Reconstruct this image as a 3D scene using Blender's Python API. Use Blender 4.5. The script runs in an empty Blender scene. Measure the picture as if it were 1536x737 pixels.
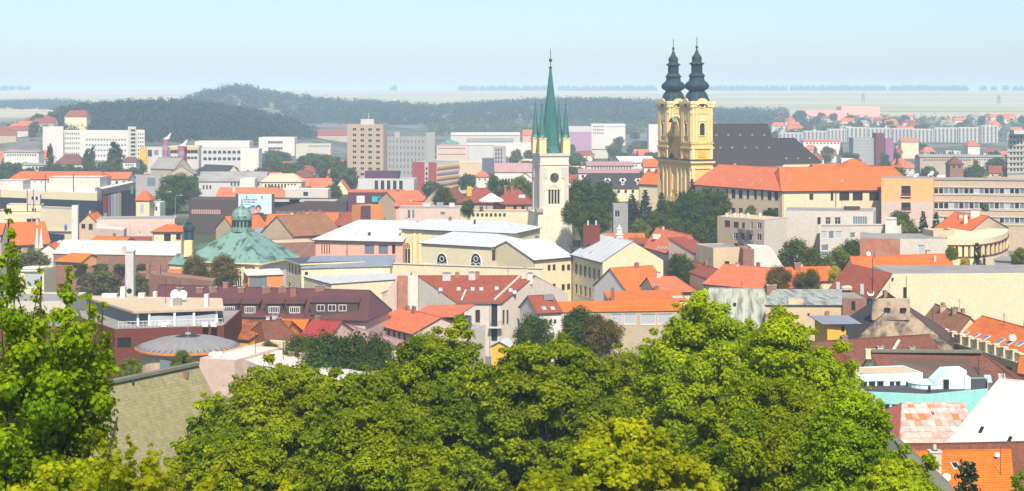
import bpy, math, random
import numpy as np
from mathutils import Vector, Matrix

# ---------------------------------------------------------------- camera, sky, sun, exposure
S = bpy.context.scene
COL = S.collection
R = math.radians
F, YH, CZ = 2400.0, 150.0, 55.0            # focal length in photo pixels, eye-level row, eye height (m)
cam_d = bpy.data.cameras.new('camera'); cam = bpy.data.objects.new('camera', cam_d); COL.objects.link(cam)
cam.location = (0, 0, CZ); cam.rotation_euler = (R(90), 0, 0)
cam_d.lens = 36.0*F/1536.0; cam_d.shift_y = -(368.5-YH)/1536.0
cam_d.clip_start = 1.0; cam_d.clip_end = 30000
S.camera = cam
SUN_EL, SUN_AZ = 50.0, 171.0               # azimuth clockwise from +Y (north): behind the camera, to its right
wd = bpy.data.worlds.new("World"); S.world = wd; wd.use_nodes = True
nt = wd.node_tree
sky = nt.nodes.new('ShaderNodeTexSky'); sky.sky_type = 'NISHITA'; sky.sun_disc = False
sky.sun_elevation = R(SUN_EL); sky.sun_rotation = R(SUN_AZ); sky.altitude = 150
sky.air_density = 0.9; sky.dust_density = 1.0; sky.ozone_density = 3.6
bg = nt.nodes['Background']; bg.inputs[1].default_value = 0.105
nt.links.new(sky.outputs[0], bg.inputs[0])
sl = bpy.data.lights.new('sun', 'SUN'); sl.energy = 4.4; sl.angle = R(0.5); sl.color = (1.0, 0.90, 0.76)
so = bpy.data.objects.new('sun', sl); COL.objects.link(so)
sd = Vector((math.sin(R(SUN_AZ))*math.cos(R(SUN_EL)), math.cos(R(SUN_AZ))*math.cos(R(SUN_EL)), math.sin(R(SUN_EL))))
so.rotation_euler = sd.to_track_quat('Z', 'Y').to_euler(); so.location = (0, -50, 200)
S.view_settings.view_transform = 'Standard'; S.view_settings.look = 'None'
S.view_settings.exposure = 0.60; S.view_settings.gamma = 1.0; S.view_settings.use_curve_mapping = False
S.render.engine = 'CYCLES'
S.cycles.max_bounces = 5; S.cycles.diffuse_bounces = 2; S.cycles.glossy_bounces = 2; S.cycles.transmission_bounces = 2
S.cycles.volume_bounces = 1; S.cycles.transparent_max_bounces = 4; S.cycles.caustics_reflective = False; S.cycles.caustics_refractive = False
S.cycles.use_denoising = True
HAZE_DENS = 0.00018

# ---------------------------------------------------------------- helpers
def X(px, Y): return (px-768.0)/F*Y
def Z(py, Y): return CZ-(py-YH)/F*Y
def P(px, Y): return Vector((X(px, Y), Y))
rnd = random.Random(7)

def tag(o, label=None, cat=None, group=None, kind=None):
    if label: o['label'] = label
    if cat: o['category'] = cat
    if group: o['group'] = group
    if kind: o['kind'] = kind
    return o

BASE = {}
def thing(name, label, cat, base=(0, 0, 0), group=None):
    o = bpy.data.objects.new(name, None); COL.objects.link(o); o.location = base; o.empty_display_size = 1
    BASE[o.name] = Vector(base)
    return tag(o, label, cat, group)

def newobj(name, me, parent=None, loc=None):
    o = bpy.data.objects.new(name, me); COL.objects.link(o)
    if parent is not None: o.parent = parent; BASE[o.name] = BASE.get(parent.name, Vector((0, 0, 0)))
    if loc is not None: o.location = loc
    return o

def copy_tree(o, parent=None):
    c = o.copy(); COL.objects.link(c); c.parent = parent
    for ch in o.children: copy_tree(ch, c)
    return c

class MB:
    """collects faces (world coordinates) and links them as ONE mesh object"""
    def __init__(s): s.v = []; s.f = []; s.m = []; s.smooth = []
    def face(s, pts, m=0, smooth=False):
        i = len(s.v); s.v += [Vector(p) for p in pts]; s.f.append(tuple(range(i, i+len(pts)))); s.m.append(m); s.smooth.append(smooth)
    def quad_strip(s, ring0, ring1, m=0, smooth=False):
        n = len(ring0)
        for k in range(n): s.face([ring0[k], ring0[(k+1) % n], ring1[(k+1) % n], ring1[k]], m, smooth)
    def prism(s, poly, z0, z1, m=0, mt=None, bottom=False):
        """poly: CCW list of xy seen from above"""
        n = len(poly)
        for k in range(n):
            a, b = poly[k], poly[(k+1) % n]
            s.face([(a[0], a[1], z0), (b[0], b[1], z0), (b[0], b[1], z1), (a[0], a[1], z1)], m)
        s.face([(p[0], p[1], z1) for p in poly], m if mt is None else mt)
        if bottom: s.face([(p[0], p[1], z0) for p in reversed(poly)], m)
    def box(s, c, dx, dy, z0, z1, m=0, rot=0.0, mt=None):
        cs, sn = math.cos(rot), math.sin(rot)
        poly = [(c[0]+x*cs-y*sn, c[1]+x*sn+y*cs) for x, y in ((-dx/2, -dy/2), (dx/2, -dy/2), (dx/2, dy/2), (-dx/2, dy/2))]
        s.prism(poly, z0, z1, m, mt, True)
    def bar(s, a, b, w, h=None, m=0):
        a, b = Vector(a), Vector(b); d = (b-a).normalized(); h = h or w
        up = Vector((0, 0, 1)) if abs(d.z) < .95 else Vector((0, 1, 0))
        x = d.cross(up).normalized()*w/2; y = x.cross(d).normalized()*h/2
        r0 = [a-x-y, a+x-y, a+x+y, a-x+y]; r1 = [p+(b-a) for p in r0]
        s.quad_strip(r0, r1, m); s.face(r0[::-1], m); s.face(r1, m)
    def tube(s, pts, rad, n=6, m=0):
        rings = []
        for i, p in enumerate(pts):
            p = Vector(p); q0 = Vector(pts[max(0, i-1)]); q1 = Vector(pts[min(len(pts)-1, i+1)])
            d = (q1-q0).normalized(); up = Vector((0, 0, 1)) if abs(d.z) < .9 else Vector((0, 1, 0))
            x = d.cross(up).normalized(); y = d.cross(x)
            rings.append([p+(x*math.cos(t)+y*math.sin(t))*rad[i] for t in [2*math.pi*k/n for k in range(n)]])
        for a, b in zip(rings, rings[1:]): s.quad_strip(a, b, m, True)
        s.face(rings[-1], m)
    def lathe(s, c, prof, n=16, m=0, smooth=True, rot=0.0, sq=0.0):
        """prof: [(r,z)...]; sq>0 squares the section"""
        rings = []
        for r, z in prof:
            ring = []
            for k in range(n):
                t = 2*math.pi*(k+.5)/n
                e = 1.0/max(abs(math.cos(t)), abs(math.sin(t))) if sq else 1.0
                rr = r*(1-sq+sq*e)
                ring.append(Vector((c[0]+rr*math.cos(t+rot), c[1]+rr*math.sin(t+rot), z)))
            rings.append(ring)
        for a, b in zip(rings, rings[1:]): s.quad_strip(a, b, m, smooth)
        s.face(rings[-1], m); s.face(rings[0][::-1], m)
    def build(s, name, mats, parent=None, local=False):
        me = bpy.data.meshes.new(name)
        off = Vector((0, 0, 0)) if (parent is None or local) else BASE.get(parent.name, Vector((0, 0, 0)))
        vs = [v-off for v in s.v]
        me.from_pydata([tuple(v) for v in vs], [], s.f)
        mats = mats if isinstance(mats, (list, tuple)) else [mats]
        for mm in mats: me.materials.append(mm)
        me.polygons.foreach_set('material_index', s.m); me.polygons.foreach_set('use_smooth', s.smooth)
        uv = me.uv_layers.new(name='UVMap'); dat = []
        for f in s.f:
            p = [s.v[i] for i in f]; n = Vector((0, 0, 0))
            for i in range(len(p)):
                a, b = p[i], p[(i+1) % len(p)]
                n += Vector(((a.y-b.y)*(a.z+b.z), (a.z-b.z)*(a.x+b.x), (a.x-b.x)*(a.y+b.y)))
            if n.length < 1e-9: n = Vector((0, 0, 1))
            n.normalize()
            if abs(n.z) > .999: h, w = Vector((1, 0, 0)), Vector((0, 1, 0))
            else: h = Vector((-n.y, n.x, 0)).normalized(); w = n.cross(h)
            for q in p: dat += [q.dot(h), q.dot(w)]
        uv.data.foreach_set('uv', dat)
        me.validate(); me.update()
        return newobj(name, me, parent)

# ---------------------------------------------------------------- materials
def c3(h):
    if isinstance(h, str):
        v = [int(h[i:i+2], 16)/255 for i in (1, 3, 5)]
        return tuple(x/12.92 if x <= .04045 else ((x+.055)/1.055)**2.4 for x in v)
    return tuple(h)
class NT:
    def __init__(s, m): s.t = m.node_tree; s.n = s.t.nodes; s.l = s.t.links; s.b = s.n['Principled BSDF']
    def add(s, typ, **kw):
        n = s.n.new(typ)
        for k, v in kw.items():
            if isinstance(k, str) and k.startswith('i_'): n.inputs[int(k[2:])].default_value = v
            else: setattr(n, k, v)
        return n
    def math(s, op, a, b=None, c=None):
        n = s.n.new('ShaderNodeMath'); n.operation = op
        for i, q in enumerate((a, b, c)):
            if q is None: continue
            if isinstance(q, (int, float)): n.inputs[i].default_value = q
            else: s.l.new(q, n.inputs[i])
        return n.outputs[0]
    def mix(s, f, a, b, bt='MIX'):
        n = s.n.new('ShaderNodeMix'); n.data_type = 'RGBA'; n.blend_type = bt; n.clamp_result = True
        for sock, q in ((n.inputs[0], f), (n.inputs[6], a), (n.inputs[7], b)):
            if isinstance(q, (int, float)): sock.default_value = q
            elif isinstance(q, tuple): sock.default_value = (*q, 1) if len(q) == 3 else q
            else: s.l.new(q, sock)
        return n.outputs[2]
    def noise(s, scale, vec=None, detail=3, rough=.55, dim=None):
        n = s.n.new('ShaderNodeTexNoise'); n.inputs['Scale'].default_value = scale; n.inputs['Detail'].default_value = detail; n.inputs['Roughness'].default_value = rough
        if vec is not None: s.l.new(vec, n.inputs['Vector'])
        return n.outputs['Fac']
    def ramp(s, f, lo, hi, a=0.0, b=1.0):
        n = s.n.new('ShaderNodeMapRange'); n.inputs[1].default_value = lo; n.inputs[2].default_value = hi; n.inputs[3].default_value = a; n.inputs[4].default_value = b
        s.l.new(f, n.inputs[0]); return n.outputs[0]
    def rgb_scale(s, col, fac):
        n = s.n.new('ShaderNodeVectorMath'); n.operation = 'SCALE'
        if isinstance(col, tuple): n.inputs[0].default_value = col
        else: s.l.new(col, n.inputs[0])
        if isinstance(fac, (int, float)): n.inputs['Scale'].default_value = fac
        else: s.l.new(fac, n.inputs['Scale'])
        return n.outputs[0]
def _new(name):
    m = bpy.data.materials.new(name); m.use_nodes = True; return m, NT(m)
def plain(name, col, rough=.6, metal=0.0, spec=.4):
    m, t = _new(name); t.b.inputs['Base Color'].default_value = (*c3(col), 1); t.b.inputs['Roughness'].default_value = rough
    t.b.inputs['Metallic'].default_value = metal; t.b.inputs['Specular IOR Level'].default_value = spec
    return m
def plaster(name, col, stain=None, amt=.35, rough=.9, streak=.25, sc=.16, hi=.8):
    m, t = _new(name); col = c3(col); stain = c3(stain) if stain else tuple(x*.62 for x in col)
    g = t.add('ShaderNodeNewGeometry').outputs['Position']
    n1 = t.noise(sc, g, 6, .66); n2 = t.noise(1.4, g, 4, .65)
    mp = t.add('ShaderNodeMapping'); mp.inputs['Scale'].default_value = (1.1, 1.1, .09); t.l.new(g, mp.inputs[0]); n3 = t.noise(1.0, mp.outputs[0], 3)
    f = t.math('MULTIPLY', t.ramp(n1, .42, hi), amt)
    f = t.math('ADD', f, t.math('MULTIPLY', t.ramp(n3, .52, .85), streak))
    c = t.mix(f, col, stain); c = t.rgb_scale(c, t.ramp(n2, .25, .75, .86, 1.10))
    t.l.new(c, t.b.inputs['Base Color']); t.b.inputs['Roughness'].default_value = rough; t.b.inputs['Specular IOR Level'].default_value = .2
    return m
def tiles(name, col, col2=None, tw=.3, th=.36, var=.3, patch=.4, rough=.8, rowdark=.45, seed=0.0):
    """roof tiles laid in courses along the roof's own UV (metres)"""
    m, t = _new(name); col = c3(col); col2 = c3(col2) if col2 else tuple(x*.55 for x in col)
    uv = t.add('ShaderNodeUVMap').outputs[0]; sp = t.add('ShaderNodeSeparateXYZ'); t.l.new(uv, sp.inputs[0])
    u = t.math('DIVIDE', sp.outputs[0], tw); v = t.math('DIVIDE', sp.outputs[1], th)
    fu, fv = t.math('FRACT', u), t.math('FRACT', v)
    cb = t.add('ShaderNodeCombineXYZ'); t.l.new(t.math('FLOOR', u), cb.inputs[0]); t.l.new(t.math('FLOOR', v), cb.inputs[1]); cb.inputs[2].default_value = seed
    wn = t.add('ShaderNodeTexWhiteNoise'); wn.noise_dimensions = '3D'; t.l.new(cb.outputs[0], wn.inputs[0])
    g = t.add('ShaderNodeNewGeometry').outputs['Position']
    n1 = t.noise(.3, g, 6, .7); n2 = t.noise(1.3, g, 5, .7)
    f = t.math('ADD', t.math('MULTIPLY', t.ramp(n1, .4, .72), patch), t.math('MULTIPLY', t.math('POWER', wn.outputs[0], 3.0), var))
    c = t.mix(f, col, col2)
    k = t.math('MULTIPLY', t.ramp(wn.outputs[0], 0, 1, 1-var*.45, 1+var*.35), t.ramp(n2, .25, .75, .74, 1.22))
    edge = t.ramp(fv, 0.0, .22, 1-rowdark, 1.0); eu = t.ramp(t.math('ABSOLUTE', t.math('SUBTRACT', fu, .5)), .38, .5, 1.0, 1-rowdark*.6)
    c = t.rgb_scale(c, t.math('MULTIPLY', k, t.math('MULTIPLY', edge, eu)))
    t.l.new(c, t.b.inputs['Base Color']); t.b.inputs['Roughness'].default_value = rough; t.b.inputs['Specular IOR Level'].default_value = .25
    bp = t.add('ShaderNodeBump'); bp.inputs['Strength'].default_value = .5; bp.inputs['Distance'].default_value = .05
    hgt = t.math('ADD', t.math('SUBTRACT', 1.0, fv), t.math('MULTIPLY', t.math('SINE', t.math('MULTIPLY', u, 6.283)), .35)); t.l.new(hgt, bp.inputs['Height']); t.l.new(bp.outputs[0], t.b.inputs['Normal'])
    return m
def seam(name, col, col2=None, pitch=.6, patch=.5, rough=.5, metal=0.0, seamdark=.35, streak=True, lo=.45, hi=.62):
    """standing-seam or corrugated sheet roof"""
    m, t = _new(name); col = c3(col); col2 = c3(col2) if col2 else tuple(x*.6 for x in col)
    uv = t.add('ShaderNodeUVMap').outputs[0]; sp = t.add('ShaderNodeSeparateXYZ'); t.l.new(uv, sp.inputs[0])
    u = t.math('DIVIDE', sp.outputs[0], pitch); fu = t.math('FRACT', u)
    wn = t.add('ShaderNodeTexWhiteNoise'); wn.noise_dimensions = '1D'; t.l.new(t.math('FLOOR', u), wn.inputs['W'])
    mp = t.add('ShaderNodeMapping'); mp.inputs['Scale'].default_value = (.9, .16, 1) if streak else (.3, .3, 1); t.l.new(uv, mp.inputs[0])
    n1 = t.noise(1.0, mp.outputs[0], 5, .6); n2 = t.noise(.9, uv, 4)
    f = t.math('MULTIPLY', t.ramp(t.math('ADD', n1, t.math('MULTIPLY', t.math('SUBTRACT', wn.outputs[0], .5), .12)), lo, hi), patch)
    c = t.mix(f, col, col2)
    k = t.math('MULTIPLY', t.ramp(t.math('ABSOLUTE', t.math('SUBTRACT', fu, .5)), .42, .5, 1.0, 1-seamdark), t.ramp(n2, .25, .75, .9, 1.08))
    c = t.rgb_scale(c, t.math('MULTIPLY', k, t.ramp(wn.outputs[0], 0, 1, .93, 1.05)))
    t.l.new(c, t.b.inputs['Base Color']); t.b.inputs['Roughness'].default_value = rough; t.b.inputs['Metallic'].default_value = metal
    return m
def brick(name, c1, c2, mortar, sc=1.0):
    m, t = _new(name); uv = t.add('ShaderNodeUVMap').outputs[0]
    b = t.add('ShaderNodeTexBrick'); t.l.new(uv, b.inputs[0]); b.inputs['Color1'].default_value = (*c3(c1), 1); b.inputs['Color2'].default_value = (*c3(c2), 1); b.inputs['Mortar'].default_value = (*c3(mortar), 1)
    b.inputs['Scale'].default_value = sc; b.inputs['Brick Width'].default_value = .32; b.inputs['Row Height'].default_value = .11; b.inputs['Mortar Size'].default_value = .012
    g = t.add('ShaderNodeNewGeometry').outputs['Position']; n1 = t.noise(.35, g, 5, .7)
    c = t.mix(t.ramp(n1, .5, .75, 0, .55), b.outputs['Color'], c3(mortar)); c = t.rgb_scale(c, t.ramp(t.noise(.9, g, 4), .25, .75, .8, 1.15))
    t.l.new(c, t.b.inputs['Base Color']); t.b.inputs['Roughness'].default_value = .9
    return m
def leafmat(name, base, alt, trans=.45, rough=.6, tcol=None, sc=.3, amp=.32):
    m, t = _new(name); base, alt = c3(base), c3(alt)
    g = t.add('ShaderNodeNewGeometry'); oi = t.add('ShaderNodeObjectInfo')
    f = t.math('ADD', t.math('MULTIPLY', g.outputs['Random Per Island'], .8), t.math('MULTIPLY', oi.outputs['Random'], .3)); f = t.math('ADD', f, t.ramp(t.noise(.35, g.outputs['Position'], 3), .3, .7, -.5, .5))
    c = t.mix(f, base, alt); c = t.rgb_scale(c, t.ramp(t.noise(sc, g.outputs['Position'], 3), .3, .7, 1-amp, 1+amp))
    t.l.new(c, t.b.inputs['Base Color']); t.b.inputs['Roughness'].default_value = rough; t.b.inputs['Specular IOR Level'].default_value = .04
    tr = t.add('ShaderNodeBsdfTranslucent'); t.l.new(t.mix(.55, c, c3(tcol) if tcol else tuple(min(1, x*1.5) for x in alt)), tr.inputs[0])
    ms = t.add('ShaderNodeMixShader'); ms.inputs[0].default_value = trans
    t.l.new(t.b.outputs[0], ms.inputs[1]); t.l.new(tr.outputs[0], ms.inputs[2]); t.l.new(ms.outputs[0], t.n['Material Output'].inputs[0])
    return m

M = {}
M['white'] = plaster('white_plaster', (.68, .64, .57), amt=.2, streak=.15)
M['offwhite'] = plaster('offwhite_plaster', (.58, .53, .45), amt=.3)
M['pinkwhite'] = plaster('pale_pink_plaster', (.62, .47, .39), amt=.25)
M['cream'] = plaster('cream_plaster', (.74, .63, .40), (.6, .48, .3), amt=.3)
M['palecream'] = plaster('pale_cream_plaster', (.70, .60, .40), (.62, .52, .36), amt=.4)
M['yellow'] = plaster('yellow_plaster', (.80, .52, .16), (.70, .38, .07), amt=.6)
M['trimyellow'] = plaster('pale_yellow_trim', (.80, .63, .33), amt=.2)
M['ochre'] = plaster('ochre_plaster', (.74, .42, .06), amt=.3)
M['tan'] = plaster('tan_plaster', (.48, .39, .28), amt=.4)
M['tanpanel'] = plaster('tan_panel', (.52, .40, .29), amt=.2)
M['sand'] = plaster('sandy_plaster', (.62, .48, .32), (.45, .33, .2), amt=.6)
M['stained'] = plaster('stained_plaster', (.50, .39, .27), (.055, .052, .050), amt=1.0, streak=.5, sc=.3, hi=.62)
M['pink'] = plaster('pink_plaster', (.72, .40, .31), amt=.3)
M['peach'] = plaster('peach_plaster', (.80, .42, .18), amt=.15)
M['grey'] = plaster('grey_plaster', (.38, .36, .33), amt=.4)
M['lgrey'] = plaster('light_grey_plaster', (.56, .54, .51), amt=.3)
M['concrete'] = plaster('concrete', (.33, .32, .30), amt=.5)
M['turq'] = plaster('turquoise_plaster', (.30, .66, .60), amt=.25)
M['turq2'] = plaster('pale_turquoise_plaster', (.62, .80, .78), amt=.15)
M['maroon'] = plaster('maroon_cladding', (.16, .045, .035), amt=.2)
M['redpanel'] = plaster('red_panel', (.50, .10, .10), amt=.2)
M['brownpanel'] = plaster('brown_panel', (.085, .06, .055), amt=.2)
M['purplepanel'] = plaster('purple_panel', (.10, .045, .07), amt=.2)
M['darkpanel'] = plain('dark_cladding', (.03, .038, .048), .35)
M['slatepanel'] = plain('slate_cladding', (.11, .13, .15), .4)
M['mallpanel'] = plaster('mall_dark_cladding', (.045, .065, .072), amt=.3)
M['towercream'] = plaster('tower_pale_cream', (.76, .67, .51), (.6, .48, .3), amt=.4)
M['peachcream'] = plaster('peach_cream_plaster', (.74, .59, .39), amt=.3)
M['orangewall'] = plaster('orange_plaster', (.70, .27, .08), amt=.3)
M['brick'] = brick('red_brick', (.27, .10, .06), (.20, .075, .05), (.33, .24, .18))
M['brick2'] = brick('orange_brick', (.42, .13, .06), (.33, .10, .05), (.45, .3, .22))
M['t_orange'] = tiles('orange_roof_tiles', (.64, .165, .03), (.38, .09, .03), var=.35, patch=.5, rowdark=.3)
M['t_orange2'] = tiles('salmon_roof_tiles', (.62, .17, .075), (.42, .10, .045), var=.25, patch=.45, rowdark=.3)
M['t_bright'] = tiles('bright_orange_tiles', (.74, .20, .018), (.55, .11, .012), tw=.34, th=.42, var=.3, patch=.4, rowdark=.85)
M['t_red'] = tiles('red_roof_tiles', (.30, .075, .040), (.16, .045, .03), var=.25, patch=.4, rowdark=.35)
M['t_vermil'] = tiles('vermilion_roof_tiles', (.64, .145, .032), (.42, .09, .03), var=.2, patch=.3, rowdark=.25)
M['t_brown'] = tiles('brown_roof_tiles', (.20, .075, .045), (.11, .045, .03), var=.35, patch=.4, rowdark=.5)
M['t_oldbrown'] = tiles('old_mottled_tiles', (.36, .17, .085), (.16, .075, .045), var=.8, patch=.4, rowdark=.5)
M['t_rust'] = tiles('rusty_old_tiles', (.50, .14, .03), (.10, .05, .03), var=.6, patch=1.0, rowdark=.4)
M['t_moss'] = tiles('mossy_fibre_tiles', (.28, .255, .13), (.225, .215, .095), tw=.42, th=.4, var=.25, patch=.7, rowdark=.26)
M['t_slate'] = tiles('dark_slate_tiles', (.050, .047, .048), (.036, .034, .036), var=.25, patch=.4, rowdark=.2)
M['m_white'] = seam('white_sheet_roof', (.58, .58, .56), (.44, .44, .42), pitch=.8, patch=.6, seamdark=.3)
M['m_bluewhite'] = seam('pale_blue_sheet_roof', (.56, .58, .58), (.45, .47, .48), pitch=.7, patch=.6, seamdark=.3)
M['m_grey'] = seam('grey_seam_roof', (.24, .27, .31), (.19, .21, .24), pitch=.6, patch=.5, seamdark=.3)
M['m_dark'] = seam('dark_grey_sheet_roof', (.06, .068, .08), (.05, .055, .065), pitch=.8, seamdark=.2)
M['m_maroon'] = seam('maroon_seam_roof', (.115, .042, .042), (.085, .032, .034), pitch=.62, patch=.5, seamdark=.5)
M['m_copper'] = seam('patchy_copper_roof', (.17, .30, .25), (.035, .06, .058), pitch=.6, patch=.85, seamdark=.25, streak=False, lo=.52, hi=.60)
M['m_spire'] = seam('verdigris_spire_copper', (.036, .160, .130), (.022, .10, .09), pitch=1.2, patch=.5, seamdark=.15)
M['m_dome'] = seam('dark_patina_copper', (.004, .028, .040), (.018, .105, .115), pitch=.7, patch=.7, seamdark=.3, lo=.5, hi=.7, rough=.75)
M['m_streak'] = seam('streaked_zinc_roof', (.40, .42, .34), (.10, .10, .085), pitch=.5, patch=.9, seamdark=.35, lo=.44, hi=.66)
M['m_zinc'] = seam('zinc_roof', (.27, .26, .25), (.20, .19, .185), pitch=.5, patch=.5, seamdark=.45)
M['m_crimson'] = seam('crimson_sheet_roof', (.34, .04, .035), (.24, .03, .03), pitch=.5, seamdark=.3)
M['m_pinkroof'] = seam('faded_mauve_sheet_roof', (.42, .24, .23), (.34, .17, .17), pitch=.5, seamdark=.2)
M['m_lichen'] = tiles('bleached_red_sheet_roof', (.72, .64, .58), (.60, .13, .05), tw=.8, th=1.3, var=.95, patch=.5, rowdark=.3)
M['m_redsheet'] = seam('red_sheet_roof', (.60, .12, .05), (.5, .09, .04), pitch=.3, seamdark=.3)
M['felt'] = plaster('bitumen_felt', (.30, .29, .27), (.14, .135, .13), amt=.7)
M['feltwhite'] = plaster('white_membrane', (.62, .58, .52), (.40, .37, .33), amt=.4)
M['feltbeige'] = plaster('beige_gravel_roof', (.55, .44, .30), (.4, .31, .2), amt=.5)
M['feltdark'] = plaster('dark_felt', (.07, .07, .075), amt=.4)
M['mosscap'] = plaster('mossy_capping', (.20, .20, .15), (.08, .085, .06), amt=.8)
M['glass'] = plain('window_glass', (.022, .026, .032), .12, spec=.5)
M['glassbrown'] = plain('dark_brown_glazing', (.05, .035, .03), .25)
M['glassblue'] = plain('blue_grey_glazing', (.16, .20, .24), .15)
M['curtain_and_sky'] = plain('blinds_and_sky_reflection', (.42, .44, .46), .4)  # blinds, and the sky's reflection painted on skylight panes
M['fr_white'] = plain('white_frame', (.75, .74, .72), .5)
M['fr_brown'] = plain('brown_frame', (.09, .05, .035), .6)
M['fr_dark'] = plain('dark_frame', (.04, .04, .045), .5)
M['metal'] = plain('galvanised_metal', (.45, .46, .47), .35, .6)
M['dmetal'] = plain('dark_metal', (.05, .05, .055), .5, .3)
M['whitemetal'] = plain('white_metal', (.75, .75, .75), .4)
M['gold'] = plain('gilded_metal', (.55, .38, .10), .35, .8)
M['bark'] = plaster('bark', (.075, .055, .04), amt=.5)
M['navy'] = plain('navy_paint', (.015, .03, .085), .5)
M['blue'] = plain('bright_blue_paint', (.02, .16, .55), .5)
M['teal'] = plain('teal_awning', (.02, .42, .46), .6)
M['skyblue'] = plain('pale_blue_print', (.50, .66, .80), .6)
M['black'] = plain('black_paint_and_opening_shade', (.012, .012, .013), .6)  # black parts, and the shade painted inside openings
M['skin'] = plain('printed_skin_tone', (.55, .28, .22), .7)
M['redpaint'] = plain('red_paint', (.5, .04, .05), .6)
M['greenpaint'] = plain('green_sign_paint', (.15, .55, .28), .5)
M['purple'] = plaster('purple_stripes', (.33, .13, .24), amt=.2)
M['lilac'] = plaster('lilac_stripes', (.42, .24, .33), amt=.2)
# ---------------------------------------------------------------- terrain
def _lerp(x, xs, ys):
    return float(np.interp(x, xs, ys))
HILL_PX = [-200, 150, 250, 285, 310, 340, 370, 385, 410, 450, 490, 560, 600, 660, 700, 760, 830, 900, 985, 1070, 1150]
HILL_PY = [175, 175, 172, 163, 149, 139, 137, 143, 147, 153, 158, 161, 165, 167, 164, 161, 158, 158, 161, 175, 185]
HILL_X = [X(p, 2800) for p in HILL_PX]; HILL_Z = [Z(p, 2800) for p in HILL_PY]
WOOD_PX = [-100, 30, 70, 130, 200, 260, 320, 380, 430, 470, 520]
WOOD_PY = [215, 205, 190, 172, 167, 167, 172, 182, 196, 215, 225]
WOOD_X = [X(p, 1750) for p in WOOD_PX]; WOOD_Z = [Z(p, 1750) for p in WOOD_PY]
FARL_PX = [-800, -300, 0, 40, 100, 150, 210]; FARL_PY = [158, 158, 160, 158, 157, 163, 172]
FARL_X = [X(p, 3300) for p in FARL_PX]; FARL_Z = [Z(p, 3300) for p in FARL_PY]
def h(x, y):
    z = _lerp(y, [-200, 0, 40, 70, 100, 130, 170, 220, 260, 1700, 2500, 3500, 5000, 7000, 7400, 9300],
              [54, 52, 36, 28, 21, 13, 7, 2, 0, 0, 20, 43, 71, 96.5, 97, 80])
    z += 15.5*math.exp(-((x-95)/110)**2-((y-650)/110)**2)
    if 2000 < y < 3600:
        z = max(z, z+(_lerp(x, HILL_X, HILL_Z)-z)*math.exp(-((y-2800)/330)**2))
        z = max(z, z+(_lerp(x, FARL_X, FARL_Z)-z)*math.exp(-((y-3300)/250)**2))
    if 1300 < y < 2300:
        z = max(z, z+(_lerp(x, WOOD_X, WOOD_Z)-z)*math.exp(-((y-1750)/210)**2))
    return z
def ground():
    ys = list(range(-140, 300, 20))+list(range(300, 1300, 50))+list(range(1300, 3700, 60))+list(range(3700, 9200, 250))
    xs = sorted(set([-6000, -5000, -4000, -3200, -2600]+list(range(-2200, 2201, 100))+list(range(-400, 401, 25))+[2600, 3200, 4000, 5000, 6000]))
    vs = [(x, y, h(x, y)) for y in ys for x in xs]; n = len(xs)
    fs = [(j*n+i, j*n+i+1, (j+1)*n+i+1, (j+1)*n+i) for j in range(len(ys)-1) for i in range(n-1)]
    me = bpy.data.meshes.new('ground'); me.from_pydata(vs, [], fs); me.polygons.foreach_set('use_smooth', [True]*len(fs))
    m, t = _new('city_ground_and_fields')
    g = t.add('ShaderNodeNewGeometry').outputs['Position']; sp = t.add('ShaderNodeSeparateXYZ'); t.l.new(g, sp.inputs[0])
    n1 = t.noise(.02, g, 4); n2 = t.noise(.25, g, 3)
    town = t.mix(t.ramp(n1, .45, .55), (.055, .085, .03), (.16, .15, .13)); town = t.rgb_scale(town, t.ramp(n2, .3, .7, .8, 1.2))
    mp = t.add('ShaderNodeMapping'); mp.inputs['Rotation'].default_value = (0, 0, .2); mp.inputs['Scale'].default_value = (.0011, .0016, 1); t.l.new(g, mp.inputs[0])
    vo = t.add('ShaderNodeTexVoronoi'); vo.inputs['Scale'].default_value = 1.0; t.l.new(mp.outputs[0], vo.inputs[0]); vs_ = t.add('ShaderNodeSeparateXYZ'); t.l.new(vo.outputs['Color'], vs_.inputs[0])
    fld = t.mix(t.ramp(vs_.outputs[0], .35, .65), (.38, .35, .19), (.52, .43, .29)); fld = t.mix(t.ramp(vs_.outputs[1], .7, .75, 0, .6), fld, (.11, .19, .07))
    c = t.mix(t.ramp(sp.outputs[1], 2450, 2750), town, fld)
    t.l.new(c, t.b.inputs['Base Color']); t.b.inputs['Roughness'].default_value = .95; t.b.inputs['Specular IOR Level'].default_value = .1
    me.materials.append(m); tag(newobj('ground', me), kind='structure')
ground()

# ---------------------------------------------------------------- haze (the humid summer air over the valley)
def haze():
    mb = MB(); mb.prism([(-6050, -160), (6050, -160), (6050, 9250), (-6050, 9250)], -5, 128, bottom=True)
    m = bpy.data.materials.new('haze'); m.use_nodes = True; t = m.node_tree
    for n in list(t.nodes):
        if n.type != 'OUTPUT_MATERIAL': t.nodes.remove(n)
    v = t.nodes.new('ShaderNodeVolumePrincipled'); v.inputs['Color'].default_value = (.60, .80, 1.0, 1); v.inputs['Density'].default_value = HAZE_DENS; v.inputs['Anisotropy'].default_value = -.3
    t.links.new(v.outputs[0], t.nodes['Material Output'].inputs['Volume'])
    o = mb.build('haze', m); tag(o, kind='stuff')
haze()

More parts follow.
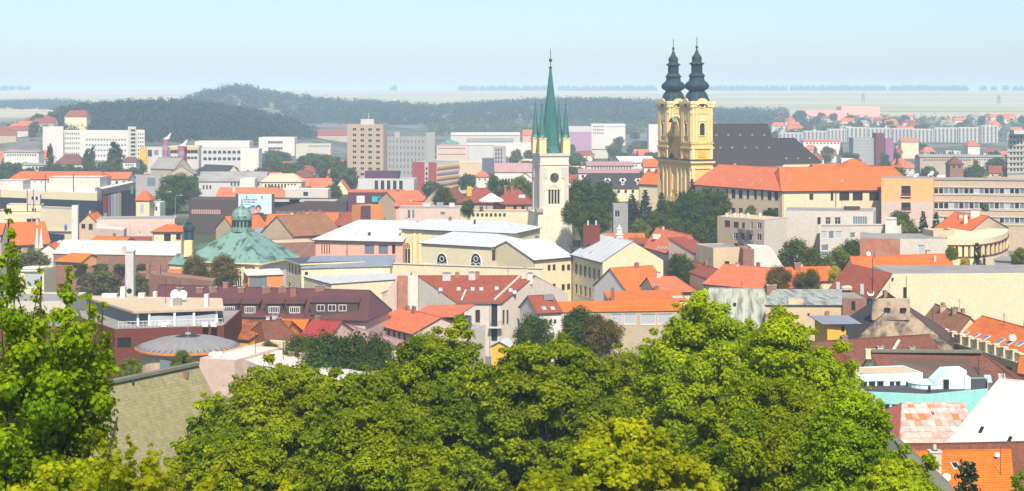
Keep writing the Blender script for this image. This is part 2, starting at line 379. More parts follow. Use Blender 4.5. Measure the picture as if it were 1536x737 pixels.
# ---------------------------------------------------------------- walls, windows, roofs
def u_at(A, B, px):
    k = (px-768)/F; d = B-A
    return (k*A.y-A.x)/(d.x-k*d.y)
STY = {  # frame, pane, columns, rows, bar width, sill
 'brown': ('fr_brown', 'glass', 2, 2, .09, True), 'brown3': ('fr_brown', 'glass', 3, 2, .09, True), 'white': ('fr_white', 'glass', 2, 1, .10, True),
 'white3': ('fr_white', 'glass', 3, 1, .09, True), 'white22': ('fr_white', 'glass', 2, 2, .09, True), 'dark': ('fr_dark', 'glass', 2, 1, .07, True), 'slit': ('fr_dark', 'glass', 1, 1, .06, False),
 'open': ('fr_dark', 'black', 1, 1, .05, False), 'office': ('fr_white', 'glassblue', 1, 1, .09, True), 'officed': ('fr_white', 'glass', 1, 1, .09, True), 'blind': ('fr_white', 'curtain_and_sky', 1, 1, .09, True),  # 'open': a black sheet painted in for the shade of a recess
 'shop': ('fr_dark', 'glassblue', 3, 1, .08, False), 'panel': ('fr_white', 'skin', 1, 1, .05, False), 'lightblue': ('fr_white', 'curtain_and_sky', 2, 1, .08, False), 'multi': ('fr_white', 'glass', 5, 1, .12, True), 'multi6': ('fr_white', 'glassblue', 6, 1, .1, True),
}
_WC = {}
def win_mesh(w, hh, sty, far):
    key = (w, hh, sty, far)
    if key in _WC: return _WC[key]
    fm, pm, cols, rows, bw, sill = STY[sty]
    y0, y1 = (-.05, .10) if far else (.10, .18)
    mb = MB(); bx = lambda xa, xb, za, zb, ya=y0, yb=y1: mb.prism([(xa, ya), (xb, ya), (xb, yb), (xa, yb)], za, zb, 0, bottom=True)
    bx(-w/2, -w/2+bw, 0, hh); bx(w/2-bw, w/2, 0, hh); bx(-w/2+bw, w/2-bw, 0, bw); bx(-w/2+bw, w/2-bw, hh-bw, hh)
    for i in range(1, cols): x = -w/2+w*i/cols; bx(x-bw*.4, x+bw*.4, bw, hh-bw)
    for i in range(1, rows): z = hh*(.62 if rows == 2 else i/rows); bx(-w/2+bw, w/2-bw, z-bw*.35, z+bw*.35, y0+.004, y1-.004)
    if sill and not far: mb.prism([(-w/2-.08, -.07), (w/2+.08, -.07), (w/2+.08, .098), (-w/2-.08, .098)], -.075, -.004, 2, bottom=True)
    yp = y0+.05
    mats = [M[fm], M[pm], M['offwhite']]
    if far:
        mb.face([(-w/2+bw, yp-.02, bw), (w/2-bw, yp-.02, bw), (w/2-bw, yp-.02, hh-bw), (-w/2+bw, yp-.02, hh-bw)], 1)
        o = mb.build('window', mats); me = o.data; bpy.data.objects.remove(o); _WC[key] = (me, None)
    else:
        o = mb.build('window', mats); me = o.data; bpy.data.objects.remove(o)
        pb = MB(); pb.face([(-w/2+.02, yp, .02), (w/2-.02, yp, .02), (w/2-.02, yp, hh-.02), (-w/2+.02, yp, hh-.02)], 0)
        o = pb.build('pane', M[pm]); pe = o.data; bpy.data.objects.remove(o); _WC[key] = (me, pe)
    return _WC[key]
def put_window(parent, p, ang, w, hh, sty, far):
    me, pe = win_mesh(w, hh, sty, far)
    b = BASE.get(parent.name, Vector((0, 0, 0)))
    o = bpy.data.objects.new('window', me); COL.objects.link(o); o.parent = parent; o.location = Vector(p)-b; o.rotation_euler = (0, 0, ang)
    if pe is not None:
        q = bpy.data.objects.new('pane', pe); COL.objects.link(q); q.parent = o
    return o
def wall(mb, A, B, z0, z1, ops=(), m=0, depth=.22):
    """wall face from A to B (left to right seen from outside) with openings (u, z, w, h) and their reveals"""
    A, B = Vector(A), Vector(B); L = (B-A).length; d = (B-A)/L; n = Vector((d.y, -d.x))
    pt = lambda u, z, k=0.0: (A.x+d.x*u-n.x*k, A.y+d.y*u-n.y*k, z)
    us = sorted({0.0, L, *[round(x, 4) for u, z, w, q in ops for x in (u-w/2, u+w/2)]}); us = [u for u in us if 0 <= u <= L]
    zs = sorted({z0, z1, *[round(x, 4) for u, z, w, q in ops for x in (z, z+q)]}); zs = [z for z in zs if z0 <= z <= z1]
    for i in range(len(us)-1):
        for j in range(len(zs)-1):
            cu, cz = (us[i]+us[i+1])/2, (zs[j]+zs[j+1])/2
            if us[i+1]-us[i] < 1e-4 or zs[j+1]-zs[j] < 1e-4: continue
            if any(abs(cu-u) < w/2 and z < cz < z+q for u, z, w, q in ops): continue
            mb.face([pt(us[i], zs[j]), pt(us[i+1], zs[j]), pt(us[i+1], zs[j+1]), pt(us[i], zs[j+1])], m)
    for u, z, w, q in ops:
        a, b = u-w/2, u+w/2
        mb.face([pt(a, z), pt(a, z+q), pt(a, z+q, depth), pt(a, z, depth)], m); mb.face([pt(b, z), pt(b, z, depth), pt(b, z+q, depth), pt(b, z+q)], m)
        mb.face([pt(a, z+q), pt(b, z+q), pt(b, z+q, depth), pt(a, z+q, depth)], m); mb.face([pt(a, z), pt(a, z, depth), pt(b, z, depth), pt(b, z)], m)
        mb.face([pt(a, z, depth), pt(a, z+q, depth), pt(b, z+q, depth), pt(b, z, depth)][::-1], m)
def rect(px0, Y0, px1, Y1, dep):
    """footprint A,B,C,D: front line from photo column px0 at Y0 to px1 at Y1, depth away from the camera"""
    A, B = P(px0, Y0), P(px1, Y1); d = (B-A).normalized(); n = Vector((-d.y, d.x))
    return [A, B, B+n*dep, A+n*dep]
def r05(x): return max(.1, round(x*20)/20)

autoch = random.Random(99)
class Bld:
    def __init__(s, name, label, cat, fp, group=None, z0=None):
        c = sum((Vector(p) for p in fp), Vector((0, 0)))/len(fp)
        s.z0 = min(h(p[0], p[1]) for p in fp)-.4 if z0 is None else z0
        s.root = thing(name, label, cat, (c.x, c.y, s.z0), group); s.polys = []; s.fp = fp; s.far = c.y > 620; s.roofobj = None
    def ops(s, fp, wins):
        out = {}
        for w in wins:
            i, px0, py0, px1, py1 = w[:5]; sty = w[5] if len(w) > 5 else 'white'; n = w[6] if len(w) > 6 else 1; fill = w[7] if len(w) > 7 else (.55 if n > 1 else 1.0)
            A, B = Vector(fp[i]), Vector(fp[(i+1) % len(fp)]); L = (B-A).length
            ua, ub = u_at(A, B, px0)*L, u_at(A, B, px1)*L
            if not (-1.5 < ua < L+1.5 and -1.5 < ub < L+1.5): print('WIN?', s.root.name, w, round(ua, 1), round(ub, 1), round(L, 1)); continue
            ua, ub = max(ua, .15), min(ub, L-.15); ym = (A+(B-A)*((ua+ub)/2/L)).y
            zb, zt = Z(py1, ym), Z(py0, ym); st = (ub-ua)/n
            if st <= .2: continue
            for k in range(n):
                out.setdefault(i, []).append((ua+st*(k+.5), zb, r05(st*fill), r05(zt-zb), sty))
        return out
    def walls(s, fp, z0, z1, mat, wins=(), name='wall', extra=None, far=None, mats=None):
        far = s.far if far is None else far
        mb = MB(); ops = s.ops(fp, wins); n = len(fp)
        for i in range(n):
            A, B = Vector(fp[i]), Vector(fp[(i+1) % n]); o = ops.get(i, [])
            o = [(u, max(z, z0+.1), w, min(q, z1-.1-max(z, z0+.1)), sty) for u, z, w, q, sty in o]; o = [q for q in o if q[3] > .2]
            wall(mb, A, B, z0, z1, [] if far else [q[:4] for q in o], m=(mats or {}).get(i, 0))
            d = (B-A).normalized(); ang = math.atan2(d.y, d.x)
            for u, z, w, q, sty in o: put_window(s.root, (A.x+d.x*u, A.y+d.y*u, z), ang, w, q, sty, far)
        if extra: extra(mb)
        ml = [M[x] for x in (mat if isinstance(mat, (list, tuple)) else [mat])]
        return mb.build(name, ml, s.root)
    def flat(s, z1, wm, rm, wins=(), fp=None, z0=None, par=.45, name='wall', over=0.0, edge=None, mats=None, far=None):
        fp = [Vector(p) for p in (fp or s.fp)]; z0 = s.z0 if z0 is None else z0
        def ext(mb):
            if over: return
            c = sum(fp, Vector((0, 0)))/4
            inn = [p+(c-p).normalized()*.35 for p in fp]
            for i in range(len(fp)):
                a, b, q, r = fp[i], fp[(i+1) % len(fp)], inn[(i+1) % len(fp)], inn[i]
                mb.face([(a.x, a.y, z1), (b.x, b.y, z1), (q.x, q.y, z1), (r.x, r.y, z1)], 0)
                mb.face([(r.x, r.y, z1), (q.x, q.y, z1), (q.x, q.y, z1-par), (r.x, r.y, z1-par)], 0)
        s.walls(fp, z0, z1, wm, wins, name, ext, mats=mats, far=far)
        mb = MB(); c = sum(fp, Vector((0, 0)))/len(fp)
        if over:
            pp = [p+(p-c).normalized()*over*1.4 for p in fp]; mb.prism(pp, z1, z1+.35, 1 if edge else 0, 0, True); zt = z1+.35
        else:
            pp = [p+(c-p).normalized()*.34 for p in fp]; zt = z1-par+.02; mb.face([(p.x, p.y, zt) for p in pp], 0)
        ml = [M[rm]]+([M[edge]] if edge else [])
        s.roofobj = mb.build('roof', ml, s.root); s.polys.append([Vector((p.x, p.y, zt)) for p in pp])
        return s
    def gable(s, ze, zr, wm, rm, axis='AB', hip=(0, 0), wins=(), ov=.45, ovg=.25, fp=None, rf=.5, th=.18, z0=None, name='wall', trim=None, mats=None):
        fp = [Vector(p) for p in (fp or s.fp)]; z0 = s.z0 if z0 is None else z0
        A, B, C, D = fp if axis == 'AB' else fp[1:]+fp[:1]
        m0, m1 = A+(D-A)*rf, B+(C-B)*rf
        def ext(mb):
            if hip[1] == 0: mb.face([(B.x, B.y, ze), (C.x, C.y, ze), (m1.x, m1.y, zr)], 0)
            if hip[0] == 0: mb.face([(D.x, D.y, ze), (A.x, A.y, ze), (m0.x, m0.y, zr)], 0)
        s.walls(fp, z0, ze, wm, wins, name, ext, mats=mats)
        dep = (D-A).length*rf; sl = (zr-ze)/dep; sl2 = (zr-ze)/max(.1, (D-A).length*(1-rf))
        nd = (D-A).normalized(); rd = (B-A).normalized()
        o0 = ovg if hip[0] == 0 else ov; o1 = ovg if hip[1] == 0 else ov
        zf, zb = ze-ov*sl, ze-ov*sl2
        V = lambda p, z: Vector((p.x, p.y, z))
        A2, B2 = V(A-nd*ov-rd*o0, zf), V(B-nd*ov+rd*o1, zf); C2, D2 = V(C+nd*ov+rd*o1, zb), V(D+nd*ov-rd*o0, zb)
        R0 = V(m0-rd*o0 if hip[0] == 0 else m0+rd*hip[0], zr); R1 = V(m1+rd*o1 if hip[1] == 0 else m1-rd*hip[1], zr)
        tops = [[A2, B2, R1, R0], [C2, D2, R0, R1]]
        if hip[1]: tops.append([B2, C2, R1])
        if hip[0]: tops.append([D2, A2, R0])
        mb = MB(); up = Vector((0, 0, th))
        for p in tops: mb.face([q+up for q in p], 0); mb.face([q for q in reversed(p)], 1)
        edges = [(A2, B2), (C2, D2)]+([(B2, C2)] if hip[1] else [(B2, R1), (R1, C2)])+([(D2, A2)] if hip[0] else [(D2, R0), (R0, A2)])
        for a, b in edges: mb.face([a, b, b+up, a+up], 1)
        ridge = [(R0, R1)]+([(B2, R1), (C2, R1)] if hip[1] else [])+([(A2, R0), (D2, R0)] if hip[0] else [])
        for a, b in ridge: mb.bar(a+up*1.05, b+up*1.05, .26, .16, 0)
        s.roofobj = mb.build('roof', [M[rm], M[trim or 'fr_brown']], s.root)
        s.polys += [[q+up for q in p] for p in tops]
        if A.y < 640 and name == 'wall':
            mb = MB(); mb.bar(A2-Vector((0, 0, .06)), B2-Vector((0, 0, .06)), .16, .14); mb.build('gutter', M['dmetal'], s.root)
            e = A+rd*.25-nd*.1; mb = MB(); mb.tube([(e.x, e.y, z0), (e.x, e.y, zf)], [.07, .07], 5); mb.build('drainpipe', M['dmetal'], s.root)
            if A.y > 225 and (R1-R0).length > 6:
                for q in range(autoch.choice([0, 1, 1, 2])):
                    p = R0+(R1-R0)*autoch.uniform(.15, .85)+Vector((nd.x, nd.y, 0))*autoch.uniform(-.9, .9); mb = MB(); w1 = autoch.uniform(.6, 1.1); zt = zr+autoch.uniform(.6, 1.2); ra = math.atan2(rd.y, rd.x)
                    mb.box(p, w1, .6, zr-1.4, zt, 0, ra); mb.box(p, w1+.14, .74, zt, zt+.12, 1, ra); mb.box(p, w1*.5, .25, zt+.12, zt+.2, 2, ra); mb.build('chimney', [M[autoch.choice(['brick', 'offwhite', 'brick2'])], M['concrete'], M['black']], s.roofobj)
                if autoch.random() < .45:
                    p = R0+(R1-R0)*autoch.uniform(.2, .8); mb = MB(); zt = zr+autoch.uniform(1.6, 2.8); mb.tube([(p.x, p.y, zr-.2), (p.x, p.y, zt)], [.035, .03], 5)
                    for k, l in ((.1, .6), (.35, .8), (.6, 1.0)): mb.bar((p.x-l/2, p.y, zt-k), (p.x+l/2, p.y, zt-k), .03)
                    mb.build('antenna', M['dmetal'], s.roofobj)
        return s
    def shed(s, zf, zb, wm, rm, wins=(), ov=.3, fp=None, z0=None, th=.18, mats=None, trim=None):
        fp = [Vector(p) for p in (fp or s.fp)]; z0 = s.z0 if z0 is None else z0; A, B, C, D = fp; zl = min(zf, zb)
        def ext(mb):
            if zb > zf:
                mb.face([(B.x, B.y, zl), (C.x, C.y, zl), (C.x, C.y, zb)], 0); mb.face([(D.x, D.y, zl), (A.x, A.y, zl), (D.x, D.y, zb)], 0); mb.face([(C.x, C.y, zl), (D.x, D.y, zl), (D.x, D.y, zb), (C.x, C.y, zb)], 0)
            elif zf > zb:
                mb.face([(B.x, B.y, zl), (C.x, C.y, zl), (B.x, B.y, zf)], 0); mb.face([(D.x, D.y, zl), (A.x, A.y, zl), (A.x, A.y, zf)], 0); mb.face([(A.x, A.y, zl), (B.x, B.y, zl), (B.x, B.y, zf), (A.x, A.y, zf)], 0)
        s.walls(fp, z0, zl, wm, wins, 'wall', ext, mats=mats)
        s.slab([Vector((A.x, A.y, zf)), Vector((B.x, B.y, zf)), Vector((C.x, C.y, zb)), Vector((D.x, D.y, zb))], rm, ov, th, trim)
        return s
    def slab(s, pts, rm, ov=.3, th=.18, trim=None, name='roof'):
        pts = [Vector(p) for p in pts]; c = sum(pts, Vector((0, 0, 0)))/len(pts)
        pts = [p+(p-c).normalized()*ov*1.4 for p in pts]; up = Vector((0, 0, th)); mb = MB(); n = len(pts)
        mb.face([p+up for p in pts], 0); mb.face(pts[::-1], 1)
        for i in range(n): mb.face([pts[i], pts[(i+1) % n], pts[(i+1) % n]+up, pts[i]+up], 1)
        s.roofobj = mb.build(name, [M[rm], M[trim or 'fr_dark']], s.root); s.polys.append([p+up for p in pts])
        return s
    def hit(s, px, py):
        o = Vector((0, 0, CZ)); d = Vector(((px-768)/F, 1, -(py-YH)/F)); best = None
        for p in s.polys:
            n = (p[1]-p[0]).cross(p[2]-p[0]).normalized()
            if abs(d.dot(n)) < 1e-6: continue
            t = (p[0]-o).dot(n)/d.dot(n); q = o+d*t
            ins = all(((p[(i+1) % len(p)]-p[i]).cross(q-p[i])).dot(n) > -.4 for i in range(len(p)))
            if ins and t > 0 and (best is None or t < best[0]): best = (t, q, n if n.z > 0 else -n)
        if best is None: print('HIT?', s.root.name, px, py); return None
        return best[1], best[2]
    def chimney(s, px, py, pytop, w=.9, d=.7, mat='brick', rot=0.0, cap='concrete', name='chimney'):
        q = s.hit(px, py)
        if q is None: return
        p = q[0]; zt = Z(pytop, p.y); mb = MB(); mb.box(p, w, d, p.z-1.2, zt-.16, 0, rot); mb.box(p, w+.16, d+.16, zt-.16, zt, 1, rot)
        mb.box(p, w*.5, d*.5, zt, zt+.05, 2, rot)
        mb.build(name, [M[mat], M[cap], M['black']], s.roofobj)
    def skylight(s, px, py, w=.8, l=1.3, glass='curtain_and_sky'):  # the default pane colour paints in a pale sky reflection
        q = s.hit(px, py)
        if q is None: return
        p, n = q; hx = Vector((-n.y, n.x, 0)).normalized(); u = n.cross(hx); mb = MB()
        def sl_(hw, hl, a, b, m):
            r0 = [p+hx*x+u*y+n*a for x, y in ((-hw, -hl), (hw, -hl), (hw, hl), (-hw, hl))]; r1 = [q+n*(b-a) for q in r0]
            mb.quad_strip(r0, r1, m); mb.face(r1, m)
        sl_(w/2, l/2, -.05, .09, 0); sl_(w/2-.08, l/2-.08, .09, .11, 1)
        mb.build('skylight', [M['metal'] if glass == 'curtain_and_sky' else M['whitemetal'], M[glass]], s.roofobj)
    def pole(s, px, py, pytop, r=.04, name='antenna', cross=False):
        q = s.hit(px, py)
        if q is None: return
        p = q[0]; zt = Z(pytop, p.y); mb = MB(); mb.tube([(p.x, p.y, p.z-.2), (p.x, p.y, zt)], [r, r], 5)
        if cross:
            for k, l in ((.15, .7), (.5, .9), (.85, 1.1)): mb.bar((p.x-l/2, p.y, zt-k), (p.x+l/2, p.y, zt-k), .035)
        mb.build(name, M['dmetal'], s.roofobj)
    def dish(s, px, py, r=.45, hh=.9, az=200):
        q = s.hit(px, py)
        if q is None: return
        dish_at(q[0], r, hh, az, s.roofobj)
    def gbox(s, px, py, pxw, pyt, d=1.0, mat='lgrey', name='roof_unit', rot=0.0):
        """a box standing on the roof, its foot centred at a photo point"""
        q = s.hit(px, py)
        if q is None: return
        p = q[0]; w = pxw/F*p.y; zt = Z(pyt, p.y); mb = MB(); mb.box(p, w, d, p.z-.1, zt, 0, rot); mb.box(p, w*1.04, d*1.04, zt, zt+.06, 0, rot)
        mb.build(name, M[mat], s.roofobj)
def dish_at(p, r, hh, az, parent):
    mb = MB(); a = R(az); dv = Vector((math.sin(a)*.9, math.cos(a)*.9, .35)).normalized(); x = dv.cross(Vector((0, 0, 1))).normalized(); y = x.cross(dv)
    c = Vector(p)+Vector((0, 0, hh)); mb.tube([Vector(p)-Vector((0, 0, .1)), c-dv*r*.3], [.04, .04], 5, 1)
    rings = []
    for f, k in ((.05, -.25), (.5, -.18), (1, 0)):
        rings.append([c+x*math.cos(t)*r*f+y*math.sin(t)*r*f+dv*k*r for t in [2*math.pi*i/14 for i in range(14)]])
    mb.quad_strip(rings[0], rings[1], 0, True); mb.quad_strip(rings[1], rings[2], 0, True); mb.face(rings[0][::-1], 0)
    mb.tube([c-y*r*.9, c+dv*r*.9], [.02, .02], 4, 1)
    mb.build('satellite_dish', [M['whitemetal'], M['metal']], parent)
# ---------------------------------------------------------------- near and middle town
def extrude(b, pts, Y, dep, mat, name='wall', skew=0.0, roofmat=None):
    """upright wall outline given as photo points on the plane at distance Y, with real depth"""
    f = [Vector((X(px, Y), Y, Z(py, Y))) for px, py in pts]; k = [p+Vector((skew, dep, 0)) for p in f]; mb = MB()
    mb.face(f, 0); mb.face(k[::-1], 0)
    for i in range(len(f)):
        j = (i+1) % len(f); mb.face([f[j], f[i], k[i], k[j]], 1 if (roofmat and f[i].z > b.z0+3 and f[j].z > b.z0+3) else 0)
    return mb.build(name, [M[mat], M[roofmat or mat]], b.root)
def gutter(b, a, c, mat='dmetal', r=.09):
    mb = MB(); mb.bar(a, c, r*2); mb.build('gutter', M[mat], b.root)
def pipe(b, x, y, z0, z1, mat='dmetal', name='drainpipe'):
    mb = MB(); mb.tube([(x, y, z0), (x, y, z1)], [.08, .08], 5); mb.build(name, M[mat], b.root)
def railing(b, a, c, hh=1.0, n=14, mat='metal', name='railing'):
    a, c = Vector(a), Vector(c); mb = MB(); up = Vector((0, 0, hh)); mb.bar(a+up, c+up, .07); mb.bar(a+up*.5, c+up*.5, .04)
    for i in range(n+1): p = a+(c-a)*i/n; mb.bar(p, p+up, .045)
    mb.build(name, M[mat], b.root)
def dormer(b, px0, px1, py0, py1, Y, wins, mat, roofmat, dep=3.2, slope=.6, wsty='white3'):
    fp = rect(px0, Y, px1, Y+.01, dep); z0, z1 = Z(py1, Y), Z(py0, Y)
    d = thing_part(b, 'dormer', fp, z0, z1, mat, wins)
    mb = MB(); o = .25
    A, B, C, D = fp; pts = [Vector((A.x-o, A.y-o, z1)), Vector((B.x+o, B.y-o, z1)), Vector((C.x+o, C.y, z1+slope)), Vector((D.x-o, D.y, z1+slope))]; up = Vector((0, 0, .14))
    mb.face([p+up for p in pts], 0); mb.face(pts[::-1], 0)
    for i in range(4): mb.face([pts[i], pts[(i+1) % 4], pts[(i+1) % 4]+up, pts[i]+up], 0)
    mb.build('dormer_roof', M[roofmat], d)
def thing_part(b, name, fp, z0, z1, mat, wins):
    """a walled part whose windows are its own sub-parts"""
    ops = b.ops(fp, wins); mb = MB()
    for i in range(4): wall(mb, fp[i], fp[(i+1) % 4], z0, z1, [q[:4] for q in ops.get(i, [])])
    mb.face([(p.x, p.y, z1) for p in fp], 0)
    o = mb.build(name, M[mat], b.root)
    for i, q in ops.items():
        A, B = fp[i], fp[(i+1) % 4]; d = (B-A).normalized()
        for u, z, w, hh, sty in q:
            me, pe = win_mesh(w, hh, sty, True); ob = bpy.data.objects.new('window', me); COL.objects.link(ob); ob.parent = o
            ob.location = Vector((A.x+d.x*u-.0, A.y+d.y*u, z))-BASE[b.root.name]; ob.rotation_euler = (0, 0, math.atan2(d.y, d.x))
    return o

# --- hall with the big mossy tiled roof, lower left
n_ = Vector((.85, -.53)); rl, rr = P(34, 174), P(295, 198); dd = (rr-rl).normalized(); n_ = Vector((dd.y, -dd.x))
fp = [rl+n_*8, rr+n_*8, rr-n_*8, rl-n_*8]
b = Bld('hall', 'large hall with a steep mossy grey-green tiled roof behind the left tree', 'building', fp)
b.gable(10.6, 22.0, 'sand', 't_moss', ov=.3, ovg=.3)
mb = MB(); up = Vector((0, 0, 22.35)); a3 = Vector((rl.x, rl.y, 0))+up; c3_ = Vector((rr.x, rr.y, 0))+up; mb.bar(a3, c3_, .9, .35); mb.build('ridge_cap', M['mosscap'], b.root)
b.gbox(279, 566, 7, 558, .6, 'brick', 'vent_box'); b.gbox(200, 577, 3, 570, .4, 'dmetal', 'vent_box')

# --- maroon flat-roofed building with glazed top floor
A, B = P(172, 252), P(336, 256); fp = [A, B, Vector((B.x-.5, B.y+20)), Vector((X(85, 276), 276))]
b = Bld('office_block', 'maroon clad office block with a set-back glazed top floor and beige flat roof', 'building', fp)
b.flat(Z(493, 253), 'maroon', 'felt', par=.15, wins=[(0, 176, 507, 197, 522, 'open'), (3, 118, 500, 140, 512, 'officed', 2, .7), (3, 118, 524, 140, 538, 'officed', 2, .7)])
fp2 = [P(206, 257), P(326, 260), P(322, 272), P(130, 276)]
z1 = Z(469, 257)
b.flat(z1, 'slatepanel', 'feltbeige', fp=fp2, z0=Z(494, 253)-.2, name='glazed_storey', over=1.0, edge='tan')
mb = MB()
for px in (207, 224, 262, 291, 325):
    p = P(px, 256.6 if px < 300 else 259.6); mb.bar((p.x, p.y, Z(494, 253)), (p.x, p.y, z1), .35, .2)
mb.build('mullion', M['whitemetal'], b.root)
mb = MB()
for a, c in ((226, 261), (264, 290), (292, 324)):
    p, q = P(a, 256.7), P(c, 257.9 if c < 300 else 259.6); mb.bar((p.x, p.y, Z(482, 257)), (q.x, q.y, Z(482, 257)), .1, z1-Z(494, 253)-.4)
mb.build('roller_blind', M['curtain_and_sky'], b.root)
za = Z(492, 253)
railing(b, (X(178, 252.5), 252.5, za), (X(334, 256.5), 256.5, za), 1.0, 26, 'whitemetal')
for px, py, w, pt, mt in ((127, 447, 40, 437, 'lgrey'), (185, 446, 7, 431, 'white'), (266, 458, 12, 448, 'metal'), (258, 459, 5, 449, 'white'), (233, 446, 5, 438, 'white'), (213, 446, 9, 440, 'white'), (310, 460, 6, 442, 'white'), (165, 446, 22, 441, 'white')):
    b.gbox(px, py, w, pt, 1.2, mt)
b.dish(262, 452, .8, 1.2, 200); b.dish(274, 453, .8, 1.2, 190); b.pole(248, 455, 415)
for px, py in ((308, 490), (321, 490), (246, 490)):
    mb = MB(); p = P(px, 254.5); mb.box(p, .9, .6, za, za+.7); mb.build('air_conditioner', M['whitemetal'], b.root)
for px in (240, 252):
    mb = MB(); p = P(px, 254.2); mb.box(p, .45, .45, za+.35, za+.45); mb.box((p.x, p.y+.2), .45, .06, za+.45, za+.95)
    for sx in (-.18, .18):
        for sy in (-.18, .18): mb.box((p.x+sx, p.y+sy), .05, .05, za, za+.35)
    mb.build('terrace_chair', M['whitemetal'], b.root)

# --- round beige building with the fan-shaped zinc roof
c = P(282, 232); b = Bld('round_pavilion', 'beige rounded building under a shallow grey zinc fan roof', 'building', [c+Vector((-8, -8)), c+Vector((8, -8)), c+Vector((8, 8)), c+Vector((-8, 8))])
zr_ = Z(534, 225); mb = MB(); mb.lathe(c, [(6.7, b.z0), (6.7, zr_)], 40); mb.build('wall', M['sand'], b.root)
mb = MB(); mb.lathe(c, [(7.5, zr_), (7.55, zr_+.28), (7.2, zr_+.42)], 40); mb.build('eaves_band', M['orangewall'], b.root)
mb = MB()
for k in range(48):
    t0, t1 = 2*math.pi*k/48, 2*math.pi*(k+1)/48
    for (r0, q0), (r1, q1) in (((7.45, zr_+.40), (4.5, zr_+1.35)), ((4.5, zr_+1.35), (.3, zr_+1.95))):
        pt = lambda r, t, z: (c.x+r*math.cos(t), c.y+r*math.sin(t), z)
        mb.face([pt(r0, t0, q0), pt(r0, t1, q0), pt(r1, t1, q1), pt(r1, t0, q1)], 0)
    mb.bar((c.x+7.4*math.cos(t0), c.y+7.4*math.sin(t0), zr_+.45), (c.x+.4*math.cos(t0), c.y+.4*math.sin(t0), zr_+2.0), .08, .1, 1)
b.roofobj = mb.build('roof', [M['m_zinc'], M['dmetal']], b.root)
mb = MB(); mb.lathe(c, [(.5, zr_+1.9), (.4, zr_+2.3)], 10); mb.tube([(c.x, c.y, zr_+2), (c.x, c.y, zr_+4.6)], [.04, .02], 5); mb.build('finial', M['metal'], b.root)
mb = MB(); p = c+Vector((-.9, -6.72)); mb.box(p, 3.4, .12, zr_-2.6, zr_-.6); mb.build('window', M['glassblue'], b.root)

# --- beige flat block and white flat-roofed block beside it
fp = rect(300, 216, 352, 214, 12); b = Bld('beige_block', 'low beige panelled block between the zinc fan roof and the white flat roof', 'building', fp)
b.flat(Z(537, 216), 'pinkwhite', 'feltwhite', par=.2); b.gbox(322, 534, 10, 529, 1, 'white'); b.dish(330, 536, .4, .4); b.dish(316, 536, .3, .4)
A, B = P(348, 221), P(452, 199); d = (B-A).normalized(); n = Vector((-d.y, d.x)); fp = [A, B, B+n*12, A+n*12]
b = Bld('white_block', 'whitewashed flat-roofed block with two brick chimneys on its white roof', 'building', fp)
b.flat(Z(535, 219), 'white', 'feltwhite', par=.12, wins=[(0, 369, 556, 382, 568, 'dark', 3, .75), (0, 404, 564, 412, 575, 'dark', 2, .7)])
b.chimney(440, 534, 527, 1.3, .8, 'brick2', .3); b.chimney(456, 536, 529, 1.2, .8, 'brick2', .3); b.chimney(500, 548, 538, 1.2, .6, 'brick2', .3); b.pole(383, 533, 500); b.pole(425, 540, 508); b.pole(519, 549, 528, .06)
b = Bld('low_annexe', 'small beige flat-roofed annexe under the rusty tiled roofs', 'building', rect(365, 240, 412, 238, 8)); b.flat(Z(521, 240), 'palecream', 'feltbeige', par=.1)

# --- house with dark maroon roof and dormers
A, B = P(215, 312), P(548, 302); d = (B-A).normalized(); n = Vector((-d.y, d.x)); fp = [A, B, B+n*15, A+n*15]
b = Bld('dormer_house', 'long house with a dark maroon sheet roof, black dormers and white windows', 'building', fp)
ze, zr = Z(478, 304), Z(435, 312)
b.gable(ze, zr, 'pinkwhite', 'm_maroon', ov=.5, hip=(0, 1.6), trim='dmetal')
for cx, yy in ((344, 308.6), (375, 307.7), (411, 306.7), (442, 305.8)):
    dormer(b, cx-13, cx+13, 456, 475, yy, [(0, cx-8, 460, cx+8, 470, 'multi')], 'brownpanel', 'm_maroon', 4, .5)
dormer(b, 465, 537, 454, 473, 304.4, [(0, 475, 457, 487, 467, 'white'), (0, 492, 457, 504, 467, 'white'), (0, 508, 457, 520, 467, 'white')], 'brownpanel', 'm_maroon', 4, .5)
for px, py, pt, w in ((320, 437, 430, 1.5), (362, 437, 431, 1.2), (400, 438, 430, 1.6), (424, 437, 430, 1.6), (440, 443, 429, 1.1), (480, 435, 428, 1.8), (532, 434, 426, 1.7), (300, 438, 431, 1.3), (270, 439, 431, 1.3)): b.chimney(px, py, pt, w, .8, 'brick')
mb = MB(); q = b.hit(449, 440); q2 = b.hit(459, 474)
if q and q2: mb.bar(q[0]+Vector((0, 0, .1)), q2[0]+Vector((0, 0, .1)), .5, .25); mb.build('roof_step', M['m_maroon'], b.root)
gutter(b, (A.x, A.y-.5, ze-.15), (B.x, B.y-.5, ze-.15)); pipe(b, X(460, 302), 301.6+2.4, b.z0, ze-.2)

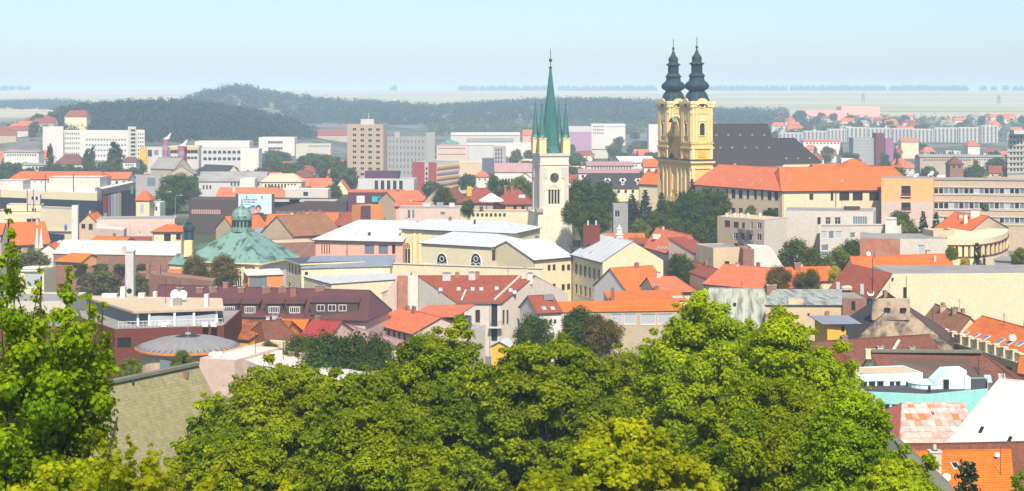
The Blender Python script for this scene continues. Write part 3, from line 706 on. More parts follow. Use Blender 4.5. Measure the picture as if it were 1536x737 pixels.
# --- rusty old roofs, yellow house, brown gable
b = Bld('yellow_house', 'tiny yellow and white house beside the maroon office block', 'house', rect(336, 272, 372, 270, 6)); b.shed(Z(511, 270), Z(493, 275), 'ochre', 't_rust', wins=[(0, 337, 505, 344, 515, 'slit'), (0, 348, 500, 355, 515, 'slit')]); 
b = Bld('rusty_roof_house', 'low house with a patchy rust-orange old tiled roof', 'house', rect(338, 277, 412, 275, 16)); b.gable(Z(523, 276), Z(482, 284), 'orangewall', 't_rust', hip=(0, 0)); b.chimney(402, 487, 474, .6, .6, 'white')
b = Bld('brown_gable_house', 'small house with a steep weathered brown roof and rounded gable', 'house', rect(404, 268, 456, 272, 11)); b.gable(Z(527, 268), Z(484, 273), 'stained', 't_brown', axis='AB', hip=(1.5, 1.5))
b = Bld('orange_strip_house', 'narrow orange-tiled roof under the dormer house eaves', 'house', rect(405, 290, 452, 289, 8)); b.gable(Z(500, 289), Z(481, 293), 'orangewall', 't_bright')
b = Bld('crimson_roof_house', 'small house with a plain crimson sheet roof', 'house', rect(450, 286, 492, 284, 10)); b.gable(Z(507, 285), Z(482, 290), 'pinkwhite', 'm_crimson')
A, B = P(490, 297), P(578, 276); d = (B-A).normalized(); n = Vector((-d.y, d.x)); fp = [A, B, B+n*7, A+n*7]
b = Bld('mauve_roof_house', 'low house with a faded mauve sheet roof edged in red', 'house', fp); b.gable(Z(511, 290), Z(494, 293), 'pinkwhite', 'm_pinkroof', trim='m_crimson')

# --- pink house with orange and salmon roofs
A, B = P(553, 320), P(603, 330); d = (B-A).normalized(); n = Vector((-d.y, d.x)); fp = [A, B, B+n*16, A+n*16]
b = Bld('orange_gable_house', 'white gabled house with a bright orange tiled roof and cluttered roof terrace', 'house', fp)
b.gable(Z(488, 320), Z(457, 326), 'white', 't_bright')
b.gbox(545, 482, 10, 476, 1.2, 'white', 'terrace_box'); b.gbox(556, 484, 12, 479, 1, 'lgrey', 'terrace_box')
A, B = P(561, 318), P(620, 304); d = (B-A).normalized(); n = Vector((-d.y, d.x)); fp = [A, B, B+n*12, A+n*12]
b = Bld('pink_house', 'pale pink house with a row of narrow windows under a salmon tiled roof', 'house', fp)
b.gable(Z(492, 312), Z(466, 318), 'pinkwhite', 't_orange2', wins=[(0, 564, 492, 611, 509, 'brown', 6, .42)])
# balcony house
fp = rect(604, 322, 682, 316, 12); b = Bld('loggia_house', 'white house with a glazed loggia under an orange lean-to roof', 'house', fp)
b.flat(Z(494, 320), 'offwhite', 'felt', par=.2, wins=[(0, 607, 507, 611, 520, 'slit'), (0, 613, 507, 622, 518, 'slit'), (0, 636, 506, 646, 520, 'dark')])
fp2 = rect(616, 321, 681, 317, 8); z0, z1 = Z(494, 320)-.1, Z(478, 320); b.walls(fp2, z0, z1, 'slatepanel', name='loggia', far=False, wins=[(0, 619, 480, 640, 493, 'shop'), (0, 642, 480, 660, 493, 'shop'), (0, 662, 480, 678, 493, 'shop')])
A, B, C, D = fp2; b.slab([(A.x-.4, A.y-.8, z1+.1), (B.x+.4, B.y-.8, z1+.7), (C.x+.6, C.y, z1+2.1), (D.x, D.y, z1+1.5)], 't_orange2', .15, .15)

# --- white house with dark red roof and skylights
A, B = P(683, 343), P(752, 343); m0, m1 = P(627, 351), P(803, 351); fp = [A, B, m1*2-B, m0*2-A]
b = Bld('skylight_house', 'tall white house with a dark red tiled roof and a row of skylights', 'house', fp)
b.gable(Z(454, 343), Z(415, 351), 'offwhite', 't_red', ov=.3, ovg=.05, wins=[(0, 692, 464, 696, 487, 'brown'), (0, 713, 465, 720, 484, 'brown'), (0, 713, 502, 720, 520, 'brown'), (0, 737, 456, 746, 512, 'open'), (1, 754, 465, 757, 486, 'brown'), (1, 760, 465, 763, 486, 'brown')])  # the tall 'open' pane paints the shade of the balcony recess
for px, py in ((661, 435), (688, 434), (709, 434), (722, 434), (745, 433), (766, 436), (772, 439)): b.skylight(px, py, .9, 1.3)
b.chimney(670, 419, 409, 1.8, 1.0, 'lgrey'); b.chimney(708, 418, 408, 1.5, 1.0, 'lgrey'); b.chimney(787, 416, 402, 1.5, 1.0, 'offwhite'); b.chimney(795, 418, 409, 1.2, 1.0, 'white')
for a, c_ in (((699, 436), (692, 452)), ((781, 414), (741, 451))):
    q, q2 = b.hit(*a), b.hit(*c_)
    if q and q2: mb = MB(); mb.bar(q[0]+Vector((0, 0, .12)), q2[0]+Vector((0, 0, .12)), .35, .3); mb.build('parapet_strip', M['offwhite'], b.root)
mb = MB(); p = P(618, 350); mb.box(p, 2.6, 1.2, b.z0, Z(417, 350)+.5); mb.build('fire_wall', M['white'], b.root)
railing(b, (X(736, 342.6), 342.6, Z(490, 342.6)), (X(756, 341), 341, Z(490, 341)), 1.0, 10, 'dmetal', 'balcony_railing')
mb = MB(); p = P(743, 342.3); mb.box(p, 2.8, 1.8, Z(491, 342)-.2, Z(491, 342)); mb.build('balcony', M['lgrey'], b.root)
gutter(b, (X(683, 342.6), 342.6, Z(455, 342.6)), (X(752, 342.6), 342.6, Z(455, 342.6)), 'metal', .07); pipe(b, X(684, 342.8), 342.8, b.z0, Z(455, 343)); pipe(b, X(735, 342.8), 342.8, b.z0, Z(455, 343), 'metal')
b = Bld('brick_stack_house', 'narrow pale gabled house with a tall brick chimney wall beside the dark red roof', 'house', rect(574, 352, 612, 348, 12))
extrude(b, [(572, 470), (612, 470), (612, 417), (597, 416), (574, 447)], 350, 14, 'pinkwhite')
mb = MB(); p = P(604, 349); mb.box(p, 2.2, 1.2, b.z0, Z(414, 349)); mb.build('chimney', M['brick2'], b.root)
b = Bld('shed', 'small yellow shed with a white sheet roof below the dark red roofed house', 'shed', rect(737, 312, 762, 311.5, 6)); b.gable(Z(520, 312), Z(511, 314), 'ochre', 'm_white', axis='BC')

# --- garden wall, white shed-roofed building, school and hall with pale roofs
b = Bld('garden_wall', 'long plain cream boundary wall in front of the pale-roofed hall', 'wall', [P(570, 418), P(815, 404), P(815, 405), P(570, 419)])
b.walls(b.fp, b.z0, Z(400, 410), 'palecream', far=False); mb = MB(); mb.bar((X(570, 418.5), 418.5, Z(400, 410)+.1), (X(815, 404.5), 404.5, Z(400, 410)+.1), 1.4, .2); mb.build('coping', M['offwhite'], b.root)
A, B = P(456, 404), P(497, 388); d = (B-A).normalized(); n = Vector((-d.y, d.x)); fp = [A, B, B+n*21, A+n*21]
b = Bld('white_roof_wing', 'low cream wing with a plain white sloping roof and small maroon vents', 'building', fp); b.shed(Z(420, 398), Z(420, 398)+.2, 'palecream', 'm_white', ov=.2)
for px, py, pt in ((546, 404, 394), (566, 406, 399)): b.gbox(px, py, 5, pt, .8, 'maroon', 'vent_box')
# school, two wings
A, B = P(800, 424), P(859, 433); d = (B-A).normalized(); n = Vector((-d.y, d.x)); fp = [A, B, B+n*22, A+n*22]
b = Bld('school', 'cream school with small square windows and pale blue sheet roofs, ending in a blank gable', 'school', fp)
b.gable(Z(388, 428), Z(359, 440), 'cream', 'm_bluewhite', ov=.5, wins=[(0, 820, 397, 835, 406, 'brown', 2, .6), (0, 841, 397, 857, 406, 'brown', 2, .6), (0, 820, 426, 835, 435, 'brown', 2, .6), (0, 841, 426, 857, 435, 'brown', 2, .6)])
A, B = P(858, 433), P(904, 412); d = (B-A).normalized(); n = Vector((-d.y, d.x)); fp2 = [A, B, B+n*17, A+n*17]
b.gable(Z(392, 414), Z(362, 416), 'cream', 'm_bluewhite', ov=.5, ovg=.1, fp=fp2, wins=[(0, 861, 400, 902, 417, 'brown', 6, .5), (0, 861, 431, 902, 446, 'brown', 6, .5)])
pipe(b, X(858, 432.5), 432.2, b.z0, Z(388, 432), 'dmetal'); gutter(b, (A.x-.5, A.y-.2, Z(393, 414)), (B.x-.5, B.y-.3, Z(393, 414)))
b.gbox(887, 366, 25, 338, 3.0, 'maroon', 'lift_house'); b.chimney(823, 352, 343, .8, .8, 'maroon'); b.chimney(835, 358, 349, .8, .8, 'maroon'); b.chimney(848, 362, 351, .8, .8, 'maroon')
for px in (882, 894):
    mb = MB(); p = P(px, 418); mb.tube([(p.x, p.y, Z(338, 418)), (p.x, p.y, Z(331, 418))], [.18, .18], 6); mb.build('flue', M['whitemetal'], b.root)
# stone figure pillar on school end
mb = MB(); p = P(929, 425); zz = Z(352, 425); mb.lathe(p, [(1.0, zz-4), (1.0, zz-.3), (1.2, zz), (.8, zz+.2), (.75, zz+1.2), (.9, zz+1.5), (.4, zz+1.9), (.15, zz+2.6)], 8); mb.build('gable_ornament', M['white'], b.root)
# hall
A, B = P(603, 468), P(640, 452); fpU = [P(603, 466), P(770, 450), P(810, 470), P(640, 486)]
b = Bld('arts_hall', 'cream neo-gothic hall with tracery windows under broad pale sheet roofs', 'building', fpU)
b.gable(Z(348, 455), Z(331, 470), 'cream', 'm_bluewhite', ov=.7, hip=(5, 6))
A, B = P(632, 446), P(736, 434); d = (B-A).normalized(); n = Vector((-d.y, d.x)); fp2 = [A, B, B+n*20, A+n*20]
b.gable(Z(368, 440), Z(350, 450), 'palecream', 'm_bluewhite', ov=.5, hip=(4, 4), fp=fp2, wins=[(1, 738, 375, 746, 391, 'brown3'), (1, 750, 374, 758, 390, 'brown3'), (1, 761, 374, 763, 390, 'slit'), (1, 767, 373, 775, 389, 'brown3')], name='front_wing') 
def tracery(b, A, B, px0, px1, py0, py1, cols=2, stone='fr_white'):
    """pointed window: dark glass, stone arch, mullions and a foil"""
    A, B = Vector(A), Vector(B); L = (B-A).length; d = (B-A)/L; n = Vector((d.y, -d.x)); ua, ub = u_at(A, B, px0)*L, u_at(A, B, px1)*L
    y = (A+d*(ua+ub)/2).y; z0, zt = Z(py1, y), Z(py0, y); w = ub-ua; zs = max(zt-w*.8, z0+.3)
    def arc(k, off, scale=1.0):
        out = [];
        for i in range(k+1):
            t = i/k; out.append((ub-(ub-ua)*.5*(1-math.cos(t*math.pi)), zs+(zt-zs)*math.sin(t*math.pi)**.8))
        return out
    top = arc(10, 0); pts = [(ua, z0), (ub, z0)]+[(u, z) for u, z in top][::1]
    P3 = lambda u, z, o: (A.x+d.x*u+n.x*o, A.y+d.y*u+n.y*o, z)
    mb = MB(); mb.face([P3(u, z, .04) for u, z in [(ua, z0), (ub, z0)]+top], 0)
    o = mb.build('window', M['glass'], b.root)
    mb = MB(); ring = [(ua, z0), (ub, z0)]+top
    for i in range(len(ring)):
        a, c = ring[i], ring[(i+1) % len(ring)]
        if abs(a[0]-c[0])+abs(a[1]-c[1]) > .01: mb.bar(P3(*a, .06), P3(*c, .06), .22, .22)
    for k in range(1, cols): u = ua+w*k/cols; mb.bar(P3(u, z0, .07), P3(u, zs, .07), .16, .16)
    cu, cz, rr_ = (ua+ub)/2, zs+(zt-zs)*.45, w*.2
    for k in range(8): t0, t1 = k*math.pi/4, (k+1)*math.pi/4; mb.bar(P3(cu+rr_*math.cos(t0), cz+rr_*math.sin(t0), .075), P3(cu+rr_*math.cos(t1), cz+rr_*math.sin(t1), .075), .16, .16)
    for k in range(cols):
        u0_, u1_ = ua+w*k/cols, ua+w*(k+1)/cols; mb.bar(P3(u0_, zs-.3, .08), P3((u0_+u1_)/2, zs+.2, .08), .16, .14); mb.bar(P3((u0_+u1_)/2, zs+.2, .08), P3(u1_, zs-.3, .08), .16, .14)
    mb.build('tracery', M[stone], o)
tracery(b, A, B, 655, 671, 380, 400); tracery(b, A, B, 706, 722, 380, 400)
tracery(b, fpU[0], fpU[1], 607, 616, 364, 398, 2, 'trimyellow')
mb = MB(); u = MB()
for px in (604, 622, 630): p = P(px, 465.2-(px-603)*.09); u.box(p, .9, .8, b.z0, Z(349, 464)-.2)
u.build('buttress', M['trimyellow'], b.root)
mb.bar((A.x, A.y-.05, Z(399, 440)), (B.x, B.y-.05, Z(399, 440)), .3); mb.build('cornice_band', M['white'], b.root)
for px, py in ((672, 402), (700, 402), (735, 402), (750, 403), (778, 402)):
    pass
b.gbox(712, 336, 3, 330, .8, 'maroon', 'vent_box')
# pink building with white roof
fp = rect(472, 470, 604, 463, 26); b = Bld('pink_hall', 'pink hall with large dark windows under a broad white hipped roof', 'building', fp)
b.gable(Z(361, 466), Z(331, 480), 'pink', 'm_white', hip=(9, 0), ov=.7, wins=[(0, 481, 367, 496, 381, 'slit', 4, .4), (0, 547, 367, 561, 381, 'shop'), (0, 568, 367, 582, 381, 'shop'), (0, 588, 367, 593, 381, 'slit')]); b.gbox(554, 353, 4, 349, .6, 'dmetal', 'vent_box'); pipe(b, X(521, 465.5), 465.2, b.z0, Z(361, 466))
# cream building with dark roof
A, B = P(429, 424), P(453, 410); d = (B-A).normalized(); n = Vector((-d.y, d.x)); fp = [A, B, B+n*16, A+n*16]
b = Bld('dark_roof_villa', 'cream villa with charcoal and grey sheet roofs on two levels', 'building', fp)
b.flat(Z(393, 418), 'cream', 'm_dark', over=.6, wins=[(0, 432, 397, 446, 413, 'slit', 3, .4), (0, 448, 400, 452, 411, 'slit'), (0, 432, 424, 436, 434, 'slit')], edge='trimyellow')
fp2 = [P(452, 407), P(585, 413), P(592, 424), P(470, 421)]
b.shed(Z(403, 409), Z(385, 422), 'cream', 'm_grey', fp=fp2, ov=.3, wins=[(0, 457, 408, 462, 413, 'slit')])

# --- houses and roofs right of the school
A, B = P(941, 385), P(1004, 391); d = (B-A).normalized(); n = Vector((-d.y, d.x)); fp = [A, B, B+n*15, A+n*15]
b = Bld('white_gable_house', 'white gabled house with a plain orange tiled roof beside the school gable', 'house', fp); b.gable(Z(438, 385), Z(403, 392), 'white', 't_orange', ov=.3)
fp = rect(983, 372, 1042, 374, 12); b = Bld('salmon_roof_house', 'low house with a salmon hipped roof and a brick chimney', 'house', fp); b.gable(Z(438, 373), Z(416, 379), 'palecream', 't_orange2', hip=(0, 3)); b.chimney(985, 436, 428, 1.2, .8, 'brick')
fp = rect(916, 360, 1030, 362, 9); b = Bld('orange_leanto', 'long orange lean-to roof with a white skylight and a brick chimney', 'house', fp); b.shed(Z(453, 361), Z(438, 369), 'palecream', 't_orange', ov=.2); b.chimney(919, 452, 431, .8, .8, 'brick'); b.skylight(1016, 446, 2.6, 2.2)
fp = rect(841, 342, 1028, 345, 9); b = Bld('long_orange_house', 'long low house with a bright orange roof, dark eaves and white bays', 'house', fp)
b.shed(Z(469, 343), Z(453, 352), 'tan', 't_bright', ov=.25, wins=[(0, 846, 474, 856, 489, 'dark'), (0, 915, 471, 955, 487, 'blind', 2, .9), (0, 960, 471, 1010, 487, 'blind', 2, .9)])
fp = rect(806, 335, 842, 337, 10); b = Bld('small_red_roof_house', 'small white house with a red roof and two skylights behind the dark red roofed house', 'house', fp); b.gable(Z(470, 335), Z(444, 341), 'white', 't_red', ov=.3, wins=[(0, 809, 480, 836, 486, 'brown', 4, .6)]); b.skylight(816, 463, 1, 1.2); b.skylight(829, 463, 1, 1.2); b.gbox(823, 449, 14, 443, 1.2, 'metal')
# pink-red roofs cluster behind (965..1080)
A, B = P(980, 440), P(1000, 424); fp = [P(966, 452), P(1018, 425), P(1056, 440), P(1004, 468)]
b = Bld('pink_gable_house', 'pale pink gabled house with pink-red tiled roofs and a row of roof windows', 'house', fp); b.gable(Z(382, 430), Z(348, 446), 'pinkwhite', 't_orange2', ov=.4, ovg=.1, wins=[(1, 1040, 395, 1045, 404, 'slit')])
for px in (987, 993, 999, 1005): b.skylight(px, 372, .8, 1.4)
b.gbox(985, 358, 12, 352, 1.5, 'white', 'roof_box')
b = Bld('narrow_house', 'narrow pale house with a crimson roof behind the pink gable', 'house', rect(1048, 420, 1078, 424, 12)); b.shed(Z(385, 420), Z(358, 430), 'pinkwhite', 't_red', wins=[(0, 1053, 370+18, 1057, 408, 'slit')])
b = Bld('tan_party_wall_house', 'flat-topped tan house with a bare brick end wall', 'house', rect(1070, 408, 1112, 410, 12)); b.flat(Z(372, 408), 'sand', 'felt', par=.2, wins=[(0, 1087, 392, 1094, 400, 'dark')])
mb = MB(); p = P(1119, 409); mb.box(p, 2.8, 9, b.z0, Z(371, 409)); mb.build('brick_wall', M['brick'], b.root)
b = Bld('slant_gable_house', 'white blank wall with a slanting right edge beside the bare brick wall', 'house', rect(1126, 405, 1172, 405, 9)); extrude(b, [(1127, 405), (1177, 405), (1175, 400), (1158, 373), (1127, 371)], 405, 9, 'white')
b = Bld('red_lowpitch_house', 'low house with dull red tiles and a white verge left of the wide orange roof', 'house', [P(1030, 385), P(1068, 365), P(1092, 378), P(1054, 398)]); b.gable(Z(418, 370), Z(398, 384), 'palecream', 't_red', ov=.3)
A, B = P(1056, 365), P(1160, 352); d = (B-A).normalized(); n = Vector((-d.y, d.x)); fp = [A, B, B+n*16, A+n*16]
b = Bld('wide_orange_house', 'wide low house with a two-tone orange roof behind the streaked zinc roof', 'house', fp); b.gable(Z(431, 358), Z(400, 367), 'cream', 't_orange2', hip=(0, 5))
b = Bld('far_orange_house', 'long orange-roofed house behind the autumn-tinted tree', 'house', rect(1150, 372, 1262, 376, 14)); b.gable(Z(424, 372), Z(402, 381), 'palecream', 't_orange', ov=.3); b.chimney(1196, 405, 394, 1.4, 1, 'brick'); b.chimney(1262, 404, 394, 1.4, 1, 'lgrey')
# streaked roof
fp = rect(1040, 303, 1215, 300, 22); b = Bld('streaked_roof_house', 'large house with a streaked grey-white zinc roof behind the bright green tree', 'house', fp); b.gable(Z(500, 302), Z(434, 313), 'sand', 'm_streak', hip=(3, 7), ov=.4); b.chimney(1157, 440, 427, 1.9, 1.0, 'brick'); b.gbox(1102, 459, 4, 455, .5, 'black', 'roof_vent')
fp = [P(1148, 288), P(1262, 288), P(1262, 312), P(1160, 312)]; b = Bld('sand_wall_house', 'sandy plastered house with a blank side wall and low streaked roof', 'house', fp); b.shed(Z(459, 288), Z(441, 306), 'sand', 'm_streak', ov=.2); 
mb = MB(); p = P(1241, 287.6); mb.box(p, .7, .5, Z(490, 287.6), Z(467, 287.6)); mb.build('chimney', M['brick2'], b.root)
mb = MB(); p = P(1213, 287.9); mb.lathe(p, [(.18, Z(472, 288)), (.18, Z(470, 288))], 8); mb.build('wall_vent', M['black'], b.root)
b.gbox(1193, 455, 22, 449, 1.0, 'sand', 'roof_kerb')
b = Bld('brown_brick_house', 'small brown brick house wedged under the red skylight roof', 'house', rect(1264, 302, 1300, 302, 10)); b.flat(Z(448, 302), 'brick', 'felt', par=.1, wins=[(0, 1277, 452, 1283, 466, 'open')])

# --- long blank cream wall building with red roof at its left end
b = Bld('blank_wall_building', 'long building with a blank cream side wall and a red tiled end roof', 'building', rect(1262, 330, 1580, 326, 14))
extrude(b, [(1300, 520), (1590, 520), (1590, 409), (1336, 411), (1310, 447), (1300, 462)], 328, 16, 'palecream', roofmat='felt')
yy = 328; b.slab([(X(1236, yy+1), yy+1, Z(445, yy)), (X(1311, yy-.4), yy-.4, Z(448, yy)), (X(1338, yy-.4), yy-.4, Z(411, yy)), (X(1338, yy)-6, yy+14, Z(411, yy)+.6)], 't_red', .05, .2)
b.skylight(1257, 431, .8, 2.2); b.skylight(1293, 434, .8, 2.2)
mb = MB(); q = b.hit(1272, 432)
if q:
    for k in range(9): mb.lathe(q[0]+Vector((rnd.uniform(-1, 1), rnd.uniform(-.4, .6), 0)), [(.45, q[0].z-.4), (.5, q[0].z+.1), (.25, q[0].z+.45)], 6)
    mb.build('tarpaulin', M['offwhite'], b.root)
mb = MB(); p = P(1364, 327.8); mb.box(p, 1.1, .25, Z(475, 328), Z(413, 328)); mb.build('pilaster', M['cream'], b.root)  # raised cream strip stands in for the yellow-lit inner side of a recess
mb = MB(); p = P(1357.5, 327.85); mb.box(p, .6, .2, Z(451, 328), Z(431, 328)); mb.build('window', M['glass'], b.root)
mb = MB(); p = P(1339, 327.8); mb.box(p, .4, .2, Z(420, 328), Z(417, 328)); mb.build('wall_vent', M['black'], b.root)
b.pole(1309, 446, 385, .07); b.dish(1306, 446, .7, .9, 190)
# orange roof house behind it
A, B = P(1285, 362), P(1432, 365); d = (B-A).normalized(); n = Vector((-d.y, d.x)); fp = [P(1290, 352), P(1436, 358), P(1430, 374), P(1262, 366)]
b = Bld('vivid_orange_house', 'house with a long vivid orange roof and yellow gable behind the blank cream wall', 'house', fp); b.gable(Z(420, 354), Z(385, 361), 'cream', 't_vermil', ov=.4, hip=(0, 2)); b.gbox(1402, 392, 3, 384, .6, 'white', 'roof_vent'); b.pole(1312, 388, 378, .07); b.dish(1303, 386, .5, .8, 180)
# curved modern building with brick end
cx = P(1440, 405); b = Bld('curved_building', 'cream building with a curved window band and a brick end wall', 'building', [P(1290, 392), P(1510, 392), P(1515, 420), P(1290, 420)])
mbw, mbg, mbr = MB(), MB(), MB(); ring = []
for px, Y in ((1421, 385), (1440, 384.5), (1458, 385), (1475, 387), (1490, 391), (1502, 397), (1511, 406), (1513, 416)): ring.append(P(px, Y))
z1, zt, zb = Z(359, 385), Z(369, 385), Z(385, 385)
for i in range(len(ring)-1):
    a, c_ = ring[i], ring[i+1]
    for q0, q1 in ((b.z0, zb), (zt, z1)): mbw.face([(a.x, a.y, q0), (c_.x, c_.y, q0), (c_.x, c_.y, q1), (a.x, a.y, q1)])
    dn = (c_-a).normalized(); nn = Vector((-dn.y, dn.x))*.3; mbg.face([(a.x+nn.x, a.y+nn.y, zb), (c_.x+nn.x, c_.y+nn.y, zb), (c_.x+nn.x, c_.y+nn.y, zt), (a.x+nn.x, a.y+nn.y, zt)])
    for t in (0, .5): p = a+(c_-a)*t+nn*.5; mbp = MB(); mbp.box(p, 1.0, .5, zb-.05, zt+.05, 0, math.atan2(dn.y, dn.x)); mbp.build('pier', M['trimyellow'], b.root)
    mbr.bar((a.x, a.y-.1, zt+.1), (c_.x, c_.y-.1, zt+.1), .3); mbr.bar((a.x, a.y-.1, zb-.1), (c_.x, c_.y-.1, zb-.1), .25)
mbw.face([(p.x, p.y, z1) for p in ring]+[(X(1421, 420), 420, z1)])
mbw.build('wall', M['palecream'], b.root); mbg.build('window_band', M['glass'], b.root); mbr.build('window_sill', M['maroon'], b.root)
fp2 = rect(1350, 386, 1421, 385, 16); b.walls(fp2, b.z0, Z(359, 385), 'offwhite', wins=[(0, 1377, 368, 1387, 382, 'blind')], far=False); mb = MB(); mb.face([(p.x, p.y, Z(359, 385)) for p in fp2]); b.roofobj = mb.build('roof', M['felt'], b.root); b.polys.append([Vector((p.x, p.y, Z(359, 385))) for p in fp2])
fp3 = rect(1290, 388, 1349.7, 386, 16); b.walls(fp3, b.z0, Z(358, 387), 'brick2', name='brick_end', far=False); mb = MB(); mb.face([(p.x, p.y, Z(358, 387)) for p in fp3]); mb.build('roof', M['felt'], b.root)
fp4 = rect(1400, 392, 1432, 393, 6); b.flat(Z(346, 392), 'sand', 'felt', fp=fp4, z0=Z(360, 385)-.3, name='roof_house')
# house with red roof behind it
A, B = P(1410, 420), P(1450, 408); fp = [P(1402, 424), P(1452, 408), P(1512, 424), P(1462, 440)]
b = Bld('vermilion_roof_house', 'house with a vermilion hipped roof, white chimneys and a tan gable', 'house', fp); b.gable(Z(348, 412), Z(322, 424), 'tan', 't_vermil', ov=.5, ovg=.2, z0=8)
b.chimney(1448, 335, 321, .9, .9, 'white'); b.chimney(1474, 334, 325, .9, .9, 'white'); b.chimney(1462, 326, 315, 2.4, .9, 'white'); b.chimney(1441, 327, 321, 1, .9, 'offwhite')
# low walls in front of the vivid orange roof
b = Bld('yard_wall', 'low tan yard wall with a dark roof strip right of the vivid orange roof', 'wall', rect(1432, 345, 1560, 342, 6)); b.flat(Z(403, 345), 'tan', 't_brown', par=.1)
b = Bld('carport', 'small grey flat-roofed shed at the foot of the curved building', 'shed', rect(1492, 380, 1545, 376, 8)); b.flat(Z(391, 380), 'concrete', 'felt', over=.3)

# --- stained gable house
A, B = P(1226, 280), P(1266, 268); fp = [A, B, Vector((X(1428, 270), 270)), Vector((X(1428, 282)+.6, 282))]
b = Bld('stained_gable_house', 'old house with a soot-stained gable wall and a dark slate roof', 'house', fp); zr, ze = Z(453, 269), Z(522, 269)
b.gable(ze, zr, 'stained', 't_slate', ov=.1, ovg=.05)
mb = MB(); p0, p1 = P(1308, 268.6), P(1365, 268.9); A_, B_ = p0, p1
mb.prism([p0, p1, p1+Vector((0, 1.1)), p0+Vector((0, 1.1))], Z(480, 269), zr+.5); o = mb.build('chimney_wall', M['stained'], b.root)
for px in (1331, 1355): mb = MB(); p = P(px, 268.55); mb.box(p, 1.05, .1, Z(467.5, 268.6), Z(462, 268.6)); mb.build('flue_opening', M['black'], o)
fpd = rect(1241, 262, 1269, 262.5, 6); b.walls(fpd, ze-4, Z(487, 262), 'ochre', name='dormer', far=False, mats=None, wins=[(0, 1262, 490, 1267, 498, 'slit')])
A_, B_, C_, D_ = fpd; b.slab([(A_.x-.8, A_.y-.6, Z(487, 262)), (B_.x+2.4, B_.y-.6, Z(487, 262)), (C_.x+2.4, C_.y, Z(487, 262)+.5), (D_.x-.8, D_.y, Z(487, 262)+.5)], 'm_grey', .1, .14, name='dormer_roof')
mb = MB(); p = P(1343, 268.0); mb.lathe(p, [(.9, Z(520, 268)), (.9, Z(511, 268)), (1.1, Z(508, 268)), (.6, Z(506, 268))], 8); mb.build('chimney_pot', M['stained'], b.root)
# brown roofs in front
fp = rect(1238, 242, 1424, 250, 11); b = Bld('long_brown_house', 'long low house with a plum-brown tiled roof below the stained gable', 'house', fp); b.gable(Z(556, 244), Z(511, 250), 'sand', 't_brown', ov=.3)
fpd = rect(1266, 240, 1284, 240.4, 5); b.walls(fpd, Z(566, 240), Z(550, 240), 'offwhite', name='dormer', far=False, wins=[(0, 1271, 551, 1279, 560, 'white')]); A_, B_, C_, D_ = fpd; zq = Z(550, 240)
b.slab([(A_.x-.3, A_.y-.3, zq), ((A_.x+B_.x)/2, A_.y-.3, zq+1.3), ((D_.x+C_.x)/2, C_.y, zq+1.3), (D_.x-.3, D_.y, zq)], 't_red', .05, .12, name='dormer_roof'); b.slab([((A_.x+B_.x)/2, A_.y-.3, zq+1.3), (B_.x+.3, B_.y-.3, zq), (C_.x+.3, C_.y, zq), ((D_.x+C_.x)/2, C_.y, zq+1.3)], 't_red', .05, .12, name='dormer_roof')
mb = MB()
for a, c_ in (((1349, 512), (1336, 534)),):
    q, q2 = b.hit(*a), b.hit(*c_)
    if q and q2: mb.bar(q[0]+Vector((0, 0, .15)), q2[0]+Vector((0, 0, .15)), .4, .3); mb.build('parapet_strip', M['offwhite'], b.root)
b.chimney(1368, 531, 520, .8, .8, 'white'); b.chimney(1320, 527, 519, .9, .8, 'white'); b.pole(1404, 535, 518)
fp = [P(1336, 222), P(1556, 220), P(1540, 232), P(1279, 232)]
b = Bld('brown_ridge_house', 'pale yellow gabled house with a long mottled brown roof and pale skylights', 'house', fp); b.gable(Z(592, 222), Z(530, 227), 'cream', 't_brown', ov=.3, ovg=.1, hip=(0, 7))
for px, py in ((1458, 570), (1482, 569), (1503, 567), (1391, 571), (1374, 573)): b.skylight(px, py, 1.0, 1.5)
mb = MB(); p = P(1306, 227.4); mb.box(p, 1.6, 1.0, Z(537, 228), Z(523, 228)); mb.build('chimney', M['cream'], b.root)
q, q2 = b.hit(1325, 531), b.hit(1448, 530)
m0_, m1_ = (fp[0]+fp[3])/2, (fp[1]+fp[2])/2; m1_ = m1_+(m0_-m1_).normalized()*7; mb = MB(); mb.bar((m0_.x, m0_.y, Z(530, 227)+.35), (m1_.x, m1_.y, Z(530, 227)+.35), .9, .35); mb.build('ridge_cap', M['mosscap'], b.root)
b.pole(1468, 564, 537, .05, cross=True); b.pole(1505, 569, 555, .05, cross=True)
# old mottled tile roof, ornate facade with orange roof
fp = [P(1372, 297), P(1424, 279), P(1486, 287), P(1434, 305)]
b = Bld('mottled_roof_house', 'house with mottled old brown tiles and dark brick chimneys under the blank wall', 'house', fp); b.gable(Z(495, 288)-1.3, Z(466, 293), 'palecream', 't_oldbrown', ov=.4)
for px, py, pt in ((1414, 466, 458), (1432, 470, 461), (1454, 473, 464)): b.chimney(px, py, pt, 1.1, .8, 'stained')
b.pole(1399, 482, 463, .05, cross=True)
A, B = P(1416, 283), P(1532, 257); d = (B-A).normalized(); n = Vector((-d.y, d.x)); fp = [A, B, B+n*15, A+n*15]
b = Bld('ornate_house', 'ornate cream town house with a balustraded cornice and an orange roof', 'house', fp); zc = Z(502, 281)
b.gable(zc-1.2, zc+2.6, 'palecream', 't_vermil' if False else 't_orange', ov=-.6, wins=[(0, 1440, 540, 1525, 556, 'brown', 4, .4)])
mb = MB(); nn = Vector((d.y, -d.x))
def cb(o, z0, z1, m): 
    a, c_ = A+nn*o, B+nn*o; mb.prism([a, c_, c_-nn*(o+.5), a-nn*(o+.5)], z0, z1, m, bottom=True)
cb(.5, zc-1.6, zc-1.2, 0); cb(.9, zc-1.2, zc-.9, 1); cb(.15, zc-.9, zc+.3, 0); cb(.3, zc+.3, zc+.5, 0)
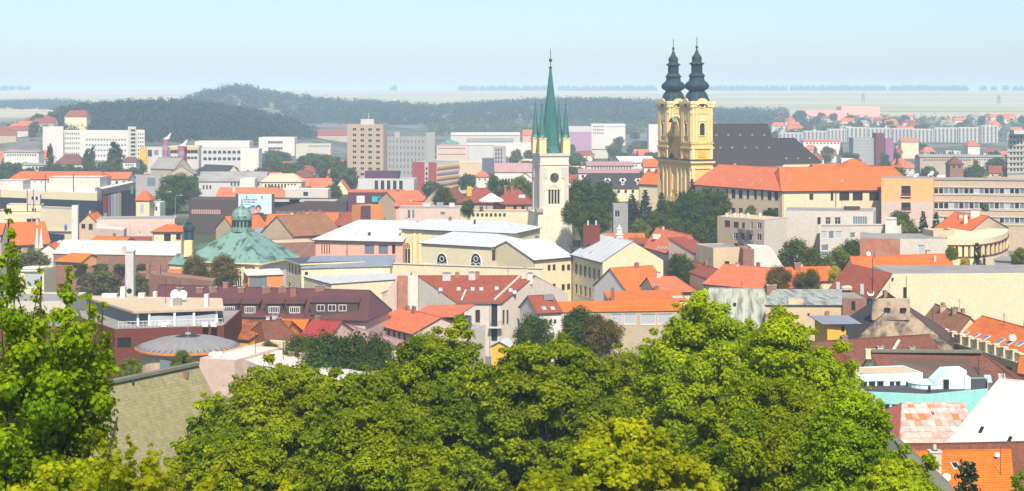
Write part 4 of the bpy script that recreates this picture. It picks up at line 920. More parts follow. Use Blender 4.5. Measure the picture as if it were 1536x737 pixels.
cb(.3, zc-3.0, zc-2.7, 0); mb.build('cornice', [M['trimyellow'], M['m_streak']], b.root)
L = (B-A).length
for k in range(9): mb = MB(); p = A+d*(L*(k+.3)/9)+nn*.2; mb.box(p, .8, .8, zc-.9, zc+.7, 0, math.atan2(d.y, d.x)); mb.box(p, 1.0, 1.0, zc+.7, zc+.82, 0, math.atan2(d.y, d.x)); mb.build('parapet_pier', M['palecream'], b.root)
for px, py in ((1447, 501), (1463, 504), (1478, 507), (1500, 512), (1515, 514), (1530, 516)): b.skylight(px, py, 1.4, 1.6, 'glassblue')
b.dish(1519, 514, .6, .8, 190); b.pole(1506, 489, 470, .05, cross=True)
b = Bld('corner_house', 'red-roofed corner house with a white gable at the right edge, below the ornate cornice', 'house', [P(1528, 248), P(1600, 240), P(1606, 252), P(1534, 260)]); b.gable(Z(560, 248), Z(538, 252), 'offwhite', 't_orange')

# --- turquoise house
fp = rect(1276, 214, 1384, 216, 6); b = Bld('turquoise_house', 'pale turquoise flat-roofed house with strip windows and a stair tower', 'house', fp)
b.flat(Z(563, 214), 'turq2', 'feltbeige', par=.1, wins=[(0, 1290, 572, 1327, 581, 'officed', 3, .92), (0, 1334, 572, 1352, 581, 'officed', 2, .92), (0, 1359, 572, 1366, 580, 'slit')])
fp2 = [P(1262, 211.2), P(1391, 208.6), P(1482, 212.6), P(1482, 221), P(1270, 219)]
b.flat(Z(590, 209.5), 'turq', 'feltdark', fp=fp2, par=.04, wins=[(0, 1324, 606, 1348, 616, 'officed', 2, .9), (0, 1364, 604, 1371, 616, 'slit'), (0, 1380, 604, 1387, 616, 'slit'), (1, 1396, 605, 1404, 616, 'officed')], name='lower_storey')
extrude(b, [(1402, 594), (1450, 594), (1450, 556), (1420, 557), (1403, 574)], 212.6, 3.5, 'turq2', 'stair_tower'); extrude(b, [(1447, 594), (1456, 594), (1456, 566), (1447, 565)], 212.4, 2.2, 'turq2', 'chimney')
me_, pe_ = None, None
put_window(b.root, (X(1419, 212.5), 212.5, Z(588, 212.5)), 0, .95, 1.75, 'officed', True)
mb = MB(); p = P(1387, 214.5); mb.lathe(p, [(2.2, Z(587, 213)), (2.2, Z(577, 213)), (2.3, Z(576, 213))], 20); mb.build('drum', M['turq2'], b.root)
b.gbox(1394, 588, 3, 580, .4, 'black', 'vent_pipe'); 
# --- bleached red roof, white roof
fp = rect(1352, 187, 1470, 187, 15); b = Bld('bleached_roof_house', 'house with a bleached, flaking red sheet roof and a plain red hip', 'house', fp); b.gable(Z(668, 186), Z(611, 193), 'white', 'm_lichen', hip=(2.0, 0), ov=.2)
A, B, C, D = fp; zr, ze = Z(611, 193), Z(668, 186); rdg = (A+D)/2+(B-A).normalized()*2.0
b.slab([(D.x-.2, D.y, ze+.22), (A.x-.25, A.y-.1, ze+.22), (rdg.x-.05, rdg.y, zr+.25)], 'm_redsheet', .02, .06, name='hip_roof')
q = b.hit(1399, 621); b.skylight(1399, 621, .6, .9, 'redpaint')
A = P(1424, 168); d = Vector((.82, -.572)); n = Vector((.572, .82)); fp = [A, A+d*22, A+d*22+n*21, A+n*21]; b = Bld('white_sheet_house', 'house under a broad plain white sheet roof with two black roof hatches', 'house', fp); b.gable(Z(667, 168), Z(571, 175.5), 'offwhite', 'feltwhite', hip=(2.0, 2), ov=.2)
b.skylight(1472, 646, .55, 1.3, 'black'); b.skylight(1515, 660, .55, 1.1, 'black')
# --- brown and orange roofs at the lower right corner
fp = rect(1340, 150, 1640, 152, 16); b = Bld('brown_tile_house', 'house with brown interlocking roof tiles behind the orange roof at the lower right', 'house', fp); b.gable(Z(775, 150), Z(668, 159), 'offwhite', 't_brown', ov=.3)
fp = [P(1335, 146), P(1522, 147), P(1503, 158), P(1352, 157)]; b = Bld('orange_tile_house', 'house with a bright orange interlocking tile roof and a tall white chimney', 'house', [P(1335, 146), P(1522, 147), P(1505, 167), P(1362, 166)])
b.gable(Z(775, 146), Z(681, 156), 'white', 't_bright', ov=.3)
b.chimney(1402, 724, 676, 1.05, .9, 'offwhite', cap='lgrey'); b.skylight(1433, 699, .7, 1.1, 'glass'); b.pole(1501, 712, 670, .03); b.dish(1496, 690, .25, .5, 190)
q = b.hit(1402, 722)
if q: mb = MB(); mb.tube([(q[0].x, q[0].y, Z(676, q[0].y)), (q[0].x, q[0].y, Z(667, q[0].y))], [.2, .16], 8); mb.build('chimney_pot', M['offwhite'], b.roofobj); dish_at(q[0]+Vector((1.0, -.5, .1)), .4, .4, 200, b.roofobj)
fp = [Vector((27.6, 129)), Vector((38.0, 130)), Vector((39.4, 146)), Vector((29.0, 146))]; b = Bld('mossy_gable_house', 'white gabled house with a mossy grey roof behind the right-hand tree', 'house', fp); b.gable(20.4, 24.9, 'offwhite', 'mosscap', axis='BC', ov=.3, ovg=.3)
# ---------------------------------------------------------------- landmarks
def V3(p, z): return Vector((p.x, p.y, z))
# green-spired clock tower
A, B = P(810.5, 498), P(853, 500.3); d = (B-A).normalized(); n = Vector((-d.y, d.x)); w_ = (B-A).length; fp = [A, B, B+n*w_, A+n*w_]
b = Bld('clock_tower', 'cream gothic clock tower with a tall verdigris spire and four corner spirelets', 'tower', fp, z0=2); zt = Z(232, 499)
c = (fp[0]+fp[2])/2
b.walls(fp, b.z0, zt, 'towercream', far=False, wins=[(0, 822, 284, 840, 306, 'slit', 4, .72)])
mb = MB()
def ringbox(z0, z1, o, m=0): mb.prism([c+(p-c)*(1+o/(w_*.707)) for p in fp], z0, z1, m, bottom=True)
ringbox(zt-.5, zt+.3, .5); ringbox(Z(247, 499)-.25, Z(247, 499)+.15, .3); mb.build('cornice', M['offwhite'], b.root)
mb = MB()
for p, q in ((A, B), (fp[3], A)):
    dd = (q-p).normalized(); nn = Vector((dd.y, -dd.x)); L = (q-p).length; rot = math.atan2(dd.y, dd.x)
    for u in (.7, L-.7): r_ = p+dd*u+nn*.08; mb.box(r_, 1.3, .35, b.z0, Z(258, 499), 0, rot)
    r_ = p+dd*L/2+nn*.05; mb.box(p+dd*1.2+nn*.06, 2.2, .3, Z(268, 499), Z(251, 499), 0, rot); mb.box(p+dd*(L-1.2)+nn*.06, 2.2, .3, Z(268, 499), Z(251, 499), 0, rot)
mb.build('pilaster', M['offwhite'], b.root)
cc = A+d*(u_at(A, B, 831.5)*w_)-n*.12; zc = Z(266, 499); r_ = 1.25; mb = MB()
pt = lambda rr, t, o: V3(cc-n*o+d*(rr*math.cos(t)), zc+rr*math.sin(t))
for k in range(24): t0, t1 = k*math.pi/12, (k+1)*math.pi/12; mb.bar(pt(r_, t0, .1), pt(r_, t1, .1), .28, .22, 1)
mb.face([pt(r_, k*math.pi/12, .05) for k in range(24)], 0)
for k in range(12): t = k*math.pi/6; mb.bar(pt(.85, t, .08), pt(1.08, t, .08), .1, .05, 2)
face = mb.build('clock_face', [M['darkpanel'], M['fr_dark'], M['white']], b.root)
mb = MB(); mb.bar(pt(0, 0, .14), pt(.95, 1.0, .14), .11, .05); mb.bar(pt(0, 0, .16), pt(.65, -.6, .16), .14, .05); mb.build('clock_hand', M['white'], face)
mb = MB(); zt0 = Z(284, 499); a = A+d*(u_at(A, B, 821)*w_)-n*.05; e = A+d*(u_at(A, B, 841)*w_)-n*.05
mid = (a+e)/2; mb.bar(V3(a, zt0), V3(mid, Z(277, 499)), .3); mb.bar(V3(mid, Z(277, 499)), V3(e, zt0), .3); mb.bar(V3(a, zt0), V3(e, zt0), .3)
for k in (.25, .5, .75): mb.bar(V3(a+(e-a)*k, zt0), V3(a+(e-a)*k, zt0+.9), .18)
mb.build('tracery', M['cream'], b.root)
mb = MB(); mb.prism([c+(p-c)*1.22 for p in fp], b.z0, Z(318, 499)); mb.prism([c+(p-c)*1.1+Vector((1.2, 0)) for p in fp], Z(318, 499), Z(312, 499)); mb.build('tower_base', M['towercream'], b.root)
mb = MB()
for q in fp: mb.box(c+(q-c)*1.12, 2.2, 2.2, Z(318, 499), Z(313, 499), 0, math.atan2(d.y, d.x))
mb.build('base_coping', M['grey'], b.root)
for q in fp:
    q = c+(q-c)*.84; rot = math.atan2(d.y, d.x); mb = MB(); mb.box(q, 2.25, 2.25, zt+.2, Z(207, 499), 0, rot); mb.box(q, 2.6, 2.6, Z(207, 499)-.3, Z(207, 499), 0, rot); mb.box(q-n*1.0, .5, .1, zt+1.0, zt+3.2, 1, rot)
    t_ = mb.build('turret', [M['trimyellow'], M['black']], b.root)
    mb = MB(); mb.lathe(q, [(1.5, Z(207, 499)), (1.2, Z(203, 499)), (.16, Z(160, 499)), (.14, Z(159, 499)), (.36, Z(157.5, 499)), (.08, Z(156, 499)), (.06, Z(149, 499))], 8, 0, False); mb.build('spirelet', M['m_spire'], t_)
mb = MB(); mb.lathe(c, [(3.6, zt+.3), (3.0, zt+2.5), (.32, Z(102, 499)), (.3, Z(100, 499))], 8, 0, False, R(22)); mb.build('spire', M['m_spire'], b.root)
mb = MB(); z_ = lambda y: Z(y, 499); mb.lathe(c, [(.35, z_(103)), (.55, z_(101)), (.12, z_(99)), (.12, z_(93)), (.3, z_(92.5)), (.62, z_(90)), (.3, z_(87.6)), (.1, z_(87)), (.07, z_(72))], 10); mb.bar((c.x-.3, c.y, z_(79)), (c.x+.3, c.y, z_(79)), .12); mb.build('finial', M['dmetal'], b.root)
mb = MB()
for k in range(4):
    t = R(22)+k*math.pi/2-2.2; p = c+Vector((math.cos(t), math.sin(t)))*2.7; mb.box(p, .9, .9, zt+.3, zt+1.6, 0, t)
mb.build('spire_lucarne', M['dmetal'], b.root)

# twin-towered yellow church
g = Vector((math.cos(R(20)), math.sin(R(20)))); f_ = Vector((-g.y, g.x)); s_ = 8.8
T1 = Vector((69.3, 600.0)); T2 = Vector((62.4, 618.9)); rot = R(20)
def sq(c, s, sg=None): sg = sg or s; return [c-g*sg/2-f_*s/2, c+g*sg/2-f_*s/2, c+g*sg/2+f_*s/2, c-g*sg/2+f_*s/2]
mid = (T1+T2)/2; zs = lambda y: Z(y, 598)
body = [T1-g*s_/2-f_*s_/2, T1+g*s_/2-f_*s_/2, T2+g*s_/2+f_*s_/2, T2-g*s_/2+f_*s_/2]
b = Bld('twin_tower_church', 'yellow baroque church with twin dark green onion domes and a slate nave roof', 'church', body, z0=8); b.far = False
b.walls(body, 8, zs(240), 'yellow', name='facade', far=False)
def arch_win(b, A, B, px, py0, py1, w, parent=None, trim='trimyellow', glass='glass', out=.05):
    A, B = Vector(A), Vector(B); L = (B-A).length; dd = (B-A)/L; nn = Vector((dd.y, -dd.x)); u = u_at(A, B, px)*L; c0 = A+dd*u; z0, z1 = Z(py1, c0.y), Z(py0, c0.y); zs_ = z1-w/2
    out_ = [(-w/2, z0), (w/2, z0)]+[(w/2*math.cos(t), zs_+w/2*math.sin(t)) for t in [math.pi*k/10 for k in range(11)]]
    P3 = lambda q, o: (c0.x+dd.x*q[0]+nn.x*o, c0.y+dd.y*q[0]+nn.y*o, q[1])
    mb = MB(); mb.face([P3(q, out) for q in out_]); o = mb.build('window', M[glass], parent or b.root)
    mb = MB()
    for i in range(len(out_)): mb.bar(P3(out_[i], out+.05), P3(out_[(i+1) % len(out_)], out+.05), .3, .3)
    mb.build('window_surround', M[trim], o)
    mb = MB(); mb.bar(P3((0, z0), out+.02), P3((0, z1), out+.02), .08); mb.bar(P3((-w/2, (z0+zs_)/2), out+.02), P3((w/2, (z0+zs_)/2), out+.02), .08); mb.build('glazing_bar', M['fr_dark'], o)
def band(b, fp, z0, z1, o, mat, name='cornice'):
    c = sum(fp, Vector((0, 0)))/len(fp); mb = MB(); e = [p+Vector(((1 if (p-c).dot(g) > 0 else -1)*o*g+(1 if (p-c).dot(f_) > 0 else -1)*o*f_)) for p in fp]; mb.prism(e, z0, z1, 0, bottom=True); mb.build(name, M[mat], b.root)
band(b, body, zs(241)-.9, zs(241), .7, 'trimyellow'); band(b, body, zs(241), zs(241)+.25, .9, 'brownpanel', 'cornice_flashing'); band(b, body, zs(251)-.5, zs(251), .35, 'trimyellow'); band(b, body, 8, zs(297), .3, 'trimyellow', 'plinth')
mb = MB(); DA = (body[3], body[0])
for (p, q), us in (((body[3], body[0]), (.03, .17, .28, .40, .60, .72, .83, .97)), ((body[0], body[1]), (.07, .93))):
    dd = (q-p).normalized(); nn = Vector((dd.y, -dd.x)); L = (q-p).length
    for u in us: mb.box(p+dd*L*u+nn*.15, 1.1, .5, 8, zs(252), 0, math.atan2(dd.y, dd.x))
mb.build('pilaster', M['trimyellow'], b.root)
for px in (990, 1000, 1007.5, 1015, 1024): arch_win(b, body[3], body[0], px, 266 if px != 1007.5 else 261, 284, 1.3 if px != 1007.5 else 2.0)
# centre part between the towers
ctr = [T1-g*s_/2+f_*s_/2, T1+g*s_/2+f_*s_/2, T2+g*s_/2-f_*s_/2, T2-g*s_/2-f_*s_/2]
b.walls(ctr, zs(240)+.25, zs(205), 'yellow', name='centre_gable', far=False)
mb = MB(); pA, pB = ctr[3], ctr[0]; L = (pB-pA).length; dd = (pB-pA)/L
prof = [(0, zs(240)), (L, zs(240)), (L, zs(205)), (L*.85, zs(196)), (L*.72, zs(184)), (L*.6, zs(177)), (L*.5, zs(175)), (L*.4, zs(177)), (L*.28, zs(184)), (L*.15, zs(196)), (0, zs(205))]
fr = [V3(pA+dd*u, z) for u, z in prof]; bk = [q+Vector((g.x, g.y, 0))*1.2 for q in fr]; mb.face(fr); mb.face(bk[::-1])
for i in range(len(fr)): j = (i+1) % len(fr); mb.face([fr[j], fr[i], bk[i], bk[j]])
mb.build('gable_front', M['yellow'], b.root)
mb = MB(); m_ = pA+dd*L/2; mb.bar(V3(pA+dd*L*.3-g*.6, zs(184)), V3(m_-g*.6, zs(177)), 1.6, .3); mb.bar(V3(m_-g*.6, zs(177)), V3(pA+dd*L*.7-g*.6, zs(184)), 1.6, .3); mb.build('niche_canopy', M['m_copper'], b.root)
mb = MB(); q = m_-g*.5; mb.lathe(q, [(.55, zs(206)), (.5, zs(203)), (.35, zs(202)), (.45, zs(198)), (.5, zs(195)), (.3, zs(193.5)), (.28, zs(192)), (.1, zs(191))], 8); mb.build('statue', M['stained'], b.root)
# gabled portal hood
mb = MB(); q = m_-g*.4; 
for s1 in (-1, 1): mb.bar(V3(q+dd*3.2*s1, zs(240)+.3), V3(q, zs(231)), 1.4, .35)
mb.build('pediment', M['brownpanel'], b.root)
for T in (T1, T2):
    tw = sq(T, s_); near = T is T1; yT = T.y-2
    zt_ = lambda y: Z(y, 598)
    b.walls(tw, zs(240)+.25, zs(152), 'yellow', name='tower', far=False)
    band(b, tw, zs(221)-.5, zs(221), .45, 'trimyellow'); band(b, tw, zs(214)-.35, zs(214), .3, 'trimyellow'); band(b, tw, zs(154)-.5, zs(152.5), .75, 'trimyellow'); band(b, tw, zs(170)-.2, zs(170), .25, 'trimyellow')
    mb = MB()
    for p, q in ((tw[3], tw[0]), (tw[0], tw[1])):
        dd = (q-p).normalized(); nn = Vector((dd.y, -dd.x)); L = (q-p).length; rr = math.atan2(dd.y, dd.x)
        for u in (.08, .22, .78, .92): mb.box(p+dd*L*u+nn*.1, .8, .4, zs(213), zs(155), 0, rr)
        for u in (.08, .92): mb.box(p+dd*L*u+nn*.1, 1.2, .4, zs(239), zs(222), 0, rr)
        mb.box(p+dd*L*.5+nn*.05, 3.4, .25, zs(182), zs(172), 0, rr)
    mb.build('pilaster', M['trimyellow'], b.root)
    mb = MB()
    for p, q in ((tw[3], tw[0]), (tw[0], tw[1])):
        dd = (q-p).normalized(); nn = Vector((dd.y, -dd.x)); L = (q-p).length
        mb.box(p+dd*L*.5+nn*.06, 3.0, .25, zs(236), zs(225), 0, math.atan2(dd.y, dd.x))
    mb.build('panel', M['ochre'], b.root)
    for (p, q), wd_ in (((tw[0], tw[1]), 2.3), ((tw[3], tw[0]), 2.3)):
        cpt = (p+q)/2; px = 768+F*cpt.x/cpt.y; arch_win(b, p, q, px, 184, 204, wd_)
        dd = (q-p).normalized(); nn = Vector((dd.y, -dd.x)); zz = Z(158, cpt.y); mb = MB(); pt = lambda r, t, o: V3(cpt+nn*o+dd*r*math.cos(t), zz+r*math.sin(t))
        mb.face([pt(1.0, k*math.pi/9, .12) for k in range(18)], 1)
        for k in range(18): mb.bar(pt(1.05, k*math.pi/9, .15), pt(1.05, (k+1)*math.pi/9, .15), .3, .3, 0)
        mb.build('oculus', [M['trimyellow'], M['brownpanel']], b.root)
        mb = MB()
        for k in range(9): mb.bar(pt(2.0, k*math.pi/9, .3), pt(2.0, (k+1)*math.pi/9, .3), .55, 1.3)
        a0, a1 = pt(2.0, 0, .3), pt(2.0, math.pi, .3); 
        mb.bar(a0, V3(p+dd*(L+.4)+nn*.3 if False else q+nn*.3+dd*.4, a0.z-.3), .5, 1.2); mb.bar(a1, V3(p+nn*.3-dd*.4, a1.z-.3), .5, 1.2)
        fan = [pt(1.9, math.pi*k/10, .1) for k in range(11)]; mb.face(fan)
        mb.build('curved_pediment', M['trimyellow'], b.root)
    prof = [(5.3, 152.5), (5.0, 150), (4.6, 146), (4.1, 141), (3.3, 137.5), (3.1, 136.5), (3.5, 135.5), (4.6, 133), (4.95, 130), (4.9, 127.5), (4.3, 124.5), (3.5, 122), (3.1, 120.5), (2.95, 117), (3.0, 115), (3.5, 114), (3.1, 112.8), (2.5, 110), (2.3, 109)]
    mb = MB(); mb.lathe(T, [(r*.89, zs(y)) for r, y in prof], 16, 0, False, rot+R(11.25), .25)
    dm = mb.build('onion_dome', M['m_dome'], b.root)
    mb = MB(); mb.lathe(T, [(1.95, zs(109.5)), (1.95, zs(97))], 8, 0, False, rot)
    for k in range(8):
        t = rot+math.pi*k/4; mb.bar(V3(T+Vector((math.cos(t), math.sin(t)))*1.95, zs(109)), V3(T+Vector((math.cos(t), math.sin(t)))*1.95, zs(97)), .45)
        t += math.pi/8; q = T+Vector((math.cos(t), math.sin(t)))*1.84; mb.box(q, .1, .75, zs(108), zs(100.5), 1, t)
    mb.build('lantern', [M['m_dome'], M['black']], dm)
    prof = [(2.2, 97.2), (2.75, 96), (2.7, 95), (2.0, 93.5), (1.7, 92), (1.75, 90), (1.85, 87.5), (1.6, 84.5), (1.1, 82), (.75, 79.5), (.5, 76), (.28, 74), (.2, 73)]
    mb = MB(); mb.lathe(T, [(r, zs(y)) for r, y in prof], 16, 0, False, rot, .2); mb.build('cupola', M['m_dome'], dm)
    mb = MB(); mb.lathe(T, [(.2, zs(73.4)), (.3, zs(72.8)), (.55, zs(70.5)), (.3, zs(68.4)), (.12, zs(67.8)), (.1, zs(64)), (.25, zs(63)), (.07, zs(62)), (.07, zs(55))], 10); 
    for zz, l in ((59.5, .5), (57.3, .35)): mb.bar(V3(T-g*l, zs(zz)), V3(T+g*l, zs(zz)), .12)
    mb.build('cross', M['dmetal'], dm)
# nave and chancel
nb = mid+g*s_/2; hw = 12
fpn = [nb-f_*hw, nb-f_*hw+g*31, nb+f_*hw+g*31, nb+f_*hw]
b.gable(Z(246, 606), Z(187, 618), 'palecream', 't_slate', fp=fpn, ov=.5, ovg=.2, name='nave', trim='brownpanel')
hw = 9; fpc = [nb-f_*hw+g*31.1, nb-f_*hw+g*49.5, nb+f_*hw+g*49.5, nb+f_*hw+g*31.1]
b.gable(Z(244, 614), Z(208, 626), 'palecream', 't_slate', fp=fpc, ov=.4, hip=(0, 6.5), name='chancel', trim='brownpanel')
for r_, y_ in ((5, 203), (5, 222), (3, 238)):
    pass
for px, py in ((1074, 203), (1092, 203), (1110, 203), (1128, 203), (1146, 203), (1080, 222), (1098, 222), (1117, 222), (1135, 222), (1153, 222), (1179, 238), (1196, 238), (1214, 238)):
    q = b.hit(px, py)
    if q: p, n2 = q; mb = MB(); mb.box(p, .7, .6, p.z-.2, p.z+.3, 0, rot); mb.box(p, .9, .8, p.z+.3, p.z+.4, 0, rot); mb.build('roof_vent', M['grey'], b.roofobj)
pipe(b, X(1093, 600), 605, 20, Z(247, 605)); 
b = Bld('church_annexe', 'low annexe with an orange roof left of the yellow church front', 'building', [P(958, 606), P(986, 600), P(992, 612), P(964, 618)]); b.gable(Z(276, 604), Z(258, 610), 'cream', 't_vermil', hip=(3, 0))

# monastery wings
A, B = P(1040, 590), P(1173, 548); d = (B-A).normalized(); n = Vector((-d.y, d.x)); fp = [A, B, B+n*15, A+n*15]
b = Bld('monastery', 'long cream monastery with rows of dark windows and a wide orange tiled roof', 'building', fp); b.far = False; ze = Z(285, 548)
W = [(0, px-w/2, 287-(1164-px)*.045, px+w/2, 301-(1164-px)*.05, 'brown3', 1) for px, w in ((1056, 3.5), (1066, 4), (1077, 4), (1090, 4), (1100, 6), (1110.6, 6), (1121.7, 4), (1133, 4), (1143, 4), (1154, 6), (1164.5, 6))]
W += [(0, px-w/2, 312, px+w/2, 325, 'brown3', 1) for px, w in ((1100, 6), (1111, 6), (1122, 4), (1154, 6), (1164.5, 6))]
b.gable(ze, Z(251, 566), 'peachcream', 't_orange2', hip=(6, 5), wins=W, ov=.6)
for k in range(6): mb = MB()
for px, py in ((1083, 268), (1110, 270), (1141, 271)): b.skylight(px, py, .5, .5, 'glass')
A, B = P(1173.5, 548), P(1374, 557); d = (B-A).normalized(); n = Vector((-d.y, d.x)); fp2 = [A, B, B+n*17, A+n*17]
b.gable(ze-.05, Z(251, 566)+.2, 'peachcream', 't_vermil', hip=(2, 5), fp=fp2, ov=.6, wins=[(0, 1214, 291, 1220, 300, 'brown'), (0, 1246, 288, 1250, 301, 'brown'), (0, 1259, 288, 1274, 301, 'brown3'), (0, 1279, 288, 1294, 301, 'brown3'), (0, 1304, 288, 1319, 301, 'brown3'), (0, 1244, 311, 1250, 318, 'brown'), (0, 1260, 311, 1274, 318, 'brown3')])
pipe(b, X(1172.5, 547), 547.3, 8, ze); pipe(b, X(1254, 551), 551.0, 8, ze); b.skylight(1263, 271, .6, .6, 'glass')
fp3 = rect(1262, 578, 1318, 580, 14); b.gable(Z(258, 578), Z(240, 584), 'peachcream', 't_vermil', fp=fp3, hip=(6, 6), name='roof_pavilion')
mb = MB(); q = (fp3[0]+fp3[2])/2; mb.tube([(q.x, q.y, Z(241, 584)), (q.x, q.y, Z(233, 584))], [.12, .06], 6); mb.build('finial', M['dmetal'], b.root)
b = Bld('rear_orange_roof', 'low building with a faded orange roof tucked behind the monastery', 'building', rect(1225, 600, 1290, 602, 12)); b.gable(Z(256, 600), Z(247, 606), 'cream', 't_orange2')

# peach stair block and long office building
fp = [P(1322, 536), P(1400, 534), P(1402, 552), P(1322, 552)]; zt = Z(268, 535)
b = Bld('peach_block', 'peach and pale pink block with two recessed balconies', 'building', fp); b.far = False
zm = Z(302, 535)
b.walls(fp, b.z0, zm, 'pinkwhite', far=False, wins=[(0, 1352, 304, 1366, 317, 'open')]); b.walls(fp, zm, zt, 'peach', name='upper_wall', far=False, wins=[(0, 1352, 279, 1366, 298, 'open')])
mb = MB(); mb.face([(p.x, p.y, zt) for p in fp]); mb.build('roof', M['felt'], b.root)
for y in (292, 314):
    pa, pb_ = P(1351, 535.2), P(1367, 534.8); mb = MB(); mb.bar(V3(pa, Z(y+3, 535)), V3(pb_, Z(y+3, 535)), .9, .3); mb.build('balcony_slab', M['offwhite'], b.root); railing(b, V3(pa-Vector((0, .4)), Z(y+3, 535)), V3(pb_-Vector((0, .4)), Z(y+3, 535)), 1.0, 8, 'redpaint', 'balcony_railing')
fp = rect(1399, 548, 1560, 541, 16); zt = Z(270, 545)
b = Bld('office_building', 'long beige office building with continuous bands of white-framed windows', 'building', fp); b.far = False
WW = []
for r_, (y0, y1) in enumerate(((282.5, 291), (304, 313.5), (326.5, 335))):
    for k in range(18):
        a = 1400.5+k*7.6; WW.append((0, a, y0+(k/18)*.2, a+7.0, y1, rnd.choice(['office', 'officed', 'blind', 'office', 'officed'])))
b.flat(zt, 'tanpanel', 'felt', wins=WW, par=.2)
mb = MB()
for y in (281, 292.6, 302.6, 315.2, 325.2, 337): mb.bar(V3(fp[0]+Vector((0, -.12)), Z(y, 545)), V3(fp[1]+Vector((0, -.12)), Z(y, 545)), .22, .3)
mb.build('window_band_trim', M['offwhite'], b.root)
mb = MB(); mb.bar(V3(fp[0], zt+.1), V3(fp[1], zt+.1), .6, .35); mb.build('roof_edge', M['grey'], b.root)
for px in (1371, 1395):
    t_ = thing('rooftop_aerials', 'white dish aerials clustered on the %s end of the peach and office roofs' % ('left' if px < 1390 else 'right'), 'antenna', (X(px, 545), 545, zt), 'white dish aerials on the office roofs')
    for k in range(4):
        dish_at(Vector((X(px, 545)+rnd.uniform(-1.2, 1.2), 545+rnd.uniform(0, 2), zt)), .6, rnd.uniform(.6, 2.6), rnd.uniform(150, 230), t_)

# white modern building and tan flats below the monastery
fp = [P(1177, 474), P(1310, 470), P(1314, 488), P(1180, 492)]; b = Bld('white_modern_building', 'white flat-roofed modern building with white-framed windows and a stepped terrace', 'building', fp); b.far = False
b.flat(Z(317, 472), 'offwhite', 'felt', wins=[(0, 1226, 326, 1231, 337, 'open'), (0, 1238, 326, 1246, 337, 'white22'), (0, 1252, 326, 1261, 337, 'white22'), (0, 1279, 325, 1301, 337, 'multi6')], par=.2)
fp2 = [P(1230, 458), P(1352, 462), P(1352, 470), P(1230, 470)]; b.flat(Z(340, 460), 'offwhite', 'felt', fp=fp2, name='lower_storey', wins=[(0, 1232, 347, 1241, 358, 'blind'), (0, 1243, 347, 1251, 358, 'office'), (0, 1253, 347, 1263, 358, 'blind'), (0, 1275, 349, 1283, 357, 'office'), (0, 1290, 349, 1300, 357, 'blind'), (0, 1232, 367, 1243, 376, 'office'), (0, 1222+10, 378, 1243, 384, 'office')], par=.3)
fp3 = [P(1328, 455), P(1345, 455), P(1345, 468), P(1328, 468)]; b.flat(Z(331, 455), 'white', 'felt', fp=fp3, name='stair_block'); b.pole(1263, 318, 298, .05)
mb = MB(); p = P(1278, 480); mb.box(p, 4.5, 2, Z(317, 472), Z(312.5, 472)); mb.build('roof_terrace', M['brownpanel'], b.root)
A, B = P(1076, 464), P(1146, 450); d = (B-A).normalized(); n = Vector((-d.y, d.x)); fp = [A, B, Vector((X(1180, 458), 458)), Vector((X(1105, 476), 476))]
b = Bld('tan_flats', 'dull tan block of flats with blue-grey balconies and a blank pale end wall', 'building', fp); b.far = False
b.flat(Z(329, 452), 'tan', 'feltbeige', par=.12, mats=None, wins=[(0, 1087, 331, 1095, 341, 'brown'), (0, 1100, 333, 1108, 342, 'brown'), (0, 1113, 334, 1117, 343, 'slit'), (0, 1125, 333, 1129, 344, 'white'), (0, 1136, 334, 1142, 344, 'white'), (0, 1100, 349, 1106, 358, 'white'), (0, 1112, 350, 1117, 360, 'slit'), (0, 1124, 350, 1128, 360, 'slit'), (0, 1135, 351, 1142, 361, 'white'), (0, 1101, 365, 1106, 370, 'dark'), (0, 1136, 367, 1141, 371, 'dark')])
mb = MB(); B2, C2 = fp[1], fp[2]; mb.face([(B2.x+.02, B2.y-.03, b.z0), (C2.x, C2.y-.03, b.z0), (C2.x, C2.y-.03, Z(329, 452)-.3), (B2.x+.02, B2.y-.03, Z(329, 452)-.3)]); mb.build('end_wall', M['offwhite'], b.root)
for px, y in ((1114, 346), (1126, 347), (1114, 362), (1126, 363)):
    p = A+(B-A)*u_at(A, B, px)+Vector((d.y, -d.x))*.5; rr = math.atan2(d.y, d.x); mb = MB(); mb.box(p, 1.9, 1.0, Z(y+3.4, 456), Z(y+2.6, 456), 0, rr); mb.box(p+Vector((d.y, -d.x))*.5, 1.9, .06, Z(y+2.6, 456), Z(y-2.5, 456), 0, rr)
    for sx in (-.93, .93): mb.box(p+d*sx, .06, 1.0, Z(y+2.6, 456), Z(y-2.5, 456), 0, rr)
    mb.build('balcony', M['slatepanel'], b.root)
for px in (1102, 1112, 1122, 1090, 1140): b.gbox(px, 325, 4, 320, .8, 'offwhite', 'roof_unit')

# copper-domed synagogue
c = P(336, 458); b = Bld('synagogue', 'moorish synagogue with a patchy green copper pyramid roof and a domed lantern', 'synagogue', [c+Vector((-11, -11)), c+Vector((11, -11)), c+Vector((11, 11)), c+Vector((-11, 11))], z0=-.5); b.far = False
A, B = P(282, 452), P(390, 444); d = (B-A).normalized(); n = Vector((-d.y, d.x)); fp = [A, B, B+n*20, A+n*20]; c = (fp[0]+fp[2])/2; ze = Z(392, 446)
b.walls(fp, b.z0, ze, 'white', far=False)
top = [c+(p-c)*.17 for p in fp]; ev = [c+(p-c)*1.1 for p in fp]; zq = Z(345, 458); mb = MB()
for i in range(4): j = (i+1) % 4; mb.face([V3(ev[i], ze-.3), V3(ev[j], ze-.3), V3(top[j], zq), V3(top[i], zq)], 0); mb.bar(V3(ev[i], ze-.2), V3(top[i], zq+.1), .3, .2, 0)
mb.prism(ev, ze-.7, ze-.32, 1, bottom=True); b.roofobj = mb.build('roof', [M['m_copper'], M['trimyellow']], b.root)
mb = MB()
